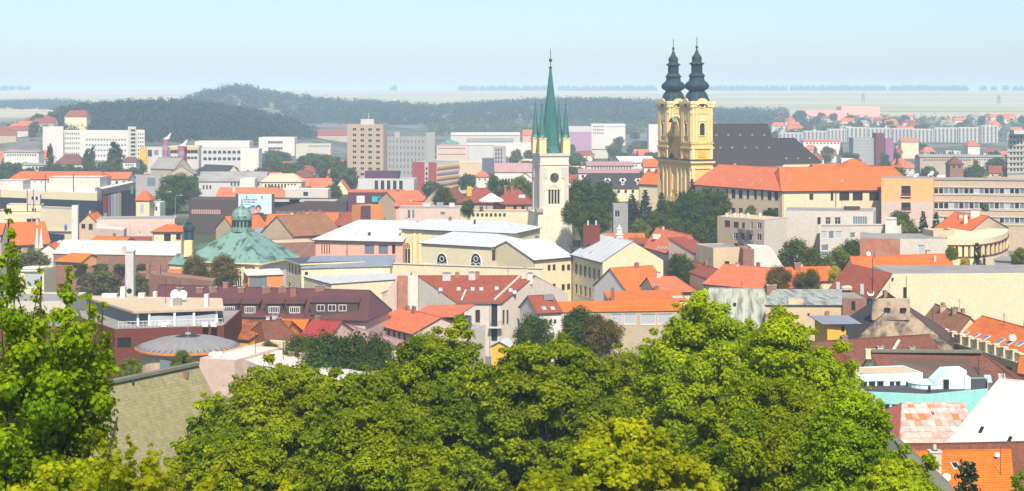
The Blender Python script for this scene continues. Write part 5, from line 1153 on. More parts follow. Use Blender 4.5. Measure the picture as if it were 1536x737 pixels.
for px in (365.5, 379, 386, 350): mb.box(A+(B-A)*u_at(A, B, px)+Vector((d.y, -d.x))*.1, 1.1 if px in (365.5, 386) else .01, .5, b.z0, ze-.7, 0, math.atan2(d.y, d.x))
mb.build('pilaster', M['trimyellow'], b.root)
for p0, p1 in ((353, 363), (369, 383)):
    tracery(b, A, B, p0, p1, 403, 431, 3, 'trimyellow')
zz = lambda y: Z(y, 458); mb = MB(); mb.lathe(c, [(3.0, zz(347)), (3.0, zz(341)), (2.75, zz(340)), (2.75, zz(330)), (3.2, zz(329)), (3.25, zz(327.5))], 8, 0, False, R(20))
for k in range(16): t = R(20)+2*math.pi*k/16+.2; q = c+Vector((math.cos(t), math.sin(t)))*2.72; mb.box(q, .3, .55, zz(339), zz(331.5), 1, t)
ln = mb.build('lantern', [M['m_copper'], M['black']], b.root)
mb = MB(); mb.lathe(c, [(3.0, zz(327.6)), (2.95, zz(323)), (2.6, zz(318)), (2.0, zz(313.5)), (1.0, zz(310.5)), (.5, zz(309)), (.25, zz(306)), (.1, zz(300))], 16, 0, True); mb.build('dome', M['m_copper'], ln)
for px, py0, py1, Y in ((283.5, 357, 333, 447), (366.5, 352, 332, 470)):
    q = P(px, Y); r_ = 8.5/F*Y*.99; zq = lambda y: Z(y, Y); mb = MB(); mb.lathe(q, [(r_*.85, zq(py1+36 if px > 300 else 386)), (r_*.85, zq(py1+14)), (r_, zq(py1+13)), (r_, zq(py1+12))], 10, 0, False); t_ = mb.build('turret', M['m_dome'] if px > 300 else M['m_dome'], b.root)
    mb = MB(); mb.lathe(q, [(r_*1.02, zq(py1+12)), (r_*1.05, zq(py1+8)), (r_*.8, zq(py1+4.5)), (r_*.45, zq(py1+3)), (r_*.55, zq(py1+1.5)), (r_*.3, zq(py1-1.5)), (.06, zq(py1-4))], 14); mb.build('turret_dome', M['m_dome'], t_)
fp2 = [P(254, 444), P(288, 440), P(292, 448), P(258, 452)]; b.gable(Z(397, 442), Z(382, 446), 'cream', 'm_copper', fp=fp2, hip=(2.5, 0), name='porch', ov=.4)
mb = MB(); p = P(283, 444); mb.box(p, 2.2, 2.2, Z(385, 444), Z(361, 444)); mb.build('turret_base', M['trimyellow'], b.root)
fpx = rect(372, 435, 425, 438, 8); b = Bld('orange_annexe', 'orange and grey glazed annexe at the foot of the synagogue', 'building', fpx); b.shed(Z(414, 436), Z(405, 444), 'orangewall', 'feltwhite', wins=[(0, 374, 416, 400, 432, 'shop')])
# ---------------------------------------------------------------- middle distance, left and centre
def simple(name, label, cat, px0, px1, Y, dep, ptop, pridge, wm, rm, wins=(), kind='flat', skew=0, hip=(0, 0), group=None, axis='AB', par=.3, over=0, z0=None):
    fp = rect(px0, Y+skew, px1, Y-skew, dep); b = Bld(name, label, cat, fp, group, z0)
    if not wins and kind == 'gable' and Y < 950 and axis == 'AB':
        w_ = (fp[1]-fp[0]).length; k_ = F/Y; m_ = 1.0*k_*.4; wins = [(0, px0+m_, ptop+.9*k_, px1-m_, ptop+2.3*k_, rnd.choice(['white', 'brown', 'dark']), max(2, int(w_/3.2)), .36)]
    if kind == 'flat': b.flat(Z(ptop, Y), wm, rm, wins=wins, par=par, over=over)
    elif kind == 'shed': b.shed(Z(ptop, Y), Z(pridge, Y+dep), wm, rm, wins=wins)
    else: b.gable(Z(ptop, Y), Z(pridge, Y+(dep/2 if axis == 'AB' else 0)), wm, rm, axis=axis, hip=hip, wins=wins)
    return b
# roofs between synagogue and brown offices
b = simple('brick_hall', 'windowless red brick hall with a flat beige roof right of the synagogue', 'building', 398, 480, 478, 14, 364, 0, 'brick', 'feltbeige', skew=-3)
b = simple('glass_roof_house', 'grey sheet-roofed house with a strip of skylights beside the synagogue turret', 'house', 378, 452, 520, 16, 358, 343, 'sand', 'm_grey', kind='gable', hip=(0, 3))
for px in (392, 402, 412, 422, 431): b.skylight(px, 353, 1.2, 1.6)
b = simple('orange_roof_house', 'orange-roofed house with a tan gable just under the billboard', 'house', 352, 402, 540, 13, 344, 324, 'sand', 't_vermil', kind='gable', skew=-4)
b = simple('orange_roof_house', 'orange-roofed house with a round white roof dish, left of the brown old roof', 'house', 418, 452, 515, 14, 358, 330, 't_orange' and 'pinkwhite', 't_vermil', kind='gable', axis='BC'); b.dish(450, 346, .8, .6, 190)
b = simple('old_brown_house', 'house with a dusty brown tiled roof left of the white pink-hall roof', 'house', 440, 512, 500, 18, 352, 322, 'sand', 't_oldbrown', kind='gable', skew=-6)
b = simple('orange_roof_house', 'low orange-roofed house under the brown office block, nearest the billboard', 'house', 398, 450, 575, 14, 338, 322, 'cream', 't_orange', kind='gable')
b = simple('orange_roof_house', 'orange-roofed house below the brown office block with a row of chimneys', 'house', 455, 505, 560, 13, 336, 320, 'cream', 't_vermil', kind='gable'); b.chimney(466, 324, 316, 1, 1); b.chimney(480, 324, 316, 1, 1)
b = simple('red_brown_house', 'red-brown hipped roof beside the purple shaft, behind the white roof', 'house', 500, 548, 545, 13, 338, 319, 'tan', 't_red', kind='gable', hip=(3, 3))
b = simple('tower_shaft', 'square shaft building, one side purple and the other orange and green', 'building', 544, 575, 540, 6, 308, 0, 'orangewall', 'felt', skew=-3); mb = MB(); p = P(548.5, 536); mb.box(p, 3.0, 3.0, b.z0, Z(309, 536)); mb.build('purple_side', M['purplepanel'], b.root)
b = simple('pale_block', 'pale pinkish flat-roofed block with two narrow arched windows', 'building', 598, 690, 535, 16, 313, 0, 'pinkwhite', 'felt', wins=[(0, 611, 315, 616, 328, 'white'), (0, 618, 315, 622, 328, 'white'), (0, 660, 318, 668, 323, 'office')]); b.gbox(640, 310, 12, 305, 2, 'lgrey'); b.gbox(660, 310, 10, 304, 2, 'metal'); b.gbox(678, 310, 8, 305, 2, 'white')
b = simple('orange_mid_house', 'orange-roofed house with a pale gable in front of the pale office blocks', 'house', 594, 640, 610, 13, 302, 287, 'sand', 't_orange2', kind='gable', hip=(0, 0), skew=-4)
b = simple('brown_roof_house', 'grey-brown roofed house next to the round green tree', 'house', 634, 672, 600, 12, 305, 285, 'sand', 't_brown', kind='gable', axis='BC', skew=4)
b = simple('pink_low_house', 'low salmon-walled house with an orange eaves line below the pale office blocks', 'house', 592, 634, 575, 10, 310, 304, 'pink', 't_orange2', kind='gable')
b = simple('purple_shop', 'dark purple flat-roofed shop with a white panel and bright teal awning', 'shop', 522, 602, 640, 16, 289, 0, 'purplepanel', 't_orange2', par=.1, over=.2)
mb = MB(); p = P(541, 639.5); mb.box(p, 3.2, .3, Z(305, 639), Z(294, 639)); mb.build('sign_panel', M['white'], b.root)
for px in (562.5, 572.5): mb = MB(); p = P(px, 638.5); mb.box(p, 2.3, 1.6, Z(303, 639), Z(295, 639)); mb.build('awning', M['teal'], b.root)
# brown office block with billboard
W = [(0, 285, 313, 332, 321, 'lightblue', 14, .8), (0, 416, 316, 546, 323, 'lightblue', 30, .55)]
fp = [P(283, 652), P(520, 640), P(526, 660), P(290, 672)]; b = Bld('brown_office_block', 'long dark brown office block with one band of narrow windows', 'building', fp); b.far = False
b.flat(Z(301, 645), 'brownpanel', 'feltdark', wins=[(0, 287, 314, 331, 321, 'panel', 16, .62), (0, 414, 317, 518, 323, 'officed', 30, .6)], par=.3)
for px, pt in ((305, 296), (312, 296), (318, 296)): b.gbox(px, 301, 4, pt, 2, 'white', 'roof_unit')
for px, w in ((310, 40), (470, 70), (430, 40)): b.gbox(px, 302, w, 300, 4, 'offwhite', 'roof_unit')
t_ = thing('billboard', 'large pale blue advertising billboard with printed faces, above the synagogue dome', 'billboard', (X(382, 600), 600, Z(335, 600)))
mb = MB(); p = P(382.5, 600.5); mb.box(p, 58/4, .8, Z(324, 600), Z(291, 600)); mb.build('frame', M['brownpanel'], t_)
p = P(382.5, 600); mb = MB(); mb.box(p, 50/4, .1, Z(321.5, 600), Z(291.3, 600)); pn = mb.build('panel', M['skyblue'], t_)
mb = MB()
rt = random.Random(3)
for row, (y, x0, x1, hh) in enumerate(((299.6, 362, 386, 1.1), (303.2, 362, 383, 1.3), (307, 362, 375, .6))):
    x = x0
    while x < x1:
        w = rt.uniform(.5, 1.1); q = P(x+w/2, 599.9); mb.box(q, w/4*.8, .02, Z(y+hh, 600), Z(y-hh*rt.uniform(.5, 1), 600)); x += w+(1.2 if rt.random() < .2 else .25)
mb.build('lettering', M['navy'], pn)
mb = MB()
for x, y, r, m in ((373.5, 315.5, .7, 0), (379.5, 314, .85, 0), (387.8, 314, .8, 0), (373.5, 315, .85, 1), (379.5, 313, 1.0, 1), (387.8, 313, 1.1, 1)):
    q = P(x, 599.9-(.02 if m == 0 else 0)); mb.face([(q.x+r*math.cos(t), q.y, Z(y, 600)+r*1.25*math.sin(t)-(0 if m else .2)) for t in [k*math.pi/6 for k in range(12)]], m)
q = P(381, 599.86); mb.box(q, 29/4, .03, Z(321.3, 600), Z(319, 600), 2); q = P(380, 599.82); mb.box(q, 1.5, .03, Z(321.3, 600), Z(317, 600), 0)
for x in (375.5, 379, 382.6): q = P(x, 599.84); mb.box(q, .25, .03, Z(314, 600), Z(306.5, 600), 3)
mb.build('printed_figures', [M['skin'], M['brownpanel'], M['maroon'], M['teal']], pn)
for px in (370, 393): mb = MB(); p = P(px, 599.6); mb.box(p, .35, .5, Z(296, 600), Z(294, 600)); mb.build('floodlight', M['black'], t_)
for px in (362, 403): mb = MB(); p = P(px, 601); mb.box(p, .5, .5, h(p.x, p.y), Z(324, 600)); mb.build('post', M['dmetal'], t_)
# long orange roof behind, stone buildings
b = simple('long_orange_school', 'long building with an orange hipped roof behind the billboard', 'building', 322, 440, 790, 18, 301, 282, 'cream', 't_orange2', kind='gable', hip=(1, 9)); b.chimney(351, 288, 280, 1.5, 1, 'offwhite'); 
b = simple('stone_long_building', 'long grey stone building with small windows behind the round green tree', 'building', 298, 398, 880, 14, 272, 258, 'lgrey', 'felt', kind='gable', wins=[(0, 303, 278, 318, 284, 'dark', 3, .5), (0, 345, 266+8, 395, 279, 'dark', 10, .45)])
b = simple('white_low_block', 'white flat-roofed low block in front of the stone building', 'building', 360, 382, 855, 10, 268, 0, 'white', 'feltwhite')
b = simple('cream_ornate_building', 'cream building with tall windows under a pale hipped roof', 'building', 392, 452, 860, 16, 273, 261, 'cream', 'feltbeige', kind='gable', hip=(4, 5), wins=[(0, 396, 276, 445, 282, 'brown', 10, .55)])
b = simple('white_stepped_house', 'white stepped flat-roofed house with one dark window', 'house', 428, 492, 770, 12, 284, 0, 'offwhite', 'feltwhite', wins=[(0, 455, 288, 462, 294, 'dark')]); b.gbox(440, 284, 20, 279, 5, 'white')
b = simple('brown_hip_house', 'house with a dusky brown hipped roof among dark trees', 'house', 436, 470, 930, 12, 266, 256, 'tan', 't_brown', kind='gable', hip=(4, 4))
b = simple('stone_brewery', 'old pale stone brewery house with a steep grey roof', 'building', 226, 262, 960, 14, 253, 237, 'tan', 'felt', kind='gable', axis='AB', skew=5)
b = simple('stone_gable_house', 'stone house with a grey roof and pale gable between the two striped towers', 'building', 254, 290, 940, 12, 261, 249, 'tan', 'felt', kind='gable', axis='BC')
b = simple('yellow_gable_house', 'stone house with a dark slate roof and yellow gable right of the striped towers', 'building', 296, 338, 930, 12, 262, 248, 'cream', 't_slate', kind='gable', skew=8)
for px, y0, y1, wd_ in ((248, 242, 209, 9), (272, 251, 219, 10), (278, 240, 220, 5)):
    t_ = thing('silo_tower', {248: 'tall round purple striped silo tower, leftmost of the brewery towers', 272: 'round lilac striped silo tower in front, right of the stone gable', 278: 'slim dark purple silo tower behind the lilac one'}[px], 'silo', (X(px, 985), 985, 0), 'striped brewery silo towers')
    Y = 985+(6 if px == 278 else 0); p = P(px, Y); r_ = wd_/2/F*Y
    mb = MB(); n_ = 9; za, zb = h(p.x, p.y), Z(y1, Y)
    for k in range(n_): mb.lathe(p, [(r_, za+(zb-za)*k/n_), (r_, za+(zb-za)*(k+1)/n_-.05)], 14, k % 2)
    mb.build('shaft', [M['purple'], M['lilac']] if px != 278 else [M['maroon'], M['purple']], t_)
    if px != 278: mb = MB(); q = p+Vector((.6, 0)); mb.face([(q.x-r_*1.2, q.y, zb), (q.x+r_*.9, q.y, zb), (q.x+r_*1.5, q.y, zb+4.2), (q.x+r_*.3, q.y, zb+1.8)]); mb.face([(q.x-r_*1.2, q.y+1.5, zb), (q.x+r_*.3, q.y+1.5, zb+1.8), (q.x+r_*1.5, q.y+1.5, zb+4.2), (q.x+r_*.9, q.y+1.5, zb)]); mb.build('slanted_top', M['white'], t_)
# shopping mall, left
fp = [P(146, 602), P(153, 590), P(203.5, 642), P(197, 652)]; b = Bld('mall_wing', 'dark glass-clad shopping mall wing hung with tall posters', 'building', fp); b.far = False; zt = Z(284, 590)
b.flat(zt, 'mallpanel', 'feltwhite', par=.1, mats=None)
B_, C_ = fp[1], fp[2]; dd = (C_-B_).normalized(); nn = Vector((dd.y, -dd.x)); L = (C_-B_).length
def poster(px0, px1, y0, y1, mat, name='poster', o=.12, y0b=None, y1b=None):
    a, c_ = B_+dd*L*u_at(B_, C_, px0)+nn*o, B_+dd*L*u_at(B_, C_, px1)+nn*o; mb = MB(); 
    f = [V3(a, Z(y1, a.y)), V3(c_, Z(y1b or y1, c_.y)), V3(c_, Z(y0b or y0, c_.y)), V3(a, Z(y0, a.y))]; k = [q-V3(nn, 0)*.1 for q in f]; mb.face(f); mb.quad_strip(k, f); mb.build(name, M[mat], b.root)
poster(155, 160, 294, 318, 'redpaint'); poster(155.5, 160, 319, 333, 'white'); 
for a, e, m in ((162, 166.5, 'lilac'), (166.9, 170.5, 'white'), (170.9, 172.4, 'skyblue'), (172.8, 176.5, 'white'), (176.9, 181.5, 'palecream')): poster(a, e, 293-(a-162)*.25, 327-(a-162)*.1, m)
poster(186, 191.5, 286, 325, 'black', 'glazing'); poster(196, 199.5, 278, 291, 'greenpaint', 'sign'); poster(154, 203, 284, 292, 'slatepanel', 'cladding_band', .06, 273, 284)
a = fp[0]; mb = MB(); nn2 = Vector(((fp[1]-a).y, -(fp[1]-a).x)).normalized(); mb.prism([a+nn2*.1, fp[1]+nn2*.1, fp[1], a], b.z0, zt-.2); mb.build('end_cladding', M['darkpanel'], b.root)
fp = [P(-70, 640), P(146, 606), P(196, 654), P(0, 700)]; b = Bld('mall_hall', 'broad flat-roofed mall hall with a cream fascia over dark glazing', 'building', fp); b.far = False
b.walls(fp, b.z0, Z(300, 612), 'darkpanel', far=False, name='glazed_wall'); b.flat(Z(290, 606), 'palecream', 'feltwhite', z0=Z(300, 612), par=.25, over=0.0, name='fascia')
for px, py, w, pt, dp, m in ((60, 288, 90, 272, 12, 'offwhite'), (118, 282, 75, 265, 12, 'offwhite'), (20, 284, 40, 270, 10, 'lgrey'), (125, 287, 40, 281, 5, 'white'), (30, 289, 60, 283, 3, 'lgrey')): b.gbox(px, py, w, pt, dp, m, 'roof_house')
for px in (13, 40, 68, 110): b.gbox(px, 288, 1, 262, .3, 'dmetal', 'mast')
b = simple('red_roof_hall', 'long low hall with a faded red sheet roof behind the mall', 'building', 15, 150, 760, 20, 269, 258, 'white', 't_vermil', kind='gable', hip=(2, 2))
b = simple('pink_roof_hall', 'low hall with a pinkish-red roof half hidden behind the mall wing', 'building', 148, 192, 790, 16, 269, 259, 'white', 't_orange2', kind='gable')
b = simple('grey_service_block', 'grey flat service block with a dark glazed bay right of the mall', 'building', 186, 250, 840, 14, 264, 0, 'grey', 'felt', wins=[(0, 221, 267, 233, 279, 'shop')])
b = simple('orange_roof_annexe', 'cream house with an orange pyramid roof against the mall wing', 'house', 204, 224, 640, 8, 300, 287, 'cream', 't_vermil', kind='gable', hip=(2, 2), wins=[(0, 210, 306, 216, 320, 'blind')])
b = simple('white_side_house', 'white house between the orange pyramid roof and the round green tree', 'house', 224, 240, 650, 10, 304, 0, 'white', 'felt', wins=[(0, 227, 310, 237, 316, 'dark', 2, .6)])
# cream buildings in front of mall
fp = [P(-40, 552), P(60, 548), P(64, 562), P(-36, 566)]; b = Bld('stepped_cream_block', 'stepped cream flat-roofed block with small paired windows at the far left', 'building', fp); b.far = False
b.flat(Z(318, 550), 'palecream', 'felt', wins=[(0, 40, 328, 47, 334, 'dark', 1), (0, 48, 328, 54, 334, 'dark'), (0, 55, 328, 60, 334, 'dark')], par=.15)
b.flat(Z(307, 556), 'palecream', 'felt', fp=[P(10, 554), P(62, 552), P(66, 562), P(14, 564)], z0=Z(318, 550), name='upper_storey', wins=[(0, 47, 313, 55, 317, 'dark', 2, .6)]); b.flat(Z(292, 558), 'offwhite', 'felt', fp=[P(40, 556), P(60, 555), P(62, 562), P(42, 563)], z0=Z(307, 556), name='stair_block', wins=[(0, 46, 295, 58, 300, 'dark', 2, .6)])
for px in (0, 41, 50, 70): b.gbox(px, 318, .8, 285, .2, 'dmetal', 'mast')
fp = [P(60, 540), P(108, 532), P(118, 545), P(66, 552)]; b = Bld('blank_cream_block', 'cream flat-roofed block with a small blue figure on its wall and a navy sign below', 'building', fp); b.far = False
b.flat(Z(314, 536), 'palecream', 'felt', par=.15); A, B = fp[0], fp[1]; dd = (B-A).normalized(); nn = Vector((dd.y, -dd.x))
mb = MB(); q = A+(B-A)*u_at(A, B, 99.5)+nn*.2; mb.lathe(q, [(.25, Z(345, 535)), (.55, Z(341, 535)), (.5, Z(338, 535)), (.15, Z(335.6, 535))], 8); mb.build('blue_emblem', M['blue'], b.root)
mb = MB(); mb.bar(V3(A+nn*.3, Z(346, 540)), V3(B+nn*.3, Z(346, 534)), .5, .3); mb.build('ledge', M['offwhite'], b.root)
p0, p1 = A+(B-A)*u_at(A, B, 73)+nn*.3, A+(B-A)*u_at(A, B, 97)+nn*.3; mb = MB(); mb.prism([p0, p1, p1-nn*.2, p0-nn*.2], Z(380, 536), Z(351, 536), bottom=True); sg = mb.build('sign', M['navy'], b.root)
mb = MB(); q0 = A+(B-A)*u_at(A, B, 86)+nn*.33; q1 = A+(B-A)*u_at(A, B, 93.5)+nn*.33; mb.face([V3(q0, Z(365, 536)), V3(q1, Z(364, 536)), V3(q1, Z(359.5, 536)), V3((q0+q1)/2, Z(360, 536)), V3(q0, Z(362.5, 536))])
for y in (367.8, 371.5):
    x = 82.5
    while x < 93: w = rt.uniform(.6, 1.1); q = A+(B-A)*u_at(A, B, x)+nn*.33; mb.box(q, w/4.5*.85, .02, Z(y+1.1, 536), Z(y-rt.uniform(.5, 1.2), 536), 0, math.atan2(dd.y, dd.x)); x += w+.2
mb.build('logo', M['whitemetal'], sg)
mb = MB(); p = P(113, 531); mb.box(p, 2.0, 1.5, b.z0, Z(308, 531)); mb.build('white_pier', M['white'], b.root)
b = simple('old_street_house', 'narrow old street house with a red roof and green shutters right of the white pier', 'house', 119, 146, 560, 12, 335, 322, 'sand', 't_vermil', kind='gable', axis='BC', wins=[(0, 122, 336, 128, 343, 'dark'), (0, 133, 336, 139, 345, 'dark')])
b = simple('red_roof_house', 'house with a red tiled roof and two white pinnacles at the far left', 'house', 18, 75, 500, 14, 366, 334, 'tan', 't_vermil', kind='gable', skew=-3)
for px in (55.5, 62): mb = MB(); p = P(px, 495); mb.lathe(p, [(.8, Z(372, 495)), (.6, Z(362, 495)), (.12, Z(342, 495))], 4, 0, False); mb.build('pinnacle', M['white'], b.root)
b = simple('red_roof_house', 'low red-roofed house at the far left edge, behind the tree shoots', 'house', -30, 22, 520, 12, 352, 336, 'tan', 't_vermil', kind='gable')
b = simple('white_gabled_cottage', 'white cottage with stepped gables above the willow', 'house', 62, 84, 490, 8, 375, 367, 'white', 't_vermil', kind='gable', axis='BC')
# flat pinkish walls
b = simple('long_pink_wall_building', 'long pinkish windowless flat building left of the synagogue', 'building', 145, 262, 530, 14, 329, 0, 'pinkwhite', 'felt', wins=[(0, 207, 348, 212, 353, 'blind')], skew=-2, par=.1)
fp = [P(140, 520), P(186, 512), P(190, 524), P(146, 530)]; b = Bld('pink_low_block', 'low pinkish block with a sloping roof terrace under the dark mall wing', 'building', fp); b.flat(Z(344, 515), 'pinkwhite', 'feltwhite', par=.1)
b = simple('villa', 'small cream villa with a red hipped roof and two tall windows', 'house', 229, 272, 500, 12, 348, 338, 'palecream', 't_vermil', kind='gable', hip=(3, 3), wins=[(0, 246, 351, 256, 363, 'brown3'), (0, 264, 351, 272, 360, 'brown')])
b = simple('red_lean_house', 'low red-roofed lean-to in front of the long pinkish wall', 'house', 172, 234, 505, 8, 362, 356, 'tan', 't_red', kind='gable')
b = simple('orange_low_house', 'low house with bright orange tiles left of the red lean-to', 'house', 128, 178, 480, 10, 368, 356, 'sand', 't_bright', kind='gable', skew=3)
fp = [P(80, 452), P(270, 446), P(268, 462), P(96, 468)]; b = Bld('brick_warehouse', 'long brick warehouse under a pale dusty flat roof', 'building', fp); b.far = False; b.shed(Z(383, 449), Z(363, 463), 'brick', 'feltwhite', ov=.2); b.gbox(186, 381, 5, 370, .8, 'sand')
b = simple('orange_cottage', 'small orange cottage with a white gable under the pale warehouse roof', 'house', 84, 122, 445, 9, 393, 381, 'peach', 't_bright', kind='gable', skew=1.5, hip=(2, 0))
fp = [P(78, 428), P(250, 420), P(251, 422), P(79, 430)]; b = Bld('old_brick_wall', 'long old brick wall with plants growing on its top', 'wall', fp); b.walls(fp, b.z0, Z(401, 424), 'brick', far=False); mb = MB(); mb.face([(p.x, p.y, Z(401, 424)) for p in fp]); mb.build('coping', M['brick'], b.root)
fp = [P(205, 415), P(320, 395), P(324, 402), P(210, 424)]; b = Bld('brick_yard_wall', 'lower brick yard wall with broken top running to the dormer house', 'wall', fp); b.flat(Z(416, 404), 'brick', 'brick', par=.1)
for px, hh in ((222, 396), (238, 398)): mb = MB(); p = P(px, 412); mb.box(p, 1.0, 1.0, Z(420, 410), Z(hh, 412)); mb.build('pier', M['brick'], b.root)
t_ = thing('concrete_chimney', 'square pale concrete chimney tower with a round black opening', 'chimney', (X(195, 330), 330, 0)); mb = MB(); p = P(195.5, 330); mb.box(p, 1.7, 1.7, 0, Z(378, 330)); mb.box(p, 1.9, 1.9, Z(378, 330), Z(376, 330)); mb.build('shaft', M['lgrey'], t_)
mb = MB(); q = p+Vector((0, -.88)); zz = Z(436, 330); mb.face([(q.x+.55*math.cos(k*math.pi/8), q.y, zz+.55*math.sin(k*math.pi/8)) for k in range(16)]); mb.build('opening', M['black'], t_)
b = simple('orange_brick_shed', 'small bright orange shed with a notched roofline in front of the synagogue porch', 'shed', 246, 282, 432, 6, 407, 0, 'orangewall', 't_bright', par=.1)
b = simple('pale_flat_house', 'pale flat-roofed house with a panelled wall behind the left tree', 'house', 28, 66, 395, 10, 405, 0, 'palecream', 'felt', wins=[(0, 36, 410, 64, 432, 'blind')]); b.gbox(50, 405, 34, 402, 6, 'white', 'roof_edge')
b = simple('pale_street_block', 'pale block mostly hidden behind the left tree', 'building', -60, 100, 300, 14, 452, 0, 'offwhite', 'felt', wins=[(0, 30, 470, 90, 482, 'dark', 4, .6)])
b = simple('brown_street_block', 'brown-clad block glimpsed between the shoots of the left tree', 'building', -60, 110, 262, 14, 490, 0, 'maroon', 'felt', wins=[(0, 20, 505, 100, 520, 'officed', 5, .6)])
# orange houses round the clock tower
b = simple('terrace_house', 'orange house with a hipped red roof and roof terrace left of the clock tower', 'house', 742, 800, 560, 14, 306, 285, 'orangewall', 't_red', kind='gable', hip=(5, 5), wins=[(0, 752, 309, 758, 316, 'dark'), (0, 770, 309, 775, 316, 'dark'), (0, 782, 309, 787, 316, 'dark')])
b.skylight(783, 295, 2.4, 2.0); b.chimney(758, 290, 278, .8, .8, 'brick'); b.chimney(768, 290, 279, .8, .8, 'brick'); b.chimney(790, 290, 278, .8, .8, 'brick')
fp = rect(690, 568, 742, 566, 14); b = Bld('pavilion_roof_house', 'brown-roofed house with a pale tent-like canopy and an orange chimney box', 'house', fp); b.gable(Z(304, 567), Z(283, 574), 'tan', 't_red', hip=(4, 4)); b.gbox(704, 294, 7, 280, 1.4, 'ochre', 'chimney_box'); b.chimney(714, 286, 279, .9, .9, 'brick')
mb = MB(); p = P(737, 556); mb.lathe(p, [(4.6, Z(302, 556)), (4.5, Z(300, 556)), (.3, Z(290, 556))], 8, 0, False); mb.build('canopy', M['white'], b.root); mb = MB()
for k in range(8): t = math.pi*k/4+.39; mb.tube([(p.x+4.3*math.cos(t), p.y+4.3*math.sin(t), Z(316, 556)), (p.x+4.3*math.cos(t), p.y+4.3*math.sin(t), Z(301, 556))], [.12, .12], 5)
mb.build('canopy_post', M['brownpanel'], b.root)
b = simple('balustrade_house', 'low cream building with a row of small openings left of the clock tower', 'building', 676, 800, 540, 12, 318, 0, 'palecream', 'felt', wins=[(0, 700, 320, 760, 325, 'dark', 9, .55)], par=.3); b.chimney(722, 318, 309, 1.2, 1, 'maroon')
# right of the clock tower
b = simple('dark_slate_hall', 'hall with a dark blue-grey roof and three small pale dormers', 'building', 868, 988, 720, 18, 282, 261, 'cream', 't_slate', kind='gable', hip=(5, 2))
for px in (911, 934, 957):
    q = b.hit(px, 276)
    if q: p = q[0]; mb = MB(); mb.box(p, 1.4, 2, p.z-.5, p.z+1.1); mb.bar((p.x-.9, p.y-.6, p.z+1.0), (p.x, p.y-.6, p.z+2.2), .25, 2); mb.bar((p.x+.9, p.y-.6, p.z+1.0), (p.x, p.y-.6, p.z+2.2), .25, 2); mb.box((p.x, p.y-1.02), .5, .06, p.z, p.z+.7, 1); mb.build('dormer', [M['white'], M['black']], b.roofobj)
b = simple('red_roof_terrace', 'white two-storey terrace with two pinkish-red roof bands', 'building', 880, 951, 800, 14, 249, 243, 'white', 'm_pinkroof', kind='gable', wins=[(0, 886, 251, 948, 255, 'dark', 14, .45)])
b = simple('lower_red_band', 'low annexe with a long pinkish-red roof below the red-roofed terrace', 'building', 868, 970, 770, 12, 260, 254, 'white', 'm_pinkroof', kind='gable')
b = simple('white_shed_hall', 'white hall with a pale sloping roof beside the church front', 'building', 932, 985, 860, 16, 244, 235, 'white', 'feltwhite', kind='gable', skew=-3)
b = simple('red_end_house', 'white house with a red roof touching the left church tower', 'house', 966, 992, 760, 10, 250, 239, 'white', 't_vermil', kind='gable')
b = simple('green_grey_house', 'small grey-green flat-roofed house behind the dark conifers', 'house', 920, 942, 545, 8, 307, 0, 'concrete', 'felt', wins=[(0, 922, 316, 930, 326, 'white')])
b = simple('cream_low_house', 'low cream house with an orange roof behind the school roof', 'house', 905, 968, 470, 10, 363, 351, 'cream', 't_orange', kind='gable'); 
b = simple('pink_verge_house', 'small pink gabled house with a red roof left of the pink-red roofs', 'house', 946, 982, 455, 8, 366, 358, 'pink', 't_red', kind='gable')

# ---------------------------------------------------------------- high-rises and big far buildings
def grid(px0, px1, ys, n, hpx, fill, sty='dark', i=0): return [(i, px0, y, px1, y+hpx, sty, n, fill) for y in ys]
fp = [P(521, 955), P(575, 942), P(581, 955), P(527, 968)]; b = Bld('apartment_tower', 'tall beige twelve-storey apartment tower with small paired windows', 'high-rise', fp)
b.flat(Z(187, 948), 'tanpanel', 'felt', wins=grid(526, 573, [192+8.4*k for k in range(12)], 4, 4.6, .5, 'white'))
b.flat(Z(179, 950), 'lgrey', 'felt', fp=[P(541, 952), P(561, 950), P(561, 958), P(541, 960)], z0=Z(187, 948)-.2, name='lift_house')
for px, pt in ((525, 178), (528, 177), (569, 177), (572, 179), (553, 170)): b.gbox(px, 187 if px != 553 else 180, .8, pt, .3, 'lgrey', 'mast')
fp = [P(580, 1000), P(639, 990), P(652, 1005), P(593, 1015)]; b = Bld('glazed_office_tower', 'blue-grey glazed office tower with a white end wall', 'high-rise', fp)
b.flat(Z(206, 995), 'grey', 'felt', wins=grid(582, 637, [209+9.4*k for k in range(8)], 10, 6.5, .55, 'office')); b.gbox(620, 206, 50, 199, 8, 'white', 'roof_house'); mb = MB(); mb.prism([fp[1]+Vector((.1, -.2)), fp[2]+Vector((.1, -.2)), fp[2], fp[1]], b.z0, Z(199, 998)); mb.build('end_wall', M['white'], b.root)
b.gbox(596, 206, 8, 198, 3, 'grey', 'roof_unit')
fp = [P(537, 870), P(621, 865), P(626, 878), P(542, 884)]; b = Bld('pale_civic_block', 'pale flat civic block with five tall dark window bays', 'building', fp)
b.flat(Z(268, 868), 'lgrey', 'felt', wins=[(0, 560, 271, 606, 288, 'slit', 5, .55)]); b.flat(Z(257, 872), 'purplepanel', 'felt', fp=[P(547, 872), P(596, 870), P(600, 880), P(552, 882)], z0=Z(268, 868)-.2, name='upper_storey')
A, B = P(619, 915), P(655, 900); fp = [A, B, P(688, 935), P(652, 950)]; b = Bld('striped_apartment_block', 'apartment block with a red end wall and white, yellow and pink striped balconies', 'high-rise', fp)
b.flat(Z(244, 905), 'white', 'felt', mats=None); mb = MB(); d = (B-A).normalized(); nn = Vector((d.y, -d.x))
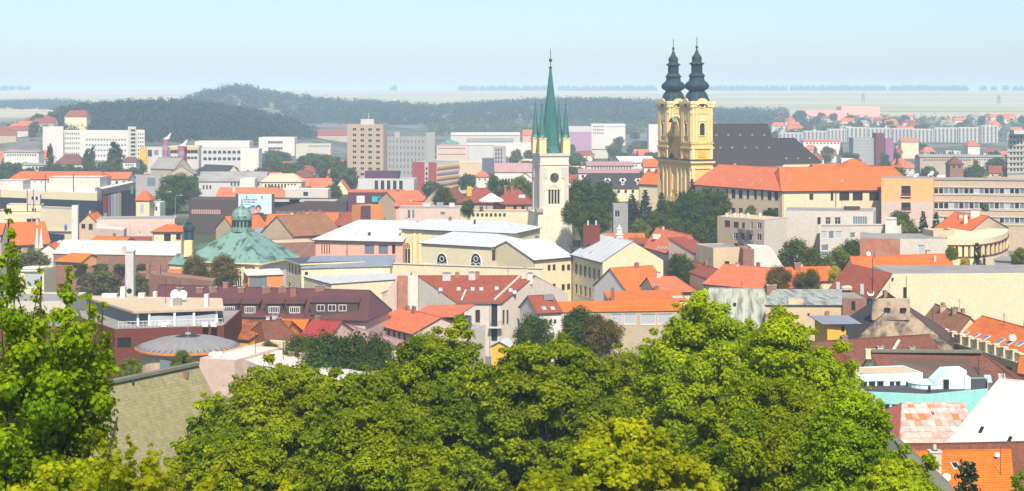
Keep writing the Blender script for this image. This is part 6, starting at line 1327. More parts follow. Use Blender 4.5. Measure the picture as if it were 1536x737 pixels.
for p0, p1 in ((619, 637), (643, 655)): q0, q1 = A+(B-A)*u_at(A, B, p0), A+(B-A)*u_at(A, B, p1); mb.prism([q0+nn*.2, q1+nn*.2, q1, q0], b.z0, Z(244, 905)+.1)
mb.build('red_end_panel', M['redpanel'], b.root); d2 = (fp[2]-B).normalized(); n2 = Vector((d2.y, -d2.x))
for k in range(6):
    mb = MB(); z_ = Z(250+k*8, 905); mb.prism([B+n2*.5, fp[2]+n2*.5, fp[2], B], z_-1.2, z_, bottom=True); mb.build('balcony_band', M[['ochre', 'pink', 'ochre', 'pink', 'ochre', 'pink'][k]], b.root)
for k in range(6): put_window(b.root, V3(A+(B-A)*u_at(A, B, 640)+nn*.05, Z(255+k*7.5, 905)), math.atan2(d.y, d.x), 1.4, 1.4, 'dark', True)
b = simple('beige_factory', 'long pinkish-beige factory hall with two rows of small windows', 'building', 655, 702, 1150, 30, 219, 0, 'pinkwhite', 'felt', wins=grid(657, 698, [222, 231], 16, 1.5, .6)); 
b = simple('grey_factory', 'pale blue-grey factory hall right of the beige one', 'building', 702, 742, 1160, 30, 219, 0, 'slatepanel' and 'lgrey', 'felt'); b.gbox(733, 220, 6, 231 and 216, 10, 'grey')
b = simple('tall_grey_silo_block', 'tall ribbed grey block with a white end in the middle distance', 'building', 740, 759, 1100, 14, 220, 0, 'grey', 'felt', wins=grid(742, 754, [223, 229, 235, 241], 3, 4, .5)); b.gbox(757, 222, 5, 219, 10, 'white')
b = simple('teal_glass_cube', 'dark teal glass cube building among trees', 'building', 723, 741, 1000, 14, 238, 0, 'slatepanel', 'felt'); b.gbox(731, 239, 6, 231, 6, 'grey')
b = simple('low_beige_hall', 'low beige hall in front of the factory', 'building', 690, 724, 1080, 18, 243, 0, 'sand', 'feltwhite')
b = simple('pink_roof_row', 'long low row of houses with a hazy crimson roof left of the clock tower', 'building', 742, 800, 980, 14, 258, 245, 'white', 'm_pinkroof', kind='gable')
b = simple('orange_hip_house', 'small white house with an orange hipped roof among trees', 'house', 714, 733, 900, 9, 265, 257, 'white', 't_orange2', kind='gable', hip=(3, 3))
b = simple('white_flat_house', 'long white flat-roofed house left of the clock tower', 'house', 748, 774, 880, 9, 266, 0, 'white', 'felt', wins=[(0, 752, 268, 770, 273, 'dark', 4, .6)])
b = simple('orange_corner_house', 'small house with an orange gable roof close to the clock tower', 'house', 780, 796, 850, 9, 267, 260, 'white', 't_orange2', kind='gable', axis='BC')
b = simple('green_roof_hall', 'hazy low hall with a pale green barrel-like roof', 'building', 660, 688, 1450, 24, 217, 211, 'white', 'm_copper', kind='gable', hip=(5, 5))
b = simple('hazy_long_hall', 'long hazy white industrial hall at the foot of the wooded hill', 'building', 676, 780, 1800, 40, 203, 199, 'offwhite', 'feltwhite', kind='gable')
b = simple('hazy_white_hall', 'hazy white warehouse in front of the long industrial hall', 'building', 700, 770, 1550, 30, 213, 208, 'white', 'felt', kind='gable')
b = simple('hazy_pink_hall', 'hazy pinkish hall just left of the green spire', 'building', 784, 812, 1800, 30, 203, 195, 'pink', 't_orange2', kind='gable')
b = simple('hazy_white_block', 'hazy white flat block left of the clock tower', 'building', 762, 802, 1400, 22, 215, 0, 'white', 'feltwhite')
b = simple('hazy_white_office', 'hazy white office block between the clock tower and the yellow church', 'building', 887, 908, 1750, 24, 186, 0, 'white', 'felt', wins=grid(889, 906, [189, 194, 199], 6, 2, .6)); b.gbox(900, 187, 18, 185, 10, 'white')
b = simple('hazy_mauve_works', 'long hazy mauve factory right of the green spire', 'building', 852, 888, 1700, 30, 190, 187, 'lgrey', 'felt', kind='flat', wins=()); mb = MB(); p = P(870, 1698); mb.box(p, 24, 1, b.z0, Z(198, 1700)); mb.build('mauve_wall', M['lilac'], b.root)
b = simple('hazy_long_shed', 'long pale blue-roofed shed beside the hazy white office block', 'building', 908, 938, 1820, 20, 190, 186, 'white', 'm_bluewhite', kind='gable')
b = simple('hazy_small_works', 'hazy small white works building left of the yellow church', 'building', 973, 990, 1600, 18, 187, 0, 'white', 'felt')
# left far quarter: hospital etc.
fp = [P(64, 1400), P(205, 1385), P(207, 1402), P(66, 1417)]; b = Bld('hospital', 'large white hospital slab with a blank end block and a stair tower', 'hospital', fp)
W = grid(126, 190, [199, 207, 215, 223], 12, 3, .6, 'dark')
b.flat(Z(196, 1390), 'white', 'feltwhite', wins=grid(97, 120, [199, 206, 213.5, 221, 229], 7, 3.2, .45)+grid(128, 190, [208, 216, 224, 232], 14, 3.4, .7, 'office'))
b.flat(Z(190, 1395), 'white', 'felt', fp=[P(64, 1392), P(95, 1388), P(95, 1402), P(64, 1406)], name='end_block'); b.flat(Z(190, 1395), 'offwhite', 'felt', fp=[P(192, 1380), P(204, 1379), P(204, 1394), P(192, 1395)], name='stair_tower', wins=grid(196, 203, [194+6*k for k in range(8)], 1, 3.5, 1, 'dark')); b.flat(Z(195, 1395), 'white', 'felt', fp=[P(204, 1384), P(217, 1382), P(217, 1398), P(204, 1400)], name='side_wing', wins=grid(206, 216, [200+6*k for k in range(7)], 3, 2.6, .5))
b.gbox(112, 196, 34, 190, 8, 'lgrey', 'roof_house'); b.gbox(160, 196, 60, 193, 6, 'white', 'roof_house'); b.gbox(182, 195, 16, 191, 8, 'white', 'roof_house')
b = simple('low_white_ward', 'low white ward building with a grey roof left of the hospital', 'building', 6, 58, 1180, 14, 229, 226, 'white', 'felt', kind='gable', wins=grid(10, 55, [231.5], 12, 3, .5))
b = simple('villa_ward', 'white villa with dark windows in front of the poplars', 'building', 33, 72, 1060, 12, 248, 245, 'white', 'felt', kind='gable', wins=grid(47, 68, [250], 4, 5, .6))
b = simple('brown_roof_villa', 'house with a dark mauve-brown roof between two poplars', 'house', 82, 124, 1050, 14, 246, 232, 'offwhite', 't_brown', kind='gable', hip=(5, 5))
b = simple('white_wing', 'white house with a dark roof at the foot of the broad poplars', 'house', 184, 204, 1080, 10, 243, 236, 'white', 't_brown', kind='gable', hip=(2, 2), wins=grid(188, 201, [246], 4, 3, .5))
b = simple('orange_panel_building', 'white school-like block with an orange end wall right of the hospital', 'building', 209, 252, 1190, 14, 221, 0, 'offwhite', 'felt', wins=[(0, 222, 225, 228, 235, 'dark'), (0, 231, 225, 238, 233, 'office')]); mb = MB(); p = P(215, 1187); mb.box(p, 5.2, 1.2, b.z0, Z(221, 1189)); mb.build('orange_wall', M['ochre'], b.root)
b = simple('orange_stripe_block', 'flat block with an orange stripe over dark window bands', 'building', 252, 298, 1200, 14, 219, 0, 'offwhite', 'felt', wins=[(0, 255, 226, 296, 230, 'dark', 8, .8), (0, 255, 235, 296, 239, 'dark', 8, .8)]); mb = MB(); p = P(275, 1198); mb.box(p, 22, .6, Z(225, 1199), Z(221, 1199)); mb.build('orange_stripe', M['ochre'], b.root)
b = simple('grey_window_block', 'grey school block with three bands of windows and a white end', 'building', 302, 372, 1150, 16, 222, 0, 'lgrey', 'felt', wins=grid(304, 362, [226, 236], 8, 5, .75, 'officed')); mb = MB(); p = P(377, 1149); mb.box(p, 13, 16, b.z0, Z(223, 1149)); mb.build('white_end', M['white'], b.root)
b = simple('white_roof_works', 'white works with a tall flat upper storey behind the grey school', 'building', 292, 374, 1330, 20, 212, 0, 'white', 'feltwhite'); b.gbox(350, 213, 44, 206, 12, 'white', 'upper_storey')
b = simple('white_terraced_block', 'white stepped office block with dark window strips', 'building', 388, 442, 1520, 20, 206, 0, 'white', 'felt', wins=grid(402, 424, [212, 221], 6, 3.5, .85)); b.gbox(408, 207, 40, 196, 14, 'offwhite', 'upper_storey')
b = simple('pink_white_works', 'white works hall with a pink tower block', 'building', 444, 496, 1480, 18, 216, 0, 'offwhite', 'felt', wins=grid(462, 494, [218.5], 9, 2, .5)); b.gbox(455, 217, 8, 207, 8, 'pink', 'pink_tower'); b.gbox(462, 217, 7, 206, 6, 'white', 'tower')
b = simple('long_pink_roof_hall', 'very long low hall with a hazy red roof below the wooded hill', 'building', 446, 540, 1900, 20, 203, 195, 'tan', 't_red', kind='gable')
b = simple('yellow_red_house', 'large yellow house with a dark red roof below the dark wood', 'house', 97, 130, 1560, 16, 175, 166, 'cream', 't_red', kind='gable', hip=(3, 3))
b = simple('big_orange_gable', 'house with a big plain orange-red gable roof left of the beige tower', 'house', 498, 524, 930, 14, 289, 271, 'cream', 't_vermil', kind='gable', axis='BC')
# right edge tower and right far
fp = [P(1511, 1000), P(1560, 990), P(1562, 1010), P(1514, 1020)]; b = Bld('concrete_tower', 'beige concrete panel apartment tower at the right edge', 'high-rise', fp)
b.flat(Z(200, 995), 'tanpanel' and 'offwhite', 'felt', wins=grid(1514, 1556, [204+8.2*k for k in range(7)], 8, 4, .55)); b.gbox(1535, 201, 34, 195, 8, 'lgrey', 'roof_house')
mb = MB()
for k in range(8): mb.bar((X(1511, 998), 999.6, Z(202.2+8.2*k, 998)), (X(1560, 990), 989.7, Z(202.2+8.2*k, 990)), .25, .3)
mb.build('panel_joint', M['grey'], b.root)
b = simple('brown_top_shed', 'low brown flat roof in front of the concrete tower', 'building', 1482, 1512, 640, 8, 266, 0, 'tan', 'felt')
segs = [(1168, 1204, 199, 1880), (1205, 1240, 196.5, 1885), (1241, 1268, 193.5, 1890), (1269, 1300, 191, 1890), (1301, 1336, 192, 1895), (1337, 1370, 192.5, 1890), (1371, 1400, 193.5, 1890), (1401, 1436, 191.5, 1890), (1437, 1472, 191, 1885), (1473, 1497, 188.5, 1880)]
ordn = ['first', 'second', 'third', 'fourth', 'fifth', 'sixth', 'seventh', 'eighth', 'ninth', 'tenth']
for i, (a, e, y, Y) in enumerate(segs):
    fp = rect(a, Y, e, Y+rnd.uniform(-8, 8), 12); b = Bld('panel_apartment_block', '%s white and grey panel apartment block of the long far row, counted from the church' % ordn[i], 'apartment block', fp, 'white panel apartment blocks in the far row on the right')
    zt = Z(y, Y); b.flat(zt, 'offwhite', 'felt'); A, B = fp[0], fp[1]; n_ = max(3, int((e-a)/5.2)); zb = Z(228, Y)
    for k in range(n_):
        u0, u1 = (k+.18)/n_, (k+.62)/n_; p0, p1 = A+(B-A)*u0, A+(B-A)*u1; dd = (B-A).normalized(); nn = Vector((dd.y, -dd.x)); mb = MB(); mb.prism([p0+nn*.3, p1+nn*.3, p1, p0], zb, zt-1.2, bottom=True)
        for q in range(7): z = zb+(zt-1.2-zb)*(q+.5)/7; mb.bar(V3(p0+nn*.45, z), V3(p1+nn*.45, z), .25, .35, 1)
        mb.build('loggia_stack', [M['slatepanel'], M['lgrey']], b.root)
        for q in range(7):
            z = zb+(zt-1.2-zb)*(q+.25)/7; put_window(b.root, V3(A+(B-A)*((k+.82)/n_), z), math.atan2(dd.y, dd.x), 1.3, 1.2, 'office', True)
    b.gbox((a+e)/2, y, 6, y-3, 5, 'lgrey', 'lift_house')
b = simple('grey_banded_office', 'grey office block with pale window bands right of the monastery roof', 'building', 1280, 1314, 1350, 18, 207, 0, 'grey', 'felt', wins=grid(1282, 1312, [210, 215, 220, 225], 9, 2.2, .8, 'office'))
b = simple('maroon_tower', 'dark maroon stepped tower block beside the grey banded office', 'building', 1314, 1327, 1345, 14, 200, 0, 'maroon', 'felt'); b.gbox(1307, 203, 18, 202, 6, 'maroon', 'low_wing'); b.gbox(1332, 230, 12, 207, 8, 'redpanel', 'side_wing') if False else None
b = simple('mauve_block', 'mauve-red block joined to the maroon tower', 'building', 1328, 1340, 1352, 14, 208, 0, 'purple', 'felt')
b = simple('red_roof_complex', 'hazy long pink-walled complex on the far right hillside', 'building', 1208, 1270, 2600, 40, 166, 0, 'pink', 't_orange2'); b.gbox(1222, 167, 22, 165, 20, 'offwhite', 'end_block')
b = simple('red_upper_complex', 'hazy pinkish upper complex with a white end on the far right hillside', 'building', 1262, 1320, 2700, 40, 160, 0, 'pink', 't_orange2'); b.gbox(1318, 163, 6, 159, 20, 'white', 'white_end')
b = simple('round_house', 'squat dark brown house with a tall hipped roof among trees on the right', 'house', 1425, 1445, 900, 9, 246, 235, 'brick', 't_brown', kind='gable', hip=(3.6, 3.6))
b = simple('long_beige_row', 'long low beige row beyond the trees on the right', 'building', 1380, 1460, 1080, 14, 236, 232, 'tan', 'felt', kind='gable', wins=grid(1384, 1456, [239], 18, 2.5, .5))
b = simple('white_row', 'long white low building right of the beige row', 'building', 1450, 1508, 1150, 14, 236, 233, 'offwhite', 'felt', kind='gable', wins=grid(1453, 1505, [238.5], 14, 2.5, .5))
b = simple('cream_far_house', 'cream house with an orange roof beneath the panel apartment blocks', 'house', 1352, 1378, 1500, 14, 213, 208, 'cream', 't_orange2', kind='gable')
b = simple('orange_far_house', 'small orange-roofed house among the trees below the apartment row', 'house', 1452, 1470, 1350, 12, 219, 212, 'white', 't_vermil', kind='gable', hip=(3, 3))
b = simple('white_far_row', 'white row houses below the first apartment blocks', 'house', 1205, 1262, 1600, 12, 212, 209, 'white', 't_orange2', kind='gable', wins=grid(1208, 1260, [214], 10, 2, .5))
b = simple('flat_white_shed', 'small white flat-roofed shed among trees right of the chancel', 'shed', 1262, 1282, 1000, 8, 238, 0, 'white', 'feltwhite')

# scattered far houses
rh = random.Random(11)
def fhouse(px, Y, w, lab, grp, roofs=('t_vermil', 't_orange2', 't_red'), walls=('white', 'cream', 'offwhite', 'palecream'), hh=(6, 8.5), flat=.0):
    yaw = rh.uniform(-.5, .5); c = P(px, Y); dep = rh.uniform(8, 11); a = Vector((math.cos(yaw), math.sin(yaw))); nn = Vector((-a.y, a.x)); fp = [c-a*w/2, c+a*w/2, c+a*w/2+nn*dep, c-a*w/2+nn*dep]
    b = Bld('suburban_house', lab, 'house', fp, grp); e = rh.uniform(*hh); zg = h(c.x, c.y)
    if rh.random() < flat: b.flat(zg+e, rh.choice(walls), 'felt')
    else: b.gable(zg+e, zg+e+rh.uniform(3.2, 4.6), rh.choice(walls), rh.choice(roofs), axis='AB', hip=(rh.choice([0, 3.2]),)*2)
    if Y < 1500:
        ang = math.atan2(a.y, a.x)
        for k in range(max(2, int(w/4))): p = fp[0]+a*(w*(k+.5)/max(2, int(w/4))); put_window(b.root, V3(p, zg+e-2.6), ang, 1.2, 1.4, 'dark', True)
for px, Y in ((4, 1330), (18, 1360), (36, 1340), (12, 1270), (26, 1290), (50, 1300), (58, 1345), (45, 1260), (2, 1250), (62, 1270), (-8, 1300)):
    fhouse(px, Y, rh.uniform(11, 15), 'white-walled red-roofed house on the far left slope below the dark roofs', 'red-roofed houses at the far left edge', ('t_vermil', 't_orange2'))
for px, Y in ((8, 1720), (22, 1680), (38, 1650), (52, 1700), (60, 1640), (70, 1620), (82, 1640), (30, 1600), (112, 1500), (142, 1490), (156, 1500), (12, 1560), (2, 1620)):
    fhouse(px, Y, rh.uniform(13, 20), 'hazy maroon-roofed house on the slope behind the white hospital', 'maroon-roofed houses behind the hospital', ('t_red', 't_red', 't_vermil'), ('tan', 'sand', 'lgrey', 'cream'))
for px, Y in ((470, 900), (482, 880), (505, 990), (460, 1040), (410, 960), (380, 950), (430, 1100), (480, 1200), (505, 1180)):
    fhouse(px, Y, rh.uniform(10, 14), 'house half hidden in trees left of the beige apartment tower', 'houses in trees left of the beige apartment tower', flat=.2)
for k in range(44):
    px, Y = rh.uniform(1072, 1535), rh.uniform(2050, 2650); fhouse(px, Y, rh.uniform(12, 20), 'tiny hazy red-roofed house on the hillside above the apartment row', 'hazy houses on the far right hillside', ('t_vermil', 't_orange2', 't_red', 'felt'))
for px, Y in ((1350, 1180), (1365, 1120), (1400, 1200), (1420, 1010), (1500, 1050), (1345, 1420), (1395, 1440), (1430, 1480), (1485, 1450), (1500, 1400), (1225, 1300), (1245, 1400), (1190, 1500), (1215, 1550), (1350, 1560)):
    fhouse(px, Y, rh.uniform(11, 15), 'pale house among the trees between monastery and apartment row', 'houses among trees right of the monastery', flat=.3)
for px, Y in ((870, 1250), (862, 1120), (880, 1400), (900, 1500), (945, 1300), (965, 1420), (960, 1180), (870, 1000), (690, 1250), (760, 1200), (780, 1100), (790, 1250), (660, 1000), (675, 960), (700, 940), (860, 920), (925, 1000), (975, 1000), (640, 1300), (720, 1350)):
    fhouse(px, Y, rh.uniform(11, 16), 'hazy pale house in the valley behind the clock tower', 'houses in the valley behind the clock tower', flat=.35)
# street lamps left of the synagogue, pylons on the far field
for i, (px, pt, Y) in enumerate(((247, 288, 700), (263, 293, 680), (231, 300, 690))):
    p = P(px, Y); t_ = thing('street_lamp', 'grey street lamp with a curved arm, by the round green tree near the brown office', 'street lamp', (p.x, p.y, h(p.x, p.y)), 'street lamps by the brown office block'); zt = Z(pt, Y)
    mb = MB(); mb.tube([(p.x, p.y, h(p.x, p.y)), (p.x, p.y, zt-1), (p.x+.3, p.y, zt-.2), (p.x+2.2, p.y, zt)], [.16, .11, .1, .08], 6); mb.build('pole', M['metal'], t_); mb = MB(); mb.box((p.x+2.5, p.y), 1.0, .4, zt-.08, zt+.12); mb.build('lamp_head', M['whitemetal'], t_)
for i, (px, pt, Y) in enumerate(((1295, 140, 3800), (1498, 143, 3600))):
    p = P(px, Y); z0, zt = h(p.x, p.y), Z(pt, Y); t_ = thing('pylon', ['faint steel lattice pylon on the far field above the pink complex', 'faint steel lattice pylon on the far field near the right edge'][i], 'pylon', (p.x, p.y, z0), 'steel pylons on the far field'); mb = MB()
    for sx in (-1, 1):
        for sy in (-1, 1): mb.bar((p.x+sx*3, p.y+sy*3, z0), (p.x+sx*.5, p.y+sy*.5, zt), .6)
    for k in (.6, .75, .9): z = z0+(zt-z0)*k; mb.bar((p.x-6, p.y, z), (p.x+6, p.y, z), .6)
    mb.build('mast', M['dmetal'], t_)
# ---------------------------------------------------------------- trees
rng = np.random.default_rng(5)
M['leaf_locust'] = leafmat('locust_leaves', (.095, .170, .003), (.335, .390, .004), .42, tcol=(.56, .61, .004))
M['leaf_lime'] = leafmat('lime_leaves', (.17, .28, .004), (.43, .51, .005), .43, tcol=(.62, .74, .005))
M['leaf_oak'] = leafmat('oak_leaves', (.09, .18, .004), (.29, .40, .005), .42, tcol=(.58, .68, .005))
M['leaf_yellow'] = leafmat('yellowing_leaves', (.16, .25, .004), (.46, .47, .006), .45, tcol=(.75, .74, .006))
M['leaf_fresh'] = leafmat('fresh_yellow_green_leaves', (.30, .38, .008), (.48, .48, .010), .5, tcol=(.7, .7, .01))
M['leaf_dark'] = leafmat('dark_broad_leaves', (.028, .062, .009), (.080, .122, .013), .28)
M['leaf_mid'] = leafmat('mid_green_leaves', (.046, .080, .010), (.110, .140, .014), .32)
M['leaf_light'] = leafmat('light_green_leaves', (.12, .16, .02), (.22, .25, .03), .4)
M['leaf_conifer'] = leafmat('conifer_needles', (.012, .034, .018), (.030, .058, .026), .1)
M['leaf_wood'] = leafmat('woodland_leaves', (.016, .050, .036), (.034, .078, .046), .2, sc=.03, amp=.25)
M['leaf_autumn'] = leafmat('turning_leaves', (.075, .095, .014), (.20, .13, .02), .35)
M['leaf_yel'] = leafmat('yellow_bush_leaves', (.38, .32, .02), (.5, .42, .03), .4)
M['leaf_olive'] = leafmat('olive_willow_leaves', (.11, .115, .035), (.18, .18, .05), .35)
LOBED = np.array([(0, -1), (.35, -.55), (.95, -.35), (.45, 0), (.8, .5), (.3, .4), (0, 1), (-.3, .4), (-.8, .5), (-.45, 0), (-.95, -.35), (-.35, -.55)])*.62
QUAD = np.array([(0, -.5), (.32, 0), (0, .5), (-.32, 0)])
def leaves_mesh(name, cen, nor, size, mat, shape=QUAD):
    N = len(cen); k = len(shape); nor = nor/np.linalg.norm(nor, axis=1, keepdims=True)
    r = rng.normal(size=(N, 3)); t = np.cross(nor, r); t /= np.linalg.norm(t, axis=1, keepdims=True)+1e-9; bt = np.cross(nor, t)
    s = (size*rng.uniform(.45, 1.55, N))[:, None, None]
    v = cen[:, None, :]+s*(shape[None, :, 0:1]*t[:, None, :]+shape[None, :, 1:2]*bt[:, None, :])
    if k == 4: v[:, [1, 3], :] += (s[:, :, 0]*.12)[:, :, None]*nor[:, None, :]
    v = v.reshape(-1, 3).astype(np.float32); me = bpy.data.meshes.new(name)
    me.vertices.add(len(v)); me.vertices.foreach_set('co', v.ravel()); me.loops.add(N*k); me.loops.foreach_set('vertex_index', np.arange(N*k, dtype=np.int32))
    me.polygons.add(N); me.polygons.foreach_set('loop_start', np.arange(0, N*k, k, dtype=np.int32)); me.polygons.foreach_set('loop_total', np.full(N, k, dtype=np.int32))
    me.materials.append(M[mat]); me.update(calc_edges=True); return me
def clump_leaves(clumps, per, flat=.6, up=.6, shell=.45):
    """clumps: (x,y,z,r) -> leaf centres and normals"""
    C = np.array(clumps, dtype=float); w = C[:, 3]**2; n = np.maximum(6, (per*len(C)*w/w.sum()).astype(int))
    idx = np.repeat(np.arange(len(C)), n); N = len(idx); d = rng.normal(size=(N, 3)); d /= np.linalg.norm(d, axis=1, keepdims=True)
    rad = rng.uniform(0, 1, N)**shell; off = d*rad[:, None]*C[idx, 3:4]*(1+.25*rng.normal(size=(N, 1))*.6); off[:, 2] *= flat
    nor = d*1.0+rng.normal(size=(N, 3))*.45; nor[:, 2] += up*.8
    return C[idx, :3]+off, nor
def limbs(base, clumps, r0, fork=.35, seed=0, maxn=40, lean=None):
    mb = MB(); R_ = random.Random(seed); C = [Vector(c[:3]) for c in clumps]; top = max(c.z for c in C); base = Vector(base); cx = sum((c.x for c in C))/len(C); cy = sum((c.y for c in C))/len(C)
    H = top-base.z; zf = base.z+H*fork; tip = Vector((base.x+(cx-base.x)*.7, base.y+(cy-base.y)*.7, base.z+H*.8)); f0 = base+(tip-base)*(fork/.8)
    mb.tube([base, base+(f0-base)*.5, f0, f0+(tip-f0)*.5, tip], [r0*1.15, r0*.9, r0*.72, r0*.42, r0*.12], 7)
    for c in (C if len(C) <= maxn else R_.sample(C, maxn)):
        t = R_.uniform(0, .75)*min(1, max(.05, (c.z-f0.z)/max(.1, tip.z-f0.z))); a = f0+(tip-f0)*t; m = a+(c-a)*.5+Vector((R_.uniform(-.1, .1)*H*.3, R_.uniform(-.1, .1)*H*.3, -.04*H+R_.uniform(0, .05)*H)); r_ = r0*.34*(1-t*.6)
        mb.tube([a, m, a+(c-a)*.9], [r_, r_*.62, r_*.2], 5)
    return mb
def ell_clumps(n, rx, rz, zc, rmin, rmax, seed, bottom=-.75, gap=.85):
    R_ = random.Random(seed); out = []; tries = 0
    while len(out) < n and tries < n*60:
        tries += 1; t = R_.uniform(0, 2*math.pi); z = R_.uniform(bottom, 1); rr = math.sqrt(max(0, 1-z*z)); k = R_.uniform(.25, 1)**.4
        p = (rx*rr*k*math.cos(t), rx*rr*k*math.sin(t), zc+rz*z*k, R_.uniform(rmin, rmax))
        if all((p[0]-q[0])**2+(p[1]-q[1])**2+(p[2]-q[2])**2 > (gap*(p[3]+q[3])*.5)**2 for q in out): out.append(p)
    return out
PROTO = {}
def proto(kind, var):
    key = (kind, var)
    if key in PROTO: return PROTO[key]
    sd = hash(kind) % 97 if False else sum(map(ord, kind))+var*13
    base_kind = kind.split('_')[0]; H, Wd = 12.0, 10.0
    mat = {'dark': 'leaf_dark', 'mid': 'leaf_mid', 'light': 'leaf_light', 'autumn': 'leaf_autumn', 'yellow': 'leaf_yel', 'willow': 'leaf_olive', 'conifer': 'leaf_conifer', 'poplar': 'leaf_dark', 'bush': 'leaf_mid', 'locust': 'leaf_locust', 'lime': 'leaf_lime'}[base_kind]
    far = kind.endswith('_far'); near = kind.endswith('_near'); per, size = (46, .95) if far else (420, .34) if near else (170, .48)
    if base_kind == 'conifer':
        Wd = 6.0; cl = []; R_ = random.Random(sd)
        for k in range(22):
            z = 1.2+k*.49; r = 2.7*(1-k/22.5)**.8; m_ = max(4, int(8*(1-k/23))); t0 = R_.uniform(0, 6.28)
            for q in range(m_): t = t0+6.283*q/m_+R_.uniform(-.3, .3); cl.append((r*.75*math.cos(t), r*.75*math.sin(t), z+R_.uniform(-.25, .25), .22+r*.33))
        cen, nor = clump_leaves(cl, 14 if far else 75, .55, .5)
        size = .7 if far else .36
    elif base_kind == 'poplar':
        Wd = 4.0; cl = [(R2.uniform(-1, 1), R2.uniform(-1, 1), z, 1.25*(1-abs(z-5.5)/8.5)+.3) for R2 in [random.Random(sd)] for z in np.linspace(1.2, 11.4, 26)]
        cen, nor = clump_leaves(cl, per, .9, .4)
    elif base_kind == 'bush':
        H, Wd = 3.0, 5.0; cl = ell_clumps(16, 2.0, 1.3, 1.5, .6, 1.0, sd, -.9); cen, nor = clump_leaves(cl, per, .8, .5); size *= .75
    elif base_kind in ('locust', 'lime'):
        H, Wd = 20.0, 15.0; cl = ell_clumps(120, 6.6, 7.2, 12.2, .9, 1.9, sd, -.8, .8); cen, nor = clump_leaves(cl, 470, .5 if base_kind == 'locust' else .7, .85, .5); size = .26 if base_kind == 'locust' else .27
    else:
        cl = ell_clumps(46, 4.0, 4.3, 7.3, 1.2, 2.0, sd, -.9, .7); cen, nor = clump_leaves(cl, per, .8, .55)
    crown = leaves_mesh('crown', cen, nor, size, mat)
    mb = limbs((0, 0, -.6), cl, .22*H/12*(1.4 if base_kind in ('locust', 'lime') else 1), .3 if base_kind != 'conifer' else .1, sd, 14 if far else 60)
    o = mb.build('trunk', M['bark']); tm = o.data; bpy.data.objects.remove(o)
    PROTO[key] = (crown, tm, H, Wd); return PROTO[key]
rt2 = random.Random(21)
def tree(px, ptop, Y, wpx, kind, label, name='broadleaf_tree', group=None, cat='tree', zbase=None):
    if Y < 360 and kind.split('_')[0] in ('dark', 'mid', 'light', 'autumn', 'yellow', 'willow') and '_' not in kind: kind += '_near'
    crown, tm, H, Wd = proto(kind, rt2.randrange(3)); x = X(px, Y); zb = h(x, Y)-.1 if zbase is None else zbase; sz = max(.15, (Z(ptop, Y)-zb)/(H*1.0)); sx = wpx/F*Y/Wd
    if zbase is None and sx > 0: sx = min(sx, sz*2.2)
    t_ = thing(name, label, cat, (x, Y, zb), group); t_.scale = (sx, sx, sz); t_.rotation_euler = (0, 0, rt2.uniform(0, 6.28))
    cz = min(sz, sx*1.2) if kind.split('_')[0] in ('dark', 'mid', 'light', 'autumn', 'yellow', 'willow') else sz; t_.scale = (1, 1, 1)
    for nm, me in (('crown', crown), ('trunk', tm)):
        o = bpy.data.objects.new(nm, me); COL.objects.link(o); o.parent = t_; o.scale = (sx, sx, cz if nm == 'crown' else sz)
        if nm == 'crown': o.location.z = H*(sz-cz)
    return t_
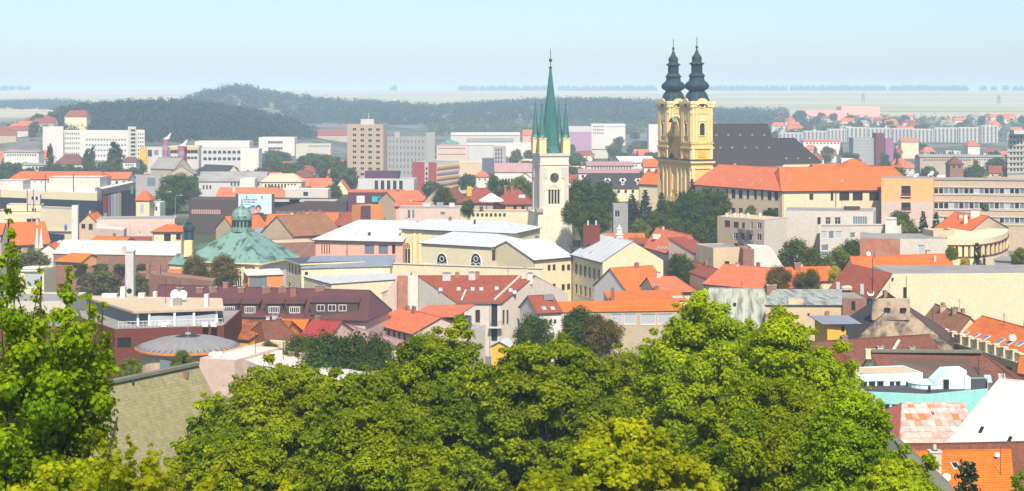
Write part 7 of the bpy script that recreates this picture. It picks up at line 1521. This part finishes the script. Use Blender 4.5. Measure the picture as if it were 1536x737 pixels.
# middle town trees
for a in (
 (872, 268, 545, 52, 'dark', 'big dark rounded tree right of the clock tower'), (897, 302, 505, 44, 'mid', 'mid-green tree in front of the big dark tree by the clock tower'), (905, 272, 580, 40, 'dark', 'dark tree between the clock tower and the slate-roofed hall'),
 (1030, 288, 525, 58, 'dark', 'largest dark round tree in front of the yellow church tower'), (1056, 284, 545, 50, 'mid', 'tree at the left end of the monastery windows'), (1078, 287, 540, 40, 'mid', 'lighter tree beside the first monastery windows'), (1070, 322, 480, 58, 'dark', 'tree left of the tan balconied flats, in front of the dark round tree'), (985, 318, 500, 36, 'mid', 'lighter rounded tree at the foot of the dark conifers'), (1000, 300, 545, 36, 'dark', 'dark tree under the front of the yellow church'),
 (1126, 309, 478, 20, 'light', 'small bright tree on the roof terrace of the tan flats'), (1155, 314, 476, 26, 'mid', 'small tree between tan flats and monastery wall'),
 (1195, 360, 425, 58, 'mid', 'broad tree in front of the white modern building'), (1250, 377, 415, 52, 'mid', 'tree below the stepped terrace of the white modern building'), (1278, 358, 425, 46, 'dark', 'dark tree right of the white modern building terrace'), (1262, 372, 405, 60, 'light', 'bright shrubby tree left of the brick end wall'), (1238, 395, 395, 40, 'mid', 'low tree behind the yellow tree near the vivid orange roof'),
 (1350, 316, 500, 40, 'mid', 'tree in front of the peach balcony block'), (1345, 330, 470, 44, 'light', 'lighter tree right of the white stair block'), (1478, 305, 500, 12, 'light', 'small bright tree in front of the office building windows'),
 (1020, 380, 395, 42, 'dark', 'dark leafy tree right of the school gable'), (1035, 395, 385, 40, 'dark', 'dark tree beside the red low-pitched roof'), (1168, 400, 340, 46, 'autumn', 'tree turning brown in front of the far orange roof'), (1210, 402, 335, 44, 'autumn', 'rust-tinted tree next to the yellow tree'), (1252, 400, 355, 24, 'yellow', 'yellow tree at the left of the yellow gable'),
 (1448, 386, 352, 16, 'yellow', 'small yellow bush-like tree in front of the curved building'), (1530, 372, 350, 30, 'light', 'bright tree at the right edge by the curved building'),
 (803, 474, 262, 66, 'dark', 'dark tree right of the skylight-roofed white house'), (872, 462, 255, 74, 'dark', 'larger dark tree in front of the long orange roof'), (905, 470, 252, 60, 'autumn', 'brownish tree beside the dark tree in front of the long orange roof'),
 (505, 484, 214, 135, 'dark', 'wide dark tree between the white flat roof and the pink house'), (455, 500, 222, 70, 'mid', 'mid-green tree by the brown rounded-gable house'), (560, 505, 210, 70, 'dark', 'dark tree below the pink house windows'),
 (46, 370, 430, 62, 'willow', 'olive willow tree at the far left below the white cottage'), (292, 383, 425, 44, 'autumn', 'brownish tree in front of the synagogue porch'), (335, 383, 420, 52, 'autumn', 'brownish tree in front of the synagogue wall'), (150, 402, 415, 70, 'willow', 'olive shrubby tree growing against the old brick wall'), (205, 408, 412, 40, 'willow', 'small olive tree by the concrete chimney tower'),
 (265, 262, 770, 62, 'mid', 'big round tree left of the orange-roofed school'), (250, 290, 700, 46, 'dark', 'darker tree under the street lamps by the brown office'), (665, 281, 570, 40, 'mid', 'round green tree right of the grey-brown roof'),
 (748, 268, 690, 46, 'mid', 'bushy tree behind the orange hipped terrace house'), (782, 265, 680, 44, 'light', 'lighter bushy tree just left of the clock tower'), (702, 300, 540, 22, 'mid', 'small tree before the brown-roofed canopy house'),
 (912, 288, 600, 36, 'light', 'bright tree below the slate-roofed hall'), (1428, 370, 345, 20, 'light', 'small light tree left of the dark spruce by the curved building'),
 (195, 535, 205, 40, 'light', 'small leafy tree behind the mossy roof ridge'), (272, 526, 210, 36, 'light', 'bright shoots in front of the round zinc-roofed pavilion'), (405, 512, 235, 40, 'mid', 'shrubby tree by the low beige annexe'),
): tree(*a)
for a in ((948, 290, 560, 26, 'dark conifer at the left of the conifer group below the church'), (968, 284, 555, 26, 'tall dark conifer in the middle of the group below the church'), (992, 288, 550, 24, 'dark conifer nearest the church front'), (1038, 268, 570, 22, 'slim conifer standing against the lower church tower wall'), (1385, 316, 500, 22, 'left one of two dark conifers before the office building'), (1404, 317, 498, 22, 'right one of two dark conifers before the office building'), (1466, 362, 348, 24, 'dark spruce in front of the curved building'), (1476, 380, 345, 16, 'smaller dark spruce beside the one at the curved building')):
    tree(a[0], a[1], a[2], a[3]*1.55, 'conifer', a[4], 'conifer_tree')
for a in ((625, 403, 422, 34), (660, 405, 421, 26), (690, 400, 420, 44)):
    tree(a[0], a[1], a[2], a[3], 'bush', 'round green shrub standing above the roof of the skylight house', 'garden_shrub', 'shrubs along the cream garden wall', 'shrub', zbase=Z(a[1]+13, a[2]))
for a in ((120, 395, 424), (150, 396, 423), (180, 396, 422), (215, 396, 421)):
    tree(a[0], a[1], a[2], 26, 'bush', 'weedy bush growing on top of the old brick wall', 'wall_shrub', 'bushes on the old brick wall', 'shrub', zbase=Z(403, a[2]))
for a in ((75, 216, 1010, 12), (130, 222, 1010, 12), (138, 218, 1020, 10), (165, 226, 1010, 10), (173, 212, 1010, 22)):
    tree(a[0], a[1], a[2], a[3], 'poplar_far', {75: 'leftmost dark poplar in front of the white hospital', 130: 'slim dark poplar left of the hospital centre', 138: 'thin poplar close behind the slim one by the hospital', 165: 'thin poplar next to the broadest poplar', 173: 'broadest dark poplar in front of the hospital stair tower'}[a[0]], 'poplar_tree')
# trees of the far town, each its own object
rs = random.Random(31)
def scatter(n, px0, px1, Y0, Y1, kinds, label, group, hh=(9, 15), name='broadleaf_tree'):
    for _ in range(n):
        Y = math.exp(rs.uniform(math.log(Y0), math.log(Y1))); px = rs.uniform(px0, px1); x = X(px, Y); H_ = rs.uniform(*hh); k = rs.choice(kinds)
        tree(px, 150-(h(x, Y)+H_-CZ)/Y*F, Y, H_*rs.uniform(.8, 1.25)*F/Y*(.45 if 'conifer' in k else 1), k, label if 'conifer' not in k else label.replace('tree', 'conifer'), name if 'conifer' not in k else 'conifer_tree', group)
scatter(22, 60, 210, 1010, 1130, ['dark_far', 'dark_far', 'mid_far', 'conifer_far'], 'dark tree around the hospital poplars', 'trees around the hospital', (8, 14))
scatter(12, -10, 60, 1050, 1350, ['dark_far', 'mid_far'], 'tree on the far left slope among red roofs', 'trees at the far left edge', (8, 13))
scatter(16, 30, 130, 1500, 1720, ['dark_far'], 'hazy dark tree beside the maroon-roofed houses', 'trees among the maroon-roofed houses', (10, 15))
scatter(34, 385, 525, 900, 1350, ['dark_far', 'mid_far', 'mid_far', 'conifer_far'], 'leafy tree in the green belt left of the beige tower', 'trees left of the beige apartment tower', (10, 17))
scatter(10, 235, 400, 960, 1080, ['dark_far', 'mid_far', 'conifer_far'], 'tree around the striped brewery towers', 'trees around the brewery towers', (8, 13))
scatter(26, 640, 800, 860, 1500, ['mid_far', 'dark_far', 'mid_far'], 'hazy tree between the factories and the clock tower', 'trees left of the clock tower', (8, 13))
scatter(44, 855, 990, 850, 2000, ['mid_far', 'dark_far', 'mid_far', 'conifer_far'], 'hazy tree in the valley between clock tower and church', 'trees in the valley behind the clock tower', (9, 15))
scatter(62, 1170, 1536, 860, 1700, ['mid_far', 'dark_far', 'mid_far', 'conifer_far'], 'hazy tree between the monastery roof and the apartment row', 'trees right of the monastery', (9, 15))
scatter(46, 1070, 1540, 1950, 2600, ['mid_far', 'dark_far'], 'tiny hazy tree among the hillside houses on the right', 'trees on the far right hillside', (10, 16))
scatter(10, 1330, 1520, 640, 800, ['mid', 'dark', 'conifer'], 'tree just behind the long beige office building', 'trees behind the office building', (9, 13))
scatter(14, -10, 70, 900, 1040, ['dark_far', 'dark_far', 'mid_far'], 'dark tree in the park strip left of the hospital, before the low white ward', 'trees before the low white ward', (9, 14))
scatter(12, 190, 300, 870, 950, ['dark_far', 'mid_far', 'mid_far'], 'tree in front of the stone brewery and long stone building', 'trees before the stone brewery', (7, 11))
scatter(10, 395, 520, 790, 860, ['mid_far', 'dark_far', 'light_far'], 'tree by the white stepped house and big orange gable', 'trees by the white stepped house', (7, 11))
scatter(8, 690, 800, 640, 760, ['mid', 'light', 'mid'], 'bushy tree behind the terrace houses left of the clock tower', 'trees behind the terrace houses', (9, 13))
scatter(8, 1085, 1250, 640, 760, ['mid', 'dark'], 'tree behind the church choir and monastery', 'trees behind the monastery', (9, 13))
for a in ((858, 300, 490, 36, 'mid', 'tree close behind the clock tower base, at its right'), (885, 318, 470, 40, 'mid', 'low bright tree in front of the dark tree right of the clock tower'), (1010, 325, 490, 40, 'mid', 'tree below the dark round church tree, above the pink roofs'), (1045, 335, 470, 44, 'mid', 'lower tree left of the tan flats, above the pink-red roofs'), (960, 330, 490, 34, 'light', 'bright low tree at the foot of the conifers'), (1215, 372, 420, 44, 'mid', 'tree beside the broad tree before the white modern building'), (1365, 335, 470, 40, 'mid', 'leafy tree at the foot of the peach balcony block')): tree(*a)
# woods and tree lines nobody could count
def wood(name, pts, mat, per=30, r=(4, 6.5), size=2.4, hh=(9, 14)):
    cl = []
    for x, y in pts:
        q = rs.uniform(*r); H_ = rs.uniform(*hh); z = h(x, y); cl.append((x, y, z+H_-q*.8, q)); cl.append((x+rs.uniform(-2, 2), y, z+H_*.35, q*.9))
    cen, nor = clump_leaves(cl, per, .9, .7, .35); me = leaves_mesh(name, cen, nor, size, mat); return tag(newobj(name, me), kind='stuff')
pts = []
for _ in range(3600):
    px, Y = rs.uniform(-60, 480), rs.uniform(1530, 1860); x = X(px, Y); z = h(x, Y)
    if 215 > px > 205 or z > 9+rs.uniform(0, 6): 
        if px > 90 or Y > 1700: pts.append((x, Y))
wood('hillside_wood', pts, 'leaf_wood', 26, (2.5, 6.5), 2.0, (7, 16))
pts = [(X(px, Y), Y) for px, Y in ((rs.uniform(270, 1180), rs.uniform(2330, 2900)) for _ in range(4200)) if not (Y < 2560 and math.sin(px*.05)+math.sin(px*.021+Y*.01) > 1.25)]
wood('wooded_ridge', pts, 'leaf_wood', 18, (3.5, 9), 3.0, (7, 17))
pts = [(X(px, Y), Y) for px, Y in ((rs.uniform(-40, 190), rs.uniform(3050, 3350)) for _ in range(700))]
wood('left_ridge_wood', pts, 'leaf_wood', 16, (6, 9), 3.6)
pts = []
for a, e, n in ((0, 12, 6), (16, 44, 10), (586, 594, 7), (684, 735, 26), (735, 830, 60), (838, 985, 90), (1062, 1180, 70), (1185, 1328, 110), (1336, 1452, 100), (1470, 1480, 5), (1488, 1496, 4), (1504, 1512, 5), (1520, 1534, 6)):
    for _ in range(int(n*2.2)): Y = rs.uniform(6800, 6990); pts.append((X(rs.uniform(a, e), Y), Y))
wood('horizon_tree_line', pts, 'leaf_wood', 20, (5, 12), 5, (9, 26))
pts = [(X(px, Y), Y) for px, Y in ((rs.uniform(1060, 1560), rs.uniform(2000, 2650)) for _ in range(420))]+[(X(px, Y), Y) for px, Y in ((rs.uniform(640, 1000), rs.uniform(2050, 2350)) for _ in range(380))]+[(X(px, Y), Y) for px, Y in ((rs.uniform(-40, 70), rs.uniform(1750, 2300)) for _ in range(120))]
wood('distant_hedges', pts, 'leaf_mid', 16, (4, 7), 2.6, (6, 11))
# lone trees on the far field
for px, pt, Y, w in ((597, 150, 3050, 10), (545, 149, 3100, 14), (1113, 170, 2500, 10), (1200, 166, 2450, 26)): tree(px, pt, Y, w, 'dark_far', 'lone hazy tree %s' % {597: 'standing out on the wooded ridge above the office tower', 545: 'on the ridge crest above the apartment tower', 1113: 'pointed, above the nave roof ridge', 1200: 'in a broad clump above the chancel roof'}[px])

# ---------------------------------------------------------------- foreground trees
def fg(name, label, clumps, base, per, size, mat, shape=QUAD, r0=.2, flat=.6, up=.6, maxn=90, fork=.3, shell=.5, twigs=()):
    """clumps given as (photo x, photo y, distance, radius in metres)"""
    cl = [(X(px, Y), Y, Z(py, Y), r) for px, py, Y, r in clumps]; b0 = Vector((X(base[0], base[1]), base[1], 0)); b0.z = h(b0.x, b0.y)-.4
    t_ = thing(name, label, 'tree', b0); cen, nor = clump_leaves(cl, per, flat, up, shell); cen -= np.array(b0)
    me = leaves_mesh('crown', cen, nor, size, mat, shape); newobj('crown', me, t_)
    mb = limbs(b0, cl, r0, fork, 3, maxn)
    for tw in twigs: pts_ = [(X(px, Y), Y, Z(py, Y)) for px, py, Y in tw]; mb.tube(pts_, [.035-.025*i/len(pts_) for i in range(len(pts_))], 5)
    mb.build('trunk', M['bark'], t_); return t_
rf = random.Random(77)
# outlines of the big crowns as seen: (centre px, half width, top py), filled with clumps through real depth
def crown_clumps(cx, half, top, Yc, depth, rr, n, seed, bottom=760, prof=None):
    R_ = random.Random(seed); out = []; tries = 0
    while len(out) < n and tries < 9000:
        tries += 1; u = R_.uniform(-1, 1); py = R_.uniform(top, bottom); edge = top+(bottom-top)*.62*abs(u)**2.4
        if prof: edge = max(edge, _lerp(cx+u*half, prof[0], prof[1]))
        if py < edge: continue
        k = (py-edge)/(bottom-top); dz = depth*math.sqrt(max(.05, 1-u*u))*min(1, .25+k*1.5); Y = Yc-dz*R_.uniform(-.55, 1.0)
        px = cx+u*half; r = R_.uniform(*rr); p = (X(px, Y), Y, Z(py, Y))
        if all((p[0]-q[0])**2+(p[1]-q[1])**2+(p[2]-q[2])**2 > (.70*r)**2*1.6 for q in [(X(a, c), c, Z(b_, c)) for a, b_, c, d_ in out]): out.append((px, py+r*F/Y*.5, Y, r))
    for a, b_, c, d_ in list(out):
        for _ in range(3):
            t = R_.uniform(0, 2*math.pi); k = d_*R_.uniform(.8, 1.65); out.append((a+math.cos(t)*k*F/c, b_-abs(math.sin(t))*k*F/c*.8+R_.uniform(0, .5)*d_*F/c, c-R_.uniform(-.6, 1)*d_, d_*R_.uniform(.18, .42)))
    return out
L = 'leaf_locust'
fg('locust_tree', 'feathery locust tree at the left of the central foreground trees, beside the mossy roof', crown_clumps(430, 160, 548, 108, 6, (.7, 1.35), 210, 1), (430, 108), 300, .225, L, r0=.36, flat=.66, up=.75)
fg('locust_tree', 'tall feathery locust tree in the centre foreground, left of the white house', crown_clumps(655, 120, 500, 116, 7, (.7, 1.35), 210, 2)+[(690, 478, 115, .45), (692, 486, 115, .6), (680, 498, 115, .7), (700, 500, 115, .6)], (655, 116), 300, .225, L, r0=.36, flat=.66, up=.75)
fg('locust_tree', 'broad feathery locust tree in the centre foreground below the orange roofs', crown_clumps(825, 135, 508, 110, 7, (.7, 1.35), 220, 3), (825, 110), 300, .225, L, r0=.36, flat=.66, up=.75)
fg('locust_tree', 'darker locust tree between the central locusts and the bright lime tree', crown_clumps(955, 90, 525, 126, 7, (.8, 1.4), 150, 4), (955, 126), 300, .23, L, r0=.3, flat=.72, up=.7)
fg('locust_tree', 'rounded locust tree covering the white flat roofs left of the tallest locust', crown_clumps(545, 75, 548, 102, 5, (.6, 1.2), 120, 18), (545, 102), 300, .21, L, r0=.28, flat=.72, up=.75)
fg('locust_tree', 'lower locust tree in front, above the bottom edge left of centre', crown_clumps(560, 110, 610, 88, 5, (.6, 1.1), 150, 8), (560, 88), 300, .19, L, r0=.25, flat=.72, up=.75)
prof = ([950, 1000, 1040, 1060, 1100, 1130, 1160, 1190, 1230, 1270, 1310], [520, 480, 455, 447, 475, 490, 470, 480, 530, 545, 610])
fg('lime_tree', 'tall bright green lime tree in the right foreground, left half of its pair', crown_clumps(1065, 118, 447, 112, 7, (.7, 1.3), 230, 5, 760, prof)+[(1052, 443, 111, .6), (1046, 455, 111, .8)], (1065, 112), 330, .22, 'leaf_lime', r0=.32, flat=.7)
fg('lime_tree', 'tall bright green lime tree in the right foreground beside the sandy wall', crown_clumps(1195, 118, 470, 100, 7, (.65, 1.2), 240, 6, 760, prof)+[(1168, 466, 100, .5), (1166, 476, 100, .7), (1262, 520, 99, .6), (1278, 548, 99, .5), (1236, 532, 99, .7)], (1195, 100), 330, .20, 'leaf_lime', r0=.32, flat=.7)
fg('locust_tree', 'dark-hearted tree filling the lower right foreground', crown_clumps(1150, 130, 575, 86, 6, (.6, 1.1), 200, 7), (1150, 86), 300, .19, L, r0=.28, flat=.75, up=.7)
fg('lime_tree', 'lower right tree with a dark narrow cleft, beside the orange sheet roof', crown_clumps(1272, 62, 590, 76, 4, (.5, .95), 130, 9), (1272, 76), 330, .16, 'leaf_oak', r0=.24, flat=.7)
fg('small_tree', 'small bushy green tree at the bottom right in front of the mossy gable house', crown_clumps(1352, 52, 690, 70, 2.5, (.4, .8), 40, 10, 770), (1352, 70), 420, .15, 'leaf_lime', r0=.15, flat=.7)
fg('dark_cypress', 'narrow dark cypress-like tree inside the lower right greenery', [(1240+rf.uniform(-6, 6), y, 77, .42) for y in range(612, 770, 7)], (1240, 77), 380, .13, 'leaf_conifer', r0=.15, flat=.9)
fg('yellow_tree', 'golden yellow autumn tree at the bottom centre', crown_clumps(950, 118, 632, 62, 4, (.25, .75), 90, 11, 770, ([820, 860, 880, 900, 930, 965, 990, 1010, 1050, 1085], [705, 690, 650, 640, 640, 630, 660, 655, 685, 690]))+crown_clumps(835, 55, 708, 58, 3, (.35, .6), 30, 12, 770), (950, 62), 250, .135, 'leaf_yellow', r0=.2, flat=.75, shape=LOBED)
# lobed-leaf tree close by on the left
cl = []
for (x0, y0, x1, y1, n, r0_, r1_) in ((14, 322, 8, 480, 15, .10, .42), (62, 412, 52, 600, 14, .12, .5), (100, 400, 95, 560, 13, .14, .55), (135, 440, 130, 610, 13, .12, .5), (154, 462, 150, 600, 9, .1, .4), (172, 545, 150, 640, 8, .16, .5), (20, 470, 40, 740, 14, .4, .7), (75, 545, 80, 745, 12, .4, .7), (125, 600, 120, 745, 10, .4, .6)):
    for k in range(n): t = k/(n-1); cl.append((x0+(x1-x0)*t+rf.uniform(-17, 17)*(.25+t), y0+(y1-y0)*t+rf.uniform(-8, 8), 42+rf.uniform(-1.6, 1.6), r0_+(r1_-r0_)*t*rf.uniform(.7, 1.1)))
for _ in range(70): px = rf.uniform(-60, 160); cl.append((px, rf.uniform(max(430, 480+abs(px-60)*.5), 770), 42+rf.uniform(-2.5, 2.5), rf.uniform(.3, .6)))
fg('oak_tree', 'near leafy tree with lobed leaves and upright shoots filling the left edge', cl, (30, 43), 165, .115, 'leaf_oak', LOBED, .22, .85, .5, 90, .15, .6, twigs=[[(10, 480, 42), (13, 330, 42)], [(55, 600, 42), (62, 415, 42)], [(96, 580, 42), (102, 402, 42)], [(130, 610, 42), (135, 440, 42)], [(148, 600, 42), (154, 462, 42)]])
cl = [(rf.uniform(120, 245), rf.uniform(690, 770), 36+rf.uniform(-1.5, 1.5), rf.uniform(.16, .34)) for _ in range(34)]+[(rf.uniform(20, 130), rf.uniform(705, 770), 36+rf.uniform(-1.5, 1.5), rf.uniform(.16, .3)) for _ in range(14)]
for x0, y0, x1, y1, n in ((150, 650, 160, 720, 9), (172, 660, 180, 730, 8), (195, 655, 195, 740, 9), (240, 680, 215, 740, 8), (225, 668, 215, 720, 6), (333, 695, 300, 745, 8), (318, 715, 290, 750, 6), (270, 722, 260, 760, 6), (432, 712, 425, 750, 6), (357, 722, 350, 750, 4)):
    for k in range(n): t = k/(n-1); cl.append((x0+(x1-x0)*t+rf.uniform(-3, 3), y0+(y1-y0)*t, 36+rf.uniform(-.4, .4), .09+.13*t))
fg('sapling', 'bright yellow-green sapling with thin shoots at the bottom left', cl, (200, 36.5), 44, .10, 'leaf_fresh', LOBED, .08, .85, .6, 90, .1, .6, twigs=[[(160, 700, 36), (176, 626, 36)], [(300, 745, 36), (334, 695, 36)], [(425, 750, 36), (433, 708, 36)]])
fg('locust_tree', 'dark low tree at the bottom left behind the yellow-green sapling', crown_clumps(345, 90, 640, 84, 4, (.5, 1.0), 120, 14), (345, 84), 300, .18, L, r0=.22, flat=.72, up=.75)
tree(1452, 688, 118, 130, 'conifer', 'small dark spruce in front of the bright orange interlocking tiles', 'conifer_tree')
fg('small_tree', 'sprig of bright leaves at the right edge in front of the brown tiles', [(1526+rf.uniform(-8, 12), y, 66, .22) for y in range(712, 770, 7)], (1530, 66), 120, .1, 'leaf_oak', LOBED, .06, .8)
